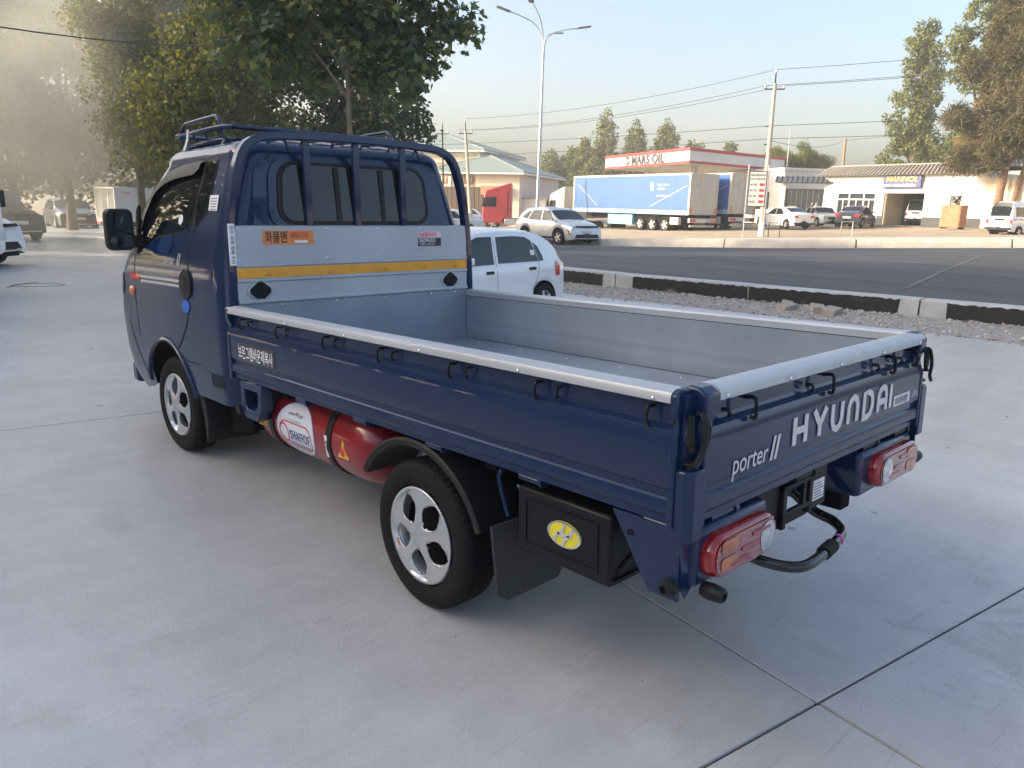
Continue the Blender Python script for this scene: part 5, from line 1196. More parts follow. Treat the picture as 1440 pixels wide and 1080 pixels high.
def tractor(label, loc, d, pm, rear=True):
    t = thing('lorry_tractor', label, 'truck', loc, heading_to(d))
    MB().prism([(2.25, .55), (2.28, 1.5), (2.12, 2.9), (1.95, 3.15), (.0, 3.75), (-.05, 3.6), (-.05, .95), (.6, .95), (.7, .55)], 0, -1.22, 1.22).build('cab', pm, t, bevel=.08, seg=3)
    MB().obox((0, 2.245, 2.25), (1.10, 0, 0), (0, .02, 0), (0, -.06, .50)).build('windscreen', carglass, t, bevel=.02)
    for q in (-1, 1):
        MB().prism([(2.05, 1.85), (2.0, 2.62), (1.15, 2.62), (1.15, 1.85)], 0, min(q*1.21, q*1.235), max(q*1.21, q*1.235)).build('side_window', carglass, t); MB().box(min(q*1.21, q*1.23), max(q*1.21, q*1.23), .18, .26, 1.2, 3.0).build('cab_gap', seam, t)
        MB().obox((q*1.42, 2.15, 2.2), (.10, 0, 0), (0, .10, 0), (0, 0, .36)).build('wing_mirror', black, t, bevel=.04); MB().tube([(q*1.06, 1.45+.63*math.cos(a), .53+.63*math.sin(a)) for a in np.linspace(.0, math.pi, 13)], .05, 5, ry=.26).build('wheel_guard', pm, t)
        road_wheel(t, q*1.06, 1.45, .51, .32, dirty); road_wheel(t, q*1.0, -2.0, .51, .45, dirty)
        MB().box(min(q*.8, q*1.2), max(q*.8, q*1.2), -1.3, .5, .45, .95).build('fuel_tank', silver, t, bevel=.08)
    MB().box(-1.2, 1.2, 2.2, 2.36, .35, .95).build('bumper', pm, t, bevel=.06); MB().box(-.45, .45, -3.0, 1.0, .75, .98).build('chassis', under, t); MB().box(-.9, .9, 2.27, 2.30, 1.15, 1.55).build('grille', black, t)
    return t
tractor('pale lorry tractor coupled to the blue curtain-sided trailer', (43.8+dT.x*14.9, 29.4+dT.y*14.9, -.55), dT, trailw)
tractor('red lorry tractor parked by the shop house', (41.2, 46.0, -.45), (-.70, .71), mat('lorry_red', (.42, .035, .04), rough=.35, var=.08, coat=.5))
# ================================================================== buildings, poles, signs and wires
plaster = mat('cream_plaster', (.62, .55, .44), rough=.85, var=.06, scale=3, bump=.15, bscale=40)
plaster_w = mat('white_plaster', (.70, .69, .66), rough=.85, var=.05, scale=2, bump=.12, bscale=40)
roofg = mat('green_grey_roof', (.20, .25, .23), rough=.6, var=.12, scale=4)
woodb = mat('brown_lattice', (.30, .17, .09), rough=.7, var=.2)
plinth_m = mat('dark_plinth', (.06, .065, .07), rough=.7, var=.15)
winm = mat('window_glass', (.04, .05, .055), rough=.06, var=0, coat=.5)
frame_w = mat('white_frame', (.70, .70, .69), rough=.5, var=.03)
class Frame:
    """local frame with origin C, axes a (along), n (outward) and z up, for facades"""
    def __init__(s, C, a, n): s.C = Vector(C); s.a = Vector((*a, 0)).normalized(); s.n = Vector((*n, 0)).normalized()
    def __call__(s, u, o, z): return s.C + s.a*u + s.n*o + Vector((0, 0, z))
    def box(s, mb, u0, u1, o0, o1, z0, z1):
        V = [s(u, o, z) for z in (z0, z1) for o in (o0, o1) for u in (u0, u1)]
        return mb.add(V, [(0,2,3,1), (4,5,7,6), (0,1,5,4), (2,6,7,3), (0,4,6,2), (1,3,7,5)])
    def b(s, name, m, par, u0, u1, o0, o1, z0, z1, bevel=0): return s.box(MB(), u0, u1, o0, o1, z0, z1).build(name, m, par, bevel=bevel)
def hip_roof(fr, u0, u1, o0, o1, ze, zp, ov, par, m, ribs=True):
    """hip roof on a rectangle; ridge along the longer side"""
    U0, U1, O0, O1 = u0-ov, u1+ov, o0-ov, o1+ov; LU, LO = U1-U0, O1-O0; h = min(LU, LO)/2
    if LU >= LO: r1, r2 = (U0+h, (O0+O1)/2), (U1-h, (O0+O1)/2)
    else: r1, r2 = ((U0+U1)/2, O0+h), ((U0+U1)/2, O1-h)
    E = [fr(U0, O0, ze), fr(U1, O0, ze), fr(U1, O1, ze), fr(U0, O1, ze)]; A, B = fr(*r1, zp), fr(*r2, zp)
    V = E+[A, B]
    F = [(0,1,5,4), (1,2,5), (2,3,4,5), (3,0,4)] if LU >= LO else [(0,1,4), (1,2,5,4), (2,3,5), (3,0,4,5)]
    rf = MB().add(V, F).build('roof', m, par)
    sf = rf.modifiers.new('s', 'SOLIDIFY'); sf.thickness = .14; sf.offset = 0
    for P, Q in ((E[0], A), (E[1], A if LU < LO else B), (E[2], B), (E[3], A if LU >= LO else B), (A, B)): MB().tube([P+Vector((0,0,.04)), Q+Vector((0,0,.04))], .09, 6).build('ridge_cap', m, rf)
    for i in range(4): MB().tube([E[i]+Vector((0,0,-.12)), E[(i+1) % 4]+Vector((0,0,-.12))], .09, 6).build('gutter', frame_w, rf)
    return rf
def ground_thing(name, label, cat, P, group=None): return thing(name, label, cat, (0, 0, 0), 0, group)
# ---- the shop house and its annex
hs = ground_thing('shop_house', 'two-storey cream shop house with green-grey hip roof', 'house', 0)
a_, n_ = (-.487, .873), (-.873, -.487)
fr = Frame((50.72, 61.09, -.6), a_, n_); LA, LB = 20.0, 13.0; ZE = 7.55
walls = fr.b('wall', plaster, hs, 0, LA, -LB, 0, 0, ZE)
hip_roof(fr, 0, LA, -LB, 0, ZE, ZE+2.1, .7, hs, roofg)
side_w = fr.b('side_wall', plaster_w, hs, -.06, 0, -LB, -.0, 0, ZE-.05)
for u in (.7, 3.6, 7.4, 10.8, 14.5):
    wf = fr.b('window', woodb, hs, u, u+1.25, 0, .07, 4.2, 6.3)
    for k in range(5): fr.b('lattice_bar', plaster, wf, u+.15+.22*k, u+.24+.22*k, .07, .10, 4.3, 6.2)
    for k in range(3): fr.b('lattice_rail', plaster, wf, u+.08, u+1.17, .075, .095, 4.7+.55*k, 4.78+.55*k)
fr.b('vent_window', winm, hs, -.12, -.06, -4.3, -2.9, 4.3, 5.2); fr.b('cornice', frame_w, hs, -.1, LA, 0, .18, 3.35, 3.6)
for u, w in ((3.6, 2.6), (7.0, 2.6), (10.4, 3.0), (14.5, 3.0)):
    sf_ = fr.b('shop_window', frame_w, hs, u, u+w, 0, .10, .35, 3.1)
    for k in range(2): fr.b('pane', winm, sf_, u+.12+k*w/2, u+w/2-.08+k*w/2, .10, .13, .45, 2.9)
fr.b('shop_sign', mat('shop_sign', (.55, .30, .26), rough=.6, var=.3, scale=8), hs, 4.2, 9.0, .10, .2, 2.85, 3.3)
for u in (0.0, 3.2, 6.8): fr.b('pilaster', frame_w, hs, u, u+.25, 0, .13, 0, ZE-.3)
dr = [(1.4, .9), (5.5, .9)]
for u, w in dr:
    pass
# dormer on the left roof slope
dm = MB().add([fr(9.0, .5, ZE), fr(11.4, .5, ZE), fr(10.2, .5, ZE+1.3), fr(9.0, -3, ZE+.3), fr(11.4, -3, ZE+.3), fr(10.2, -3, ZE+1.3)], [(0,1,2), (0,2,5,3), (1,4,5,2)]).build('dormer', roofg, hs)
an = ground_thing('shop_annex', 'single-storey annex with green-grey roof and brown awning beside the shop house', 'house', 0)
fr2 = Frame((48.03, 52.38, -.45), a_, n_); LA2, LB2, ZE2 = 4.3, 14.5, 4.95
fr2.b('wall', plaster, an, 0, LA2, -LB2, 0, 0, ZE2); fr2.b('side_wall', mat('pinkish_plaster', (.66, .60, .58), rough=.85, var=.04), an, -.06, 0, -LB2, 0, 0, ZE2-.04)
hip_roof(fr2, 0, LA2+4.5, -LB2, 0, ZE2, ZE2+1.75, .7, an, roofg)
ga = fr2.b('roller_gate', mat('dark_brown_gate', (.10, .065, .045), rough=.7, var=.25, stretch=(8, 8, .3)), an, 1.1, 7.6, .02, .12, 0, 3.6)
for k in range(14): fr2.b('gate_board', MATS['dark_brown_gate'], ga, 1.15+.46*k, 1.55+.46*k, .12, .17, .1, 3.5)
fr2.b('awning', mat('brick_red_awning', (.45, .20, .13), rough=.7, var=.2), an, .9, 3.6, .12, .5, 2.9, 3.7); fr2.b('lean_to_roof', roofg, an, -2.6, -.06, -9.5, -.8, 2.6, 2.75)
fr2.b('lean_to_wall', MATS['pinkish_plaster'], an, -2.4, -.06, -9.3, -.95, 0, 2.6); fr2.b('lean_to_door', mat('pale_door', (.55, .42, .40), rough=.7, var=.1), an, -2.46, -2.4, -5.2, -3.4, 0, 2.1)
# ---- petrol station
stn = ground_thing('petrol_station_canopy', 'white petrol station canopy with red bands and dark lettering', 'canopy', 0)
P0 = Vector((50.13, 35.16, 0)); ac = Vector((5.92, 13.61, 0)).normalized(); bc = Vector((14.05, -.54, 0)).normalized()
LAc, LBc = 14.84, 14.06; zb, zt = 5.12, 6.28
canw = mat('canopy_white', (.72, .70, .66), rough=.5, var=.05, scale=2); canr = mat('canopy_red', (.50, .045, .05), rough=.5, var=.08)
Q = [P0, P0+ac*LAc, P0+ac*LAc+bc*LBc, P0+bc*LBc]
def slabp(Q, z0, z1, g=0.0):
    c = sum(Q, Vector())/4; V = [c+(q-c)*(1+g)+Vector((0,0,z)) for z in (z0, z1) for q in Q]
    return MB().add(V, [(3,2,1,0), (4,5,6,7)]+[(i, (i+1) % 4, 4+(i+1) % 4, 4+i) for i in range(4)])
slabp(Q, zb, zt).build('fascia', canw, stn); slabp(Q, zb+.012, zb+.20, .006).build('lower_band', canr, stn); slabp(Q, zt-.20, zt+.04, .006).build('upper_band', canr, stn)
for q in Q: pass
na = Vector((-ac.y, ac.x, 0)); na = na if na.dot(Vector(CAM_LOC)-P0) > 0 else -na
def on_c(u0, z0): return lambda u, v, w: Vector(P0 + ac*(u0-u) + na*.07 + Vector((0, 0, z0+v)))
me = text_mesh('MARS OIL', 1.0, bold=.028, space=1.1); mx_ = max(v.co.x for v in me.vertices); sgd = mat('sign_dark', (.04, .04, .045), rough=.5, var=0)
for v in me.vertices: v.co = on_c(9.5, 5.36)(v.co.x*5.7/mx_, v.co.y, 0)
link('lettering', me, sgd, stn)
rs = [[P0+ac*(10.3+r_*math.cos(t))+na*.07+Vector((0,0,5.72+r_*math.sin(t))) for t in np.linspace(.6, 5.7, 18)] for r_ in (.38, .22)]
MB().rings(rs, False, False).build('logo_ring', MATS['sign_dark'], stn)
for u, v in ((3, 3.5), (11, 3.5), (3, 10.5), (11, 10.5)):
    c = P0+ac*u+bc*v; z0 = far_z(c.x, c.y); MB().box(c.x-.22, c.x+.22, c.y-.22, c.y+.22, z0, zb).build('canopy_column', canw, stn)
kb = ground_thing('station_building', 'white flat-roofed station building beside the dark yard gate', 'building', 0)
fk_ = Frame((56.9, 30.6, .55), (.5, .866), (-.866, .5)); fk_.b('wall', plaster_w, kb, 0, 9, -6, 0, 0, 4.3); fk_.b('parapet', frame_w, kb, -.15, 9.15, -6.15, .15, 4.3, 4.5); fk_.b('window', winm, kb, 2.0, 4.6, 0, .06, 1.2, 2.6); fk_.b('door', winm, kb, 5.6, 6.7, 0, .06, .1, 2.3)
# ---- yard gate with tiled coping
gt = ground_thing('yard_gate', 'dark metal yard gate under a small tiled coping roof', 'gate', 0)
gA, gB = Vector((55.4, 29.6, 0)), Vector((56.55, 26.9, 0)); gd = (gB-gA); GLn = gd.length; fg = Frame((gA.x, gA.y, .75), (gd.x, gd.y), (gd.y, -gd.x))
gm = mat('gate_dark', (.035, .04, .045), rough=.55, var=.1)
for k in range(7): fg.b('gate_panel', gm, gt, .05+k*(GLn-.1)/7, .02+(k+1)*(GLn-.1)/7, -.06, .0, .08, 2.5, bevel=.015)
fg.b('top_bar', gm, gt, 0, GLn, -.08, .02, 2.5, 2.6); fg.b('wicket_panel', mat('gate_tan', (.45, .36, .22), rough=.7, var=.1), gt, .3, .95, .0, .03, .1, 1.3)
for u in (-.35, GLn+.02): fg.b('gate_pillar', plaster_w, gt, u, u+.35, -.3, .1, 0, 3.1)
co = MB().add([fg(-.8, .6, 3.05), fg(GLn+.5, .6, 3.05), fg(GLn+.5, -.2, 3.55), fg(-.8, -.2, 3.55), fg(-.8, -1.0, 3.05), fg(GLn+.5, -1.0, 3.05)], [(0,1,2,3), (3,2,5,4)]).build('coping_roof', mat('slate_tile', (.07, .08, .10), rough=.6, var=.15), gt)
for k in range(12): MB().tube([fg(-.75+k*(GLn+1.2)/11, .6, 3.08), fg(-.75+k*(GLn+1.2)/11, -.2, 3.58)], .05, 6).build('tile_row', MATS['slate_tile'], co)
# ---- oil change garage
ga_ = ground_thing('garage_building', 'white oil change garage with a corrugated eave and blue sign', 'garage', 0)
fG = Frame((56.33, 26.51, .84), (-.2, -.98), (-.98, .2)); GL = 11.7; ZEv = 3.50
zs = lambda u: 0.0
# facade in panels around the openings
for nm, u0, u1, z0, z1 in (('wall_pier', -.45, .75, 0, ZEv), ('wall_head', .75, 4.0, 2.48, ZEv), ('wall_pier', 4.0, 4.6, 0, ZEv), ('wall_head', 4.6, 7.6, 2.52, ZEv), ('wall_panel', 7.6, GL, 0, ZEv)): fG.b(nm, plaster_w, ga_, u0, u1, -.35, 0, z0-.3, z1)
fG.b('side_wall', plaster_w, ga_, GL-.35, GL, -7, -.35, -.3, ZEv); fG.b('side_wall', plaster_w, ga_, -.45, -.1, -7, -.35, -.3, ZEv); fG.b('back_wall', mat('bay_wall', (.30, .28, .26), rough=.9, var=.2), ga_, -.1, GL-.35, -7, -6.7, -.3, ZEv); fG.b('ceiling', MATS['bay_wall'], ga_, -.1, GL-.35, -6.7, -.35, ZEv-.15, ZEv-.02)
fG.b('partition', MATS['bay_wall'], ga_, 4.15, 4.3, -6.7, -.35, 0, ZEv-.2); fG.b('partition', MATS['bay_wall'], ga_, 7.9, 8.05, -6.7, -.35, 0, ZEv-.2); fG.b('bay_floor', mat('bay_floor', (.16, .15, .14), rough=.8, var=.2), ga_, -.1, GL-.35, -6.7, 0.0, -.1, -.01)
# rolled doors folded back inside the bay
dd = fG.b('folding_door', mat('tan_door', (.48, .40, .27), rough=.6, var=.08), ga_, 4.62, 4.70, -2.3, -.1, 0, 2.45)
for k in range(7): fG.b('door_slat', MATS['tan_door'], dd, 4.70, 4.74, -2.25, -.15, .05+.345*k, .36+.345*k)
for (u, z, r_, tl) in ((5.9, 2.05, .33, 'largest bare tyre hung high on the rack in the garage bay'), (5.75, 1.45, .2, 'small tyre under the largest one on the garage rack'), (6.4, 1.4, .22, 'middle-sized tyre beside the parked minivan on the garage rack'), (6.0, 1.0, .18, 'smallest tyre low on the rack in the garage bay')):
    o = MB().lathe([(.6*r_, -.06), (r_, -.06), (r_, .06), (.6*r_, .06), (.6*r_, -.06)], (0, 0, 0), 1, 20).build('tyre', rubber, None, smooth=40); o.location = fG(u, -3.4, z); o.rotation_euler = (0, 0, math.atan2(-fG.n.x, fG.n.y)); tag(o, tl, 'tyre', 'tyres in the garage bay')
rk_ = thing('tyre_rack', 'dark shelf rack standing inside the garage bay', 'rack', (0, 0, 0)); fG.b('back_panel', gm, rk_, 5.0, 7.2, -3.62, -3.55, 0, 2.4); fG.b('shelf', gm, rk_, 5.0, 7.2, -3.6, -3.3, .75, .80)
# shop window grid
sw = fG.b('shop_window', winm, ga_, .78, 3.97, -.16, -.12, .35, 2.48)
for u in (.75, 1.75, 2.95, 3.9): fG.b('mullion', frame_w, sw, u, u+.10, -.12, .0, 0, 2.48)
for u in (1.25, 2.35, 3.4): fG.b('mullion', frame_w, sw, u, u+.07, -.12, -.02, 0, 1.75)
for z in (1.72, 2.40): fG.b('transom', frame_w, sw, .75, 4.0, -.12, -.01, z, z+.09)
fG.b('door_foot', frame_w, sw, .78, 3.97, -.12, -.04, 0, .40)
for u0, u1 in ((-.5, .72), (4.02, 4.58), (7.62, GL+.05)): fG.b('plinth', plinth_m, ga_, u0, u1, -.05, .03, -.3, .62)
for u0, u1 in ((.9, 3.9), (7.95, 10.6)): fG.b('blank_panel', frame_w, ga_, u0, u1, 0, .025, 2.85, 3.2)
fG.b('small_window', winm, ga_, 9.4, 10.1, 0, .03, 1.35, 2.05); fG.b('window_sill', frame_w, ga_, 9.35, 10.15, 0, .08, 1.28, 1.35)
# corrugated mansard eave: each rib its own piece
slate = mat('corrugated_light', (.34, .31, .28), rough=.8, var=.15); slated = mat('corrugated_dark', (.11, .10, .095), rough=.85, var=.2)
ea = MB().add([fG(-.75, .45, ZEv-.05), fG(GL+.3, .45, ZEv-.05), fG(GL-.1, -.35, ZEv+.62), fG(-.25, -.35, ZEv+.62)], [(0,1,2,3)]).build('eave_sheet', slated, ga_)
for k in range(44):
    t = k/43; MB().tube([fG(-.7+t*(GL+.95), .47, ZEv-.02), fG(-.22+t*(GL+.08), -.33, ZEv+.65)], .072, 6, ry=.05).build('eave_rib', slate, ea)
MB().tube([fG(-.25, -.36, ZEv+.68), fG(GL-.1, -.36, ZEv+.68)], .06, 6).build('eave_cap', slate, ea); fG.b('roof_deck', slated, ga_, -.3, GL, -7, -.35, ZEv+.45, ZEv+.55)
sg = thing('garage_sign', 'blue sign board with yellow and white lettering over the garage bay', 'sign', (0, 0, 0)); fG.b('sign_board', mat('sign_blue', (.02, .035, .17), rough=.4, var=.05), sg, 4.55, 7.35, .06, .22, 2.56, 3.44, bevel=.02)
def on_g(u0, z0, o=.23): return lambda u, v, w: Vector(fG(u0+u, o, z0+v))
lettering('MANNOL', .52, mat('sign_yellow', (.90, .52, .02), rough=.4, var=0), sg, on_g(4.72, 2.99), bold=.008, shear=.2, sx=1.06); lettering('MOY ALMASHTIRISH', .26, white, sg, on_g(4.65, 2.66), bold=.012, sx=.98)
for u in (4.5, 7.38): fG.b('sign_clip', gm, sg, u-.05, u+.06, .05, .15, 3.0, 3.3)
# boundary wall to the right
bw = ground_thing('boundary_wall', 'tall pale boundary wall running from the garage under the pines', 'wall', 0)
fW = Frame((54.0, 15.2, .80), (-.42, -.907), (-.907, .42)); 
for k in range(5): fW.b('wall_panel', plaster, bw, k*3.0, k*3.0+2.97, -.25, 0, -.5, 3.2+.10*k); fW.b('wall_pier', plaster, bw, k*3.0+2.85, k*3.0+3.1, -.3, .08, -.5, 3.25+.10*k)
for k in range(2): MB().tube([fW(1.6+.5*k, .12, -.2), fW(1.75+.5*k, .10, 3.2)], .035, 6).build('wall_pipe', dirty, bw)
# rusty cabinet with scrap on it
cb = thing('rusty_cabinet', 'rusty brown metal cabinet standing before the garage wall', 'cabinet', (51.3, 15.95, .80), heading_to((.98, -.2))); rust = mat('rust_brown', (.30, .14, .07), rough=.85, col2=(.42, .24, .15), scale=3)
MB().box(-.62, .62, -.4, .4, .08, 1.45).build('cabinet_body', rust, cb, bevel=.02); MB().box(-.56, .56, -.425, -.4, .14, 1.38).build('cabinet_door', rust, cb, bevel=.01)
for x in (-.55, .55): MB().box(x-.05, x+.05, -.3, .3, 0, .08).build('foot', under, cb)
r_ = random.Random(5); scrap = thing('scrap_heap', 'tangle of scrap metal piled on the rusty cabinet', 'scrap', (51.3, 15.95, 2.25))
for k in range(9):
    c = Vector((r_.uniform(-.4, .4), r_.uniform(-.25, .25), r_.uniform(.05, .3))); MB().tube([c, c+Vector((r_.uniform(-.4, .4), r_.uniform(-.3, .3), r_.uniform(-.05, .3)))], r_.uniform(.03, .08), 6).build('scrap_piece', dirty if k % 2 else under, scrap)
# two people by the dark gate
def person(label, loc, d, top, legs, arm=0.2):
    v = {'pel': (0, 0, .95), 'wa': (0, 0, 1.10), 'ch': (0, .02, 1.32), 'nk': (0, .02, 1.48), 'hd': (0, .05, 1.62), 'hd2': (0, .04, 1.72)}
    for s, k in ((-1, 'l'), (1, 'r')):
        v['hip'+k] = (s*.10, 0, .90); v['kn'+k] = (s*.12, .03*s, .50); v['an'+k] = (s*.13, -.02, .08); v['to'+k] = (s*.14, .13, .04)
        v['sh'+k] = (s*.19, 0, 1.42); v['el'+k] = (s*.26, -.04, 1.14); v['wr'+k] = (s*.24, arm, 1.02 if arm < .2 else 1.16); v['hn'+k] = (s*.22, arm+.09, .96 if arm < .2 else 1.2)
    names = list(v); E = [('pel', 'wa'), ('wa', 'ch'), ('ch', 'nk'), ('nk', 'hd'), ('hd', 'hd2')]
    for k in 'lr': E += [('pel', 'hip'+k), ('hip'+k, 'kn'+k), ('kn'+k, 'an'+k), ('an'+k, 'to'+k), ('ch', 'sh'+k), ('sh'+k, 'el'+k), ('el'+k, 'wr'+k), ('wr'+k, 'hn'+k)]
    rad = {'pel': .145, 'wa': .135, 'ch': .15, 'nk': .06, 'hd': .095, 'hd2': .085, 'hip': .095, 'kn': .065, 'an': .045, 'to': .04, 'sh': .07, 'el': .048, 'wr': .035, 'hn': .035}
    me = bpy.data.meshes.new('person'); me.from_pydata([v[n] for n in names], [(names.index(a), names.index(b)) for a, b in E], [])
    o = bpy.data.objects.new('person', me); COL.objects.link(o); sk = o.modifiers.new('skin', 'SKIN'); o.modifiers.new('sub', 'SUBSURF').levels = 1; o.modifiers['sub'].render_levels = 1
    for i, n in enumerate(names):
        r = rad.get(n) or rad[n[:-1]]; me.skin_vertices[0].data[i].radius = (r, r*.85 if n in ('pel', 'wa', 'ch') else r)
    me.skin_vertices[0].data[0].use_root = True
    m = bpy.data.materials.new('clothes'); m.use_nodes = True; nn = m.node_tree.nodes; ll = m.node_tree.links; tc = nn.new('ShaderNodeTexCoord'); sp = nn.new('ShaderNodeSeparateXYZ'); ll.new(tc.outputs['Object'], sp.inputs[0])
    mr = nn.new('ShaderNodeMapRange'); mr.inputs[2].default_value = 1.85; ll.new(sp.outputs[2], mr.inputs[0])
    cr_ = nn.new('ShaderNodeValToRGB'); cr_.color_ramp.interpolation = 'CONSTANT'; e = cr_.color_ramp.elements; e[0].color = (.02, .018, .016, 1); e[1].position = .06; e[1].color = (*legs, 1)
    for p_, c in ((.52, top), (.795, (.42, .26, .18)), (.90, (.02, .018, .015))): k = e.new(p_); k.color = (*c, 1)
    ll.new(mr.outputs[0], cr_.inputs[0]); ll.new(cr_.outputs[0], nn['Principled BSDF'].inputs['Base Color']); nn['Principled BSDF'].inputs['Roughness'].default_value = .8
    me.materials.append(m); o.location = loc; o.rotation_euler = (0, 0, heading_to(d)); tag(o, label, 'person'); return o
person('person in a white shirt and dark trousers standing by the garage corner', (53.6, 26.05, .63), (.3, .95), (.70, .70, .68), (.05, .05, .06), .1)
person('person in a dark blue shirt standing beside the person in white', (54.2, 26.75, .63), (.2, -.98), (.06, .07, .12), (.05, .045, .05), .25)
# ---- poles, lamp, signs
conc_pole = mat('pole_concrete', (.42, .36, .29), rough=.85, var=.15, scale=3); galv = mat('galvanised', (.52, .54, .56), rough=.4, metal=.6, var=.06)
def pole(label, base, top, r0, r1, arms=True, whitefoot=False, m=conc_pole):
    t = thing('utility_pole', label, 'pole', base); B = Vector((0, 0, -.2)); T = Vector(top)-Vector(base)
    MB().tube([B, T*.25, T*.5, T*.75, T], [r0, r0*.92, (r0+r1)/2, r1*1.08, r1], 10).build('shaft', m, t, smooth=50)
    if arms:
        k = Vector((.6, -.8, 0)); c = T*.965; MB().tube([c-k*.55, c+k*.55], .035, 6).build('cross_arm', under, t)
        MB().tube([T, T+Vector((0, 0, .75))], .035, 6).build('top_pin', under, t)
        for q in (c-k*.5, c+k*.5, T+Vector((0, 0, .55))): MB().lathe([(.02, 0), (.07, .02), (.05, .08), (.07, .12), (.05, .18), (.01, .2)], q+Vector((0, 0, .03)), 2, 10).build('insulator', dirty, t, smooth=40)
        for f in (.60, .72): MB().tube([T*f-k*.3, T*f+k*.12], .03, 6).build('bracket', under, t)
    if whitefoot: MB().tube([B, T*.09], [r0*1.04, r0*1.03], 10).build('painted_foot', plaster_w, t, smooth=50)
    return t
pA = pole('leaning concrete utility pole with a whitewashed foot beside the price board', (37.6, 21.39, .25), (39.35, 22.4, 8.6), .17, .105, True, True)
pole('concrete utility pole standing before the cream shop house', (36.96, 45.99, -.2), (37.5, 47.5, 7.2), .17, .11); pole('thin pole with insulators rising beyond the guard frame of the truck', (38.6, 51.6, -.3), (39.5, 53.0, 7.6), .08, .06, m=under)
pole('leaning wooden pole behind the garage roof', (79.5, 36.1, 1.2), (80.1, 36.5, 9.2), .16, .12, False, m=woodb); MB
pm_ = thing('mast', 'slim tall mast behind the petrol station', 'mast', (63.5, 34.0, 1.0)); MB().tube([(0, 0, 0), (0, 0, 7.6)], .05, 6).build('tube', galv, pm_); MB().tube([(0, -.2, 4.6), (0, 2.0, 4.6)], .03, 6).build('side_arm', galv, pm_)
# street lamp with four curved arms
LB_ = Vector((26.33, 28.0, -.10)); lp_ = thing('street_lamp', 'tall grey street lamp with four curved arms', 'street lamp', LB_); top = Vector((.25, .15, 9.4))
MB().tube([(0, 0, 0), top*.5, top], [.11, .085, .06], 12).build('post', galv, lp_, smooth=50); MB().tube([top*.955, top*.985], .085, 12).build('collar', galv, lp_, smooth=50); MB().tube([(0, 0, 0), (0, 0, .5)], .16, 12).build('foot', galv, lp_)
L1 = Vector((-.731, .682, 0)); F1 = Vector((.682, .731, 0))
for d, h, l in ((L1*.96-F1*.2, 1.55, 1.75), (L1*.72-F1*1.5, 1.75, 1.55), (-L1*.95+F1*.25, 1.05, 1.75), (-L1*.70+F1*1.5, 1.0, 1.6)):
    d = d.normalized(); pts = [top+Vector((0, 0, -.15)), top+d*.12+Vector((0, 0, h*.35)), top+d*.5+Vector((0, 0, h*.72)), top+d*l*.72+Vector((0, 0, h*.93)), top+d*l+Vector((0, 0, h*1.02))]
    MB().tube(smooth_path(pts, 5), .028, 8).build('arm', galv, lp_, smooth=50); e1_ = pts[-1]; sl = (pts[-1]-pts[-2]).normalized()
    sd_2 = sl.cross(Vector((0, 0, 1))).normalized(); MB().obox(e1_+sl*.36, sl*.36, sd_2*.13, sl.cross(sd_2)*.035).build('lamp_head', mat('lamp_grey', (.16, .17, .18), rough=.5, var=.1), lp_, bevel=.02)
# price board
ps = thing('price_board', 'white fuel price board on two steel posts beside the concrete pole', 'sign', (35.98, 21.51, .27)); u_ = Vector((.47, -.88, 0)); n2 = Vector((-.88, -.47, 0))
fP = Frame((0, 0, 0), (.47, -.88), (-.88, -.47))
for u in (-.05, .98): MB().tube([fP(u, 0, -.3), fP(u, 0, 3.75)], .035, 8).build('post', galv, ps)
bd = fP.b('board_frame', gm, ps, .02, .93, -.05, .03, 1.55, 3.42); fP.b('board_face', mat('board_white', (.60, .58, .55), rough=.5, var=.05), bd, .06, .89, .03, .04, 1.60, 3.37)
for z, t, c in ((3.16, 'NARX MIQDOR BI', dark_print), (2.96, 'SOTUV NARXLARI', dark_print), (2.66, 'AI 80', dark_print), (2.36, 'AI 92', dark_print), (2.06, 'AI 95', dark_print), (1.76, 'DIZEL', dark_print)):
    me = text_mesh(t, .16, bold=.012); mx = max(v.co.x for v in me.vertices); wd_ = .76 if len(t) > 6 else .36
    for v in me.vertices: v.co = fP(.09+v.co.x*wd_/mx, .045, z+v.co.y)
    link('lettering', me, c, bd)
    if len(t) < 6: fP.b('price_field', red_print, bd, .58, .84, .041, .045, z-.01, z+.13)
for (x, y) in ((36.6, 20.4), (39.9, 17.9)):
    t = thing('steel_rail', 'low steel hoop rail on the verge ' + ('next to the price board' if x < 37 else 'away from the price board'), 'rail', (x, y, far_z(x, y))); MB().tube([(0, 0, -.2), (0, 0, .75), (.28, -.5, .75), (.28, -.5, -.2)], .03, 6).build('hoop', gm if x < 37 else galv, t)
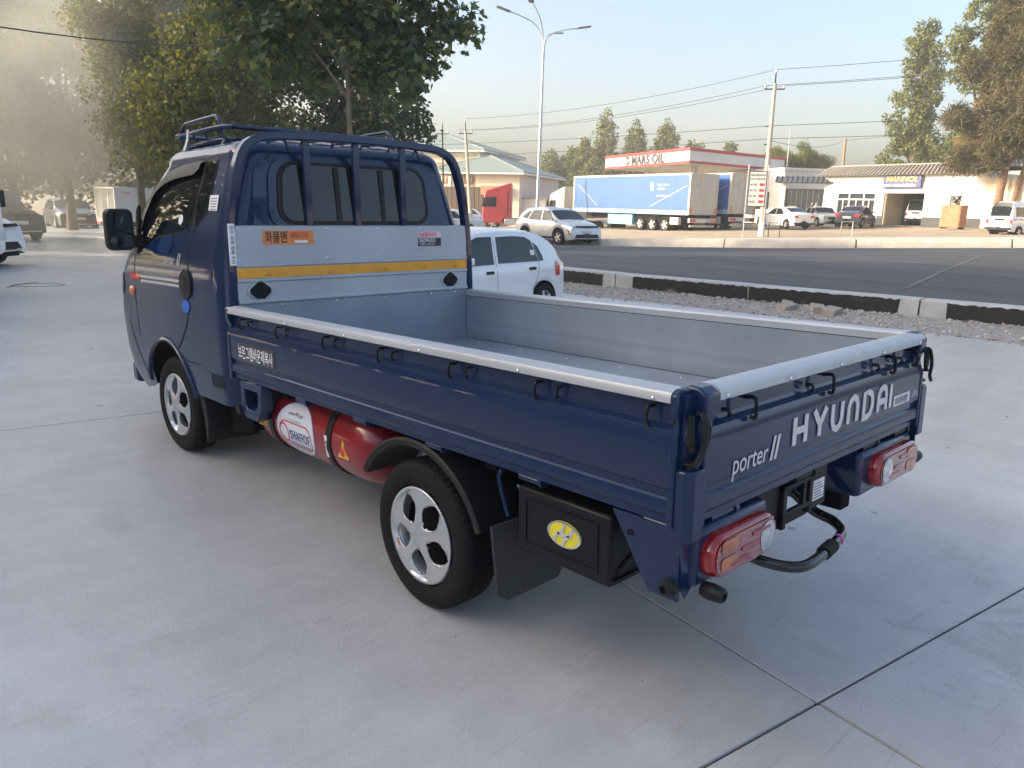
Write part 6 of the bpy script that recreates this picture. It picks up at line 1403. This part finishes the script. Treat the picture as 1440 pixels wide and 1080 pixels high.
# ---- distant roofs
fr_ = [((86, 37.5), 9, 7, 3.4, 5.2, (.31, .33, .25), 'house with a pale sheet roof and dark gable behind the yard gate'), ((96, 34), 12, 8, 4.6, 6.4, (.40, .34, .28), 'long tan roofed house behind the garage'), ((118, 44), 14, 8, 5.6, 7.6, (.38, .33, .28), 'far house with brownish roof on the slope'), ((125, 52), 12, 8, 6.2, 8.2, (.42, .38, .33), 'farthest house with pale roof on the slope')]
for (x, y), l_, w_, ze, zp, c, lab in fr_:
    h = thing('distant_house', lab, 'house', (0, 0, 0)); f_ = Frame((x, y, 1.2), (-.3, -.95), (-.95, .3)); m = mat('roof_'+lab[:12], c, rough=.8, var=.12, scale=1.5)
    f_.b('wall', plaster, h, 0, l_, -w_, 0, -1, ze-1.2)
    MB().add([f_(-.6, .7, ze-1.3), f_(l_+.6, .7, ze-1.3), f_(l_+.6, -w_/2, zp-1.2), f_(-.6, -w_/2, zp-1.2), f_(-.6, -w_-.7, ze-1.3), f_(l_+.6, -w_-.7, ze-1.3)], [(0,1,2,3), (3,2,5,4)]).build('roof', m, h)
    MB().add([f_(l_+.3, .4, ze-1.3), f_(l_+.3, -w_/2, zp-1.3), f_(l_+.3, -w_-.4, ze-1.3)], [(0,1,2)]).build('gable', plinth_m, h)
    for k in range(3): f_.b('window', winm, h, 1.2+k*2.4, 2.3+k*2.4, 0, .05, ze-3.2, ze-2.1)
gh = thing('gate_house', 'small pale building half hidden in the dusty trees', 'house', (6.6, 52.5, 0)); MB().box(-2.5, 1.2, 0, 4, 0, 3.1).build('wall', plaster_w, gh); MB().box(-2.8, 1.5, -.3, 4.3, 3.1, 3.3).build('roof', roofg, gh); MB().box(-.4, .5, -.05, 0, 1.9, 2.9).build('window', winm, gh); MB().box(-1.9, -.9, -.05, 0, 1.9, 2.9).build('window', winm, gh)
# workshop and trees' neighbours off to the left of the yard (they stand in the reflections)
wk = thing('workshop', 'long grey workshop with a low roof along the left side of the yard', 'building', (0, 0, 0)); fK = Frame((-15, -14, 0), (0, 1), (1, 0)); fK.b('wall', mat('workshop_wall', (.62, .58, .52), rough=.85, var=.1), wk, 0, 30, -8, 0, 0, 4.6); fK.b('roof', mat('workshop_roof', (.22, .20, .19), rough=.8, var=.1), wk, -.5, 30.5, -8.5, .9, 4.6, 5.0)
for k in range(4): fK.b('shutter', dirty, wk, 2.5+k*7, 6.0+k*7, 0, .06, 0, 3.4)
bs = thing('shop_row', 'row of cream shop fronts behind the yard with a long dark eave', 'building', (0, 0, 0)); fB = Frame((-14, -24, 0), (1, 0), (0, 1)); fB.b('wall', plaster, bs, 0, 44, -7, 0, 0, 3.6); fB.b('roof', MATS['workshop_roof'], bs, -.5, 44.5, -7.5, 1.0, 3.6, 3.95)
for k in range(7): fB.b('shop_door', winm if k % 2 else dirty, bs, 2+6*k, 5.2+6*k, 0, .06, 0, 2.7)
# ---- overhead cables
def cable(P, Q, sag, label, r=.012, group=None, n=14):
    P, Q = Vector(P), Vector(Q); o = MB().tube([P+(Q-P)*t-Vector((0, 0, sag*4*t*(1-t))) for t in np.linspace(0, 1, n)], r, 4).build('overhead_cable', mat('cable_dark', (.05, .05, .05), rough=.7, var=0)); tag(o, label, 'cable', group); return o
cable((-5.8, 11.7, 4.2), (7.9, 21.6, 5.9), .45, 'thick dark cable sagging across the dusty trees behind the cab', .014)
T_ = Vector((39.35, 22.4, 8.6)); kv = Vector((.6, -.8, 0)); G_ = 'power lines on the concrete pole'
for i, off in enumerate((kv*-.5+Vector((0, 0, -.1)), kv*.5+Vector((0, 0, -.1)), Vector((0, 0, .75)))):
    wn_ = ('from the yard-side arm', 'from the garage-side arm', 'from the top pin')[i]
    cable(T_+off, Vector((72, -12, 15.5))+off*1.3, .9, 'thin power line '+wn_+' of the concrete pole past the poplar', .013, G_); cable(T_+off, Vector((37.5, 47.5, 7.3))+off, .5, 'thin power line '+wn_+' of the concrete pole to the shop house', .013, G_)
for i, z in enumerate((5.6, 6.3)):
    cable(Vector((38.9, 22.1, z)), Vector((70, -10, 9.0+i*1.2)), .4, ('lower' if i == 0 else 'upper')+' thin cable from the bracket of the concrete pole over the garage roof', .014, G_); cable(Vector((38.9, 22.1, z)), Vector((24, 75, 5.2+i)), .6, ('lower' if i == 0 else 'upper')+' thin cable from the bracket of the concrete pole towards the houses', .014, G_)
cable((80.1, 36.5, 9.0), (60, -6, 10.5), .4, 'cable reaching from the leaning wooden pole into the poplars', .02); cable((80.1, 36.5, 9.0), (38.9, 22.1, 5.5), .5, 'cable reaching from the leaning wooden pole to the concrete pole', .016)
# ================================================================== trees
bark = mat('bark', (.10, .075, .055), rough=.9, var=.3, scale=8, bump=.6, bscale=20); bark_p = mat('pine_bark', (.22, .13, .085), rough=.9, var=.3, scale=6, bump=.6, bscale=20); bark_l = mat('plane_bark', (.20, .165, .12), rough=.85, var=.3, scale=7, bump=.3, bscale=20)
LOBED = [(0, 0), (.10, .18), (.46, .10), (.30, .36), (.62, .52), (.30, .60), (.22, .80), (0, 1.05), (-.22, .80), (-.30, .60), (-.62, .52), (-.30, .36), (-.46, .10), (-.10, .18)]
OVAL = [(0, 0), (.30, .35), (.22, .75), (0, 1.0), (-.22, .75), (-.30, .35)]
DIAM = [(0, 0), (.32, .45), (0, 1.0), (-.32, .45)]
NEEDLE = [(-.03, 0), (.03, 0), (.045, .6), (0, 1.0), (-.045, .6)]
def leaves(name, clumps, n, size, shape, material, parent, seed, up=.35, droop=0.0, shell=.45):
    """clumps: (x,y,z,r) rows; n leaves scattered through the clumps"""
    rng = np.random.default_rng(seed); C = np.array(clumps); w = C[:, 3]**2; k = rng.choice(len(C), n, p=w/w.sum())
    d = rng.normal(size=(n, 3)); d /= np.linalg.norm(d, axis=1)[:, None]; rr = rng.uniform(shell**2, 1, n)**.5
    P = C[k, :3] + d*(C[k, 3]*rr)[:, None]*np.array([1, 1, .85])
    N = d*.6 + rng.normal(size=(n, 3))*.65 + np.array([0, 0, up]); N /= np.linalg.norm(N, axis=1)[:, None]
    A = rng.normal(size=(n, 3)) + d*.5 + np.array([0, 0, -droop]); A -= N*(A*N).sum(1)[:, None]; A /= np.linalg.norm(A, axis=1)[:, None]; B = np.cross(N, A)
    S = size*rng.uniform(.65, 1.25, n); sh = np.array(shape); m = len(sh)
    curl = (sh[:, 0]**2*.35 - sh[:, 1]**2*.12)
    V = P[:, None, :] + (B[:, None, :]*sh[None, :, 0, None] + A[:, None, :]*sh[None, :, 1, None] + N[:, None, :]*curl[None, :, None])*S[:, None, None]
    me = bpy.data.meshes.new(name); nv = n*m; me.vertices.add(nv); me.vertices.foreach_set('co', V.reshape(-1).astype(np.float32))
    me.loops.add(nv); me.loops.foreach_set('vertex_index', np.arange(nv, dtype=np.int32)); me.polygons.add(n)
    me.polygons.foreach_set('loop_start', np.arange(0, nv, m, dtype=np.int32)); me.update(calc_edges=True)
    o = link(name, me, material, parent); stuff(o); return o
def clump_set(ell, per, rc, seed):
    rng = np.random.default_rng(seed); out = []
    for (x, y, z, a, b, c) in ell:
        n = max(4, int(per*a*b*c/3+per)); d = rng.normal(size=(n, 3)); d /= np.linalg.norm(d, axis=1)[:, None]; r = rng.uniform(.35, 1.0, n)**.6
        for k in range(n):
            q = (x+d[k, 0]*a*r[k], y+d[k, 1]*b*r[k], z+d[k, 2]*c*r[k]); out.append((*q, rc*rng.uniform(.6, 1.35)))
    return out
def tree(name, label, loc, ell, n, size, shape, lm, seed, trunk_r=.15, trunk_h=3.0, per=14, rc=.55, bk=None, group=None, limbs=9, lean=(0, 0), trunk_top=None, **kw):
    t = thing(name, label, 'tree', loc, 0, group); cl = clump_set(ell, per, rc, seed); rng = random.Random(seed)
    tt = trunk_top or max(e[2] for e in ell)
    tr = MB(); L = Vector((lean[0], lean[1], 0)); pts = [L*(k/6)**1.3 + Vector((rng.uniform(-.04, .04)*k*trunk_r*3, rng.uniform(-.04, .04)*k*trunk_r*3, tt*k/6 - (.1 if k == 0 else 0))) for k in range(7)]
    tr.tube(pts, [trunk_r*(1.25 if k == 0 else 1-.12*k) for k in range(7)], 9); T = tr.build('trunk', bk or bark, t, smooth=60)
    for k in range(limbs):
        c = rng.choice(cl); z0 = trunk_h+(max(trunk_h+.1, min(tt, c[2]-.3))-trunk_h)*rng.uniform(.2, .9); f = min(1, z0/tt); p0 = L*f**1.3+Vector((0, 0, z0)); p1 = Vector(c[:3]); md = (p0+p1)/2+Vector((0, 0, .15*(p1-p0).length))
        MB().tube(smooth_path([p0, md, p1], 4), [trunk_r*.45*(1-i/10) for i in range(9)], 6).build('limb', bk or bark, T, smooth=60)
    leaves('crown', cl, n, size, shape, lm, t, seed, **kw); return t
lm_plane = leaf_mat('plane_leaves', (.060, .092, .055), (.125, .165, .090), (.28, .29, .08), transl=.42)
lm_gold = leaf_mat('autumn_leaves', (.075, .10, .038), (.15, .16, .05), (.33, .27, .06), transl=.44)
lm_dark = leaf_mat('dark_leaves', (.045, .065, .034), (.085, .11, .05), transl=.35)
lm_dust = leaf_mat('dusty_leaves', (.055, .075, .040), (.11, .125, .060), (.22, .19, .06), transl=.42)
lm_pop = leaf_mat('poplar_leaves', (.085, .115, .042), (.18, .20, .075), (.26, .24, .09), transl=.38)
lm_pine = leaf_mat('pine_needles', (.060, .062, .030), (.12, .105, .050), (.20, .15, .08), transl=.15)
lm_will = leaf_mat('willow_leaves', (.09, .12, .035), (.19, .21, .06), transl=.4)
# young plane tree right behind the cab
tree('plane_tree', 'young plane tree with dark lobed leaves and a thin trunk behind the cab', (4.75, 10.9, 0),
     [(-.75, .9, 4.35, 1.05, .95, .95), (.55, -.45, 4.25, 1.05, .95, .85), (-.2, .2, 5.3, 1.55, 1.4, 1.0), (0, 0, 6.4, 1.5, 1.4, 1.1), (.9, -.85, 4.9, .75, .75, .85), (-1.15, 1.2, 5.2, .75, .75, .95), (0, 0, 7.5, 1.0, 1.0, .8)],
     12500, .15, LOBED, lm_plane, 11, trunk_r=.062, trunk_h=2.9, per=15, rc=.38, bk=bark_l, limbs=16, up=.75, droop=.7, shell=.2)
# autumn trees behind it
tree('ash_tree', 'golden-brown autumn tree rising behind the roof rack', (8.3, 23.5, 0), [(-.5, .3, 4.6, 2.2, 2.0, 2.3), (.6, -.4, 6.6, 1.9, 1.8, 1.8), (-1.6, .9, 3.6, 1.4, 1.3, 1.4), (.2, 0, 8.0, 1.2, 1.1, 1.0)], 23000, .145, OVAL, lm_gold, 21, .17, 2.2, 20, .62)
tree('ash_tree', 'slender autumn tree in half shade left of the golden one', (6.3, 26.6, 0), [(0, 0, 5.0, 1.5, 1.4, 2.0), (-.4, .2, 7.2, 1.3, 1.2, 1.7), (.5, -.3, 3.4, 1.5, 1.3, 1.3)], 19000, .14, OVAL, lm_gold, 22, .15, 2.0, 20, .55)
tree('hornbeam', 'dark round tree showing under the plane crown', (10.5, 20.6, 0), [(-1.0, .6, 4.0, 1.5, 1.4, 1.5), (1.0, -.8, 3.7, 1.5, 1.4, 1.3), (0, 0, 5.4, 1.6, 1.5, 1.4)], 11000, .16, OVAL, lm_dark, 23, .16, 1.8, 16, .55)
tree('ash_tree', 'yellowing leafy tree with thin bare tips between the golden trees', (8.2, 28.8, 0), [(0, 0, 6.2, 1.7, 1.6, 2.4), (.3, .1, 9.0, 1.5, 1.4, 1.5), (-.3, 0, 3.6, 1.6, 1.4, 1.4)], 12000, .18, OVAL, lm_dust, 24, .16, 2.0, 16, .6)
# dusty trees along the edge of the yard
dusty = [((2.2, 33.5), 'tall dusty tree veiled by sunlit smoke above the parked people carrier', 31), ((4.6, 37.0), 'broad dusty tree behind the small pale gate house', 32), ((7.0, 38.5), 'dusty tree behind the dark jeep', 33), ((9.8, 37.0), 'dusty tree behind the white box truck', 34), ((12.5, 34.0), 'shadowed tree beyond the box truck and the golden tree', 35)]
for (x, y), lab, sd in dusty:
    r_ = random.Random(sd); h = r_.uniform(10.5, 12.5) if x < 8 else 10.0
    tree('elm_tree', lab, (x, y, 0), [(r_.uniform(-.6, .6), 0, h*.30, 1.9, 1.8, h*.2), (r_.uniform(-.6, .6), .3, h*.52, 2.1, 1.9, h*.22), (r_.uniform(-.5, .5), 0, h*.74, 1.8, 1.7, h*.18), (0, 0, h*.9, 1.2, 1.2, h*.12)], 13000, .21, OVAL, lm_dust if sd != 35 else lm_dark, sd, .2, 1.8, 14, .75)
# shade trees that close the yard off on the sunny side
h = 13.0
for x, y, sd in ((-9.8, 37.6, 96),):  # unseen elm added so its gappy crown breaks sunlight into beams in the smoke
    tree('elm_tree', {95: 'open-crowned elm letting beams of sun through into the smoke', 96: 'sparse elm standing behind the open-crowned one', 97: 'lanky elm at the corner beyond the people carrier'}[sd], (x, y, 0), [(0, 0, 4, 2.2, 2.2, 2.0), (0, 0, 7.5, 2.4, 2.4, 2.2), (0, 0, 10.5, 1.8, 1.8, 1.6)], 3000, .40, OVAL, lm_dust, sd, .2, 1.8, 5, 1.0, limbs=6)
sh0 = tree('elm_tree', 'tall leafy elm in the row that shades the yard', (-14.3, 14.3, 0), [(0, 0, h*.28, 2.5, 2.4, h*.20), (.3, .3, h*.54, 2.7, 2.5, h*.24), (0, 0, h*.82, 2.1, 2.1, h*.18)], 15000, .36, OVAL, lm_dust, 60, .22, 1.8, 16, .95, group='elms shading the yard', limbs=5)
for k in range(17):
    s_ = -14 + 3.1*(k//2)*1.15 + (1.6 if k % 2 else 0); r_ = random.Random(k); b_ = 0 if k % 2 else 3.0
    x, y = -19.5+.643*s_-.766*b_, 18.5+.766*s_+.643*b_
    if k == 8: sh0.location = (x, y, 0); continue
    c = copy_thing(sh0, (x, y, 0), r_.uniform(0, 6.28)); f = r_.uniform(.92, 1.12); c.scale = (f*1.1, f*1.1, r_.uniform(1.05, 1.2))
# trees behind the camera that show in the glass and paint
tree('plane_tree', 'plane tree at the rear of the yard', (3.5, -9.5, 0), [(0, 0, 4.5, 1.8, 1.7, 1.4), (.3, 0, 6.2, 1.6, 1.5, 1.2)], 3500, .24, LOBED, lm_plane, 71, .10, 2.8, 12, .5, bk=bark_l)
# poplars and others across the road
pops = [((84.0, 76.5), 10.5, 1.3, 41, 'slim poplar behind the canopy at the left of its row'), ((85.5, 73.8), 14.2, 1.5, 42, 'tallest slim poplar of the row behind the canopy'), ((83.5, 78.5), 9.5, 1.5, 43, 'short bushy poplar at the end of the row near the annex'), ((87.5, 70.0), 12.8, 1.4, 44, 'slim poplar with bare upper twigs behind the canopy'), ((90.0, 66.5), 13.0, 1.5, 45, 'leafy poplar behind the lettering of the canopy'), ((92.5, 63.5), 10.6, 1.6, 46, 'round-topped poplar behind the corner of the canopy'), ((81.5, 81.0), 9.0, 1.7, 47, 'low poplar right behind the annex roof'), ((94.0, 58.8), 9.6, .7, 48, 'thin pointed sapling behind the red canopy band')]
for (x, y), h, r_, sd, lab in pops:
    tree('poplar', lab, (x, y, 0), [(0, 0, h*.22, r_*2.9, r_*2.9, h*.2), (0, 0, h*.42, r_*2.3, r_*2.3, h*.22), (0, 0, h*.6, r_*1.7, r_*1.7, h*.22), (0, 0, h*.8, r_*1.15, r_*1.15, h*.16), (0, 0, h*.94, r_*.5, r_*.5, h*.12)], 15000, .36, OVAL, lm_pop, sd, .18, 1.5, 12, .62, limbs=5)
for (x, y), h, sd, lab in (((66.5, 87.5), 11.0, 51, 'poplar peeping over the main roof of the shop house'), ((69.0, 84.0), 9.6, 52, 'poplar between the shop house roof and the lamp post'), ((73.5, 82.0), 8.4, 53, 'small poplar just right of the lamp post')):
    tree('poplar', lab, (x, y, 0), [(0, 0, h*.3, 1.6, 1.6, h*.22), (0, 0, h*.6, 1.4, 1.4, h*.24), (0, 0, h*.86, .8, .8, h*.14)], 4200, .30, OVAL, lm_pop, sd, .18, 1.5, 9, .5, limbs=4)
tree('willow', 'bright green weeping willow behind the yard gate', (70.0, 37.0, 1.0), [(-1.0, 1.2, 5.0, 1.8, 2.0, 1.5), (1.0, -1.6, 4.6, 1.8, 2.0, 1.6), (0, 0, 6.0, 1.8, 2.2, 1.0), (.3, -2.4, 2.6, 1.3, 1.3, 1.5), (-.3, 1.8, 2.8, 1.4, 1.5, 1.4)], 26000, .42, NEEDLE, lm_will, 55, .25, 2.0, 12, .6, limbs=6, droop=2.5, up=0)
tree('poplar', 'tall open poplar left of the pines above the garage roof', (73.5, 26.9, 1.2), [(0, 0, 5.0, 2.2, 3.4, 3.2), (-.2, .8, 9.2, 1.8, 2.3, 2.6), (.1, .3, 13.0, 1.5, 1.6, 2.5), (0, .8, 15.6, 1.0, 1.2, 1.6), (0, -2.6, 4.2, 1.6, 2.6, 2.6)], 24000, .26, OVAL, lm_pop, 57, .26, 2.5, 9, .65, limbs=14, lean=(0, .6))
tree('poplar', 'very tall poplar squeezed against the pine at the garage end', (66.0, 19.6, 1.2), [(0, .6, 8, 1.6, 1.7, 4), (0, 1.1, 14, 1.8, 1.9, 4.5), (0, .6, 19.5, 1.7, 1.8, 3.5), (0, -.8, 11, 1.6, 1.6, 4)], 18000, .26, OVAL, lm_pop, 58, .28, 3.0, 7, .6, limbs=12)
pe = lambda s: [(0, 1.0, 4.4*s, 1.6, 2.0, .8), (0, 0, 5.2*s, 2.0, 2.6, .9), (-.5, .9, 6.6*s, 2.2, 2.3, 1.0), (.3, -.6, 8.0*s, 2.4, 2.6, 1.1), (-.2, .5, 9.5*s, 2.3, 2.5, 1.2), (0, -.3, 11*s, 2.1, 2.2, 1.2), (0, .2, 12.8*s, 1.8, 1.9, 1.2), (0, 0, 14.4*s, 1.2, 1.2, 1.0)]
tree('pine_tree', 'big shaggy pine with a forked pale trunk behind the boundary wall', (52.2, 13.9, .8), pe(1.0), 60000, .42, NEEDLE, lm_pine, 81, .26, 3.6, 9, .62, bk=bark_p, limbs=22, lean=(.2, -.5), up=.6, shell=.1)
tree('pine_tree', 'second pine with a straight reddish trunk by the white minivan', (50.2, 11.4, .8), [(x, y-.4, z+1.0, a, b, c) for x, y, z, a, b, c in pe(1.02)], 52000, .42, NEEDLE, lm_pine, 82, .22, 4.2, 9, .62, bk=bark_p, limbs=20, lean=(.1, -.8), up=.6, shell=.1)
stem = thing('pine_tree', 'slim leaning pine stem growing beside the forked trunk', 'tree', (52.6, 13.3, .8)); MB().tube([(0, 0, -.1), (.1, -.2, 2.5), (.3, -.7, 6)], [.15, .13, .08], 8).build('trunk', bark_p, stem, smooth=50); stuff(leaves('crown', [(.3, -.7, 6.2, .8), (.1, -.9, 7, .7)], 1500, .4, NEEDLE, lm_pine, stem, 83))
tree('shrub_tree', 'straw-coloured thicket of bare stems at the garage end', (60.5, 17.2, 1.0), [(0, 0, 3.5, 1.2, 1.6, 2.6), (0, .6, 6.5, 1.0, 1.4, 2.5)], 5500, .36, NEEDLE, leaf_mat('straw', (.26, .18, .08), (.40, .29, .13), transl=.3), 84, .10, 1.0, 9, .5, limbs=14, up=1.0)
for (x, y), h, lab in (((112, 57), 9.2, 'small round tree far off above the tan roofs'), ((106, 38), 9.6, 'lone bushy tree on the slope above the long roof')):
    tree('far_tree', lab, (x, y, 0), [(0, 0, h-1.2, 1.3, 1.3, 1.3)], 900, .4, OVAL, lm_dark, int(x), .15, h*.5, 8, .5, limbs=2)
th = [(83+1.0*k+random.Random(k).uniform(-1, 1), 82-1.75*k, random.Random(k+50).uniform(3.5, 8.6), random.Random(k+90).uniform(1.5, 2.7)) for k in range(14)]
stuff(leaves('poplar_thicket', th, 22000, .38, OVAL, lm_pop, None, 92, shell=.2))
fw_ = [(130+15*k, 62-9*k+3*math.sin(k*2.1), 6.6+.8*math.sin(k*1.7), 2.2) for k in range(6)] + [(100-3*k, 90+10*k, 4.5, 3.0) for k in range(8)]
stuff(leaves('distant_woodland', fw_, 6000, .8, OVAL, lm_dark, None, 91))
# ================================================================== air: thin haze over everything, drifting smoke in the dusty corner
hz = MB().box(-60, 190, -40, 130, -1.9, 24).build('haze', None); stuff(hz)
hm = bpy.data.materials.new('haze_air'); hm.use_nodes = True; hn = hm.node_tree.nodes; hl = hm.node_tree.links; hn.remove(hn['Principled BSDF'])
pv = hn.new('ShaderNodeVolumePrincipled'); pv.inputs['Color'].default_value = (.93, .93, .90, 1); pv.inputs['Density'].default_value = 0.0015; pv.inputs['Anisotropy'].default_value = 0.35
hl.new(pv.outputs[0], hn['Material Output'].inputs['Volume']); hz.data.materials.append(hm)
sm = MB().box(-5, 13, 22.5, 36.5, .02, 13).build('smoke', None); stuff(sm)
m2 = bpy.data.materials.new('drifting_smoke'); m2.use_nodes = True; n2_ = m2.node_tree.nodes; l2 = m2.node_tree.links; n2_.remove(n2_['Principled BSDF'])
pv = n2_.new('ShaderNodeVolumePrincipled'); pv.inputs['Color'].default_value = (.95, .95, .88, 1); pv.inputs['Anisotropy'].default_value = 0.45
tc = n2_.new('ShaderNodeTexCoord'); nz_ = n2_.new('ShaderNodeTexNoise'); nz_.inputs['Scale'].default_value = .28; nz_.inputs['Detail'].default_value = 3; l2.new(tc.outputs['Object'], nz_.inputs[0])
mr = n2_.new('ShaderNodeMapRange'); mr.inputs[1].default_value = .35; mr.inputs[2].default_value = .68; mr.inputs[3].default_value = 0; mr.inputs[4].default_value = .27; l2.new(nz_.outputs[0], mr.inputs[0])
# fades out towards the faces of the cloud
dv = n2_.new('ShaderNodeVectorMath'); dv.operation = 'SUBTRACT'; dv.inputs[1].default_value = (3.0, 29.3, 5.2); l2.new(tc.outputs['Object'], dv.inputs[0])
ds = n2_.new('ShaderNodeVectorMath'); ds.operation = 'DIVIDE'; ds.inputs[1].default_value = (8.0, 6.5, 8.0); l2.new(dv.outputs[0], ds.inputs[0])
ln = n2_.new('ShaderNodeVectorMath'); ln.operation = 'LENGTH'; l2.new(ds.outputs[0], ln.inputs[0])
fa_ = n2_.new('ShaderNodeMapRange'); fa_.inputs[1].default_value = 1.0; fa_.inputs[2].default_value = .25; fa_.inputs[3].default_value = 0; fa_.inputs[4].default_value = 1; l2.new(ln.outputs['Value'], fa_.inputs[0])
mu = n2_.new('ShaderNodeMath'); mu.operation = 'MULTIPLY'; l2.new(mr.outputs[0], mu.inputs[0]); l2.new(fa_.outputs[0], mu.inputs[1]); l2.new(mu.outputs[0], pv.inputs['Density'])
l2.new(pv.outputs[0], n2_['Material Output'].inputs['Volume']); sm.data.materials.append(m2)
SC.cycles.volume_step_rate = 3.0; SC.cycles.volume_max_steps = 64; SC.cycles.volume_bounces = 1
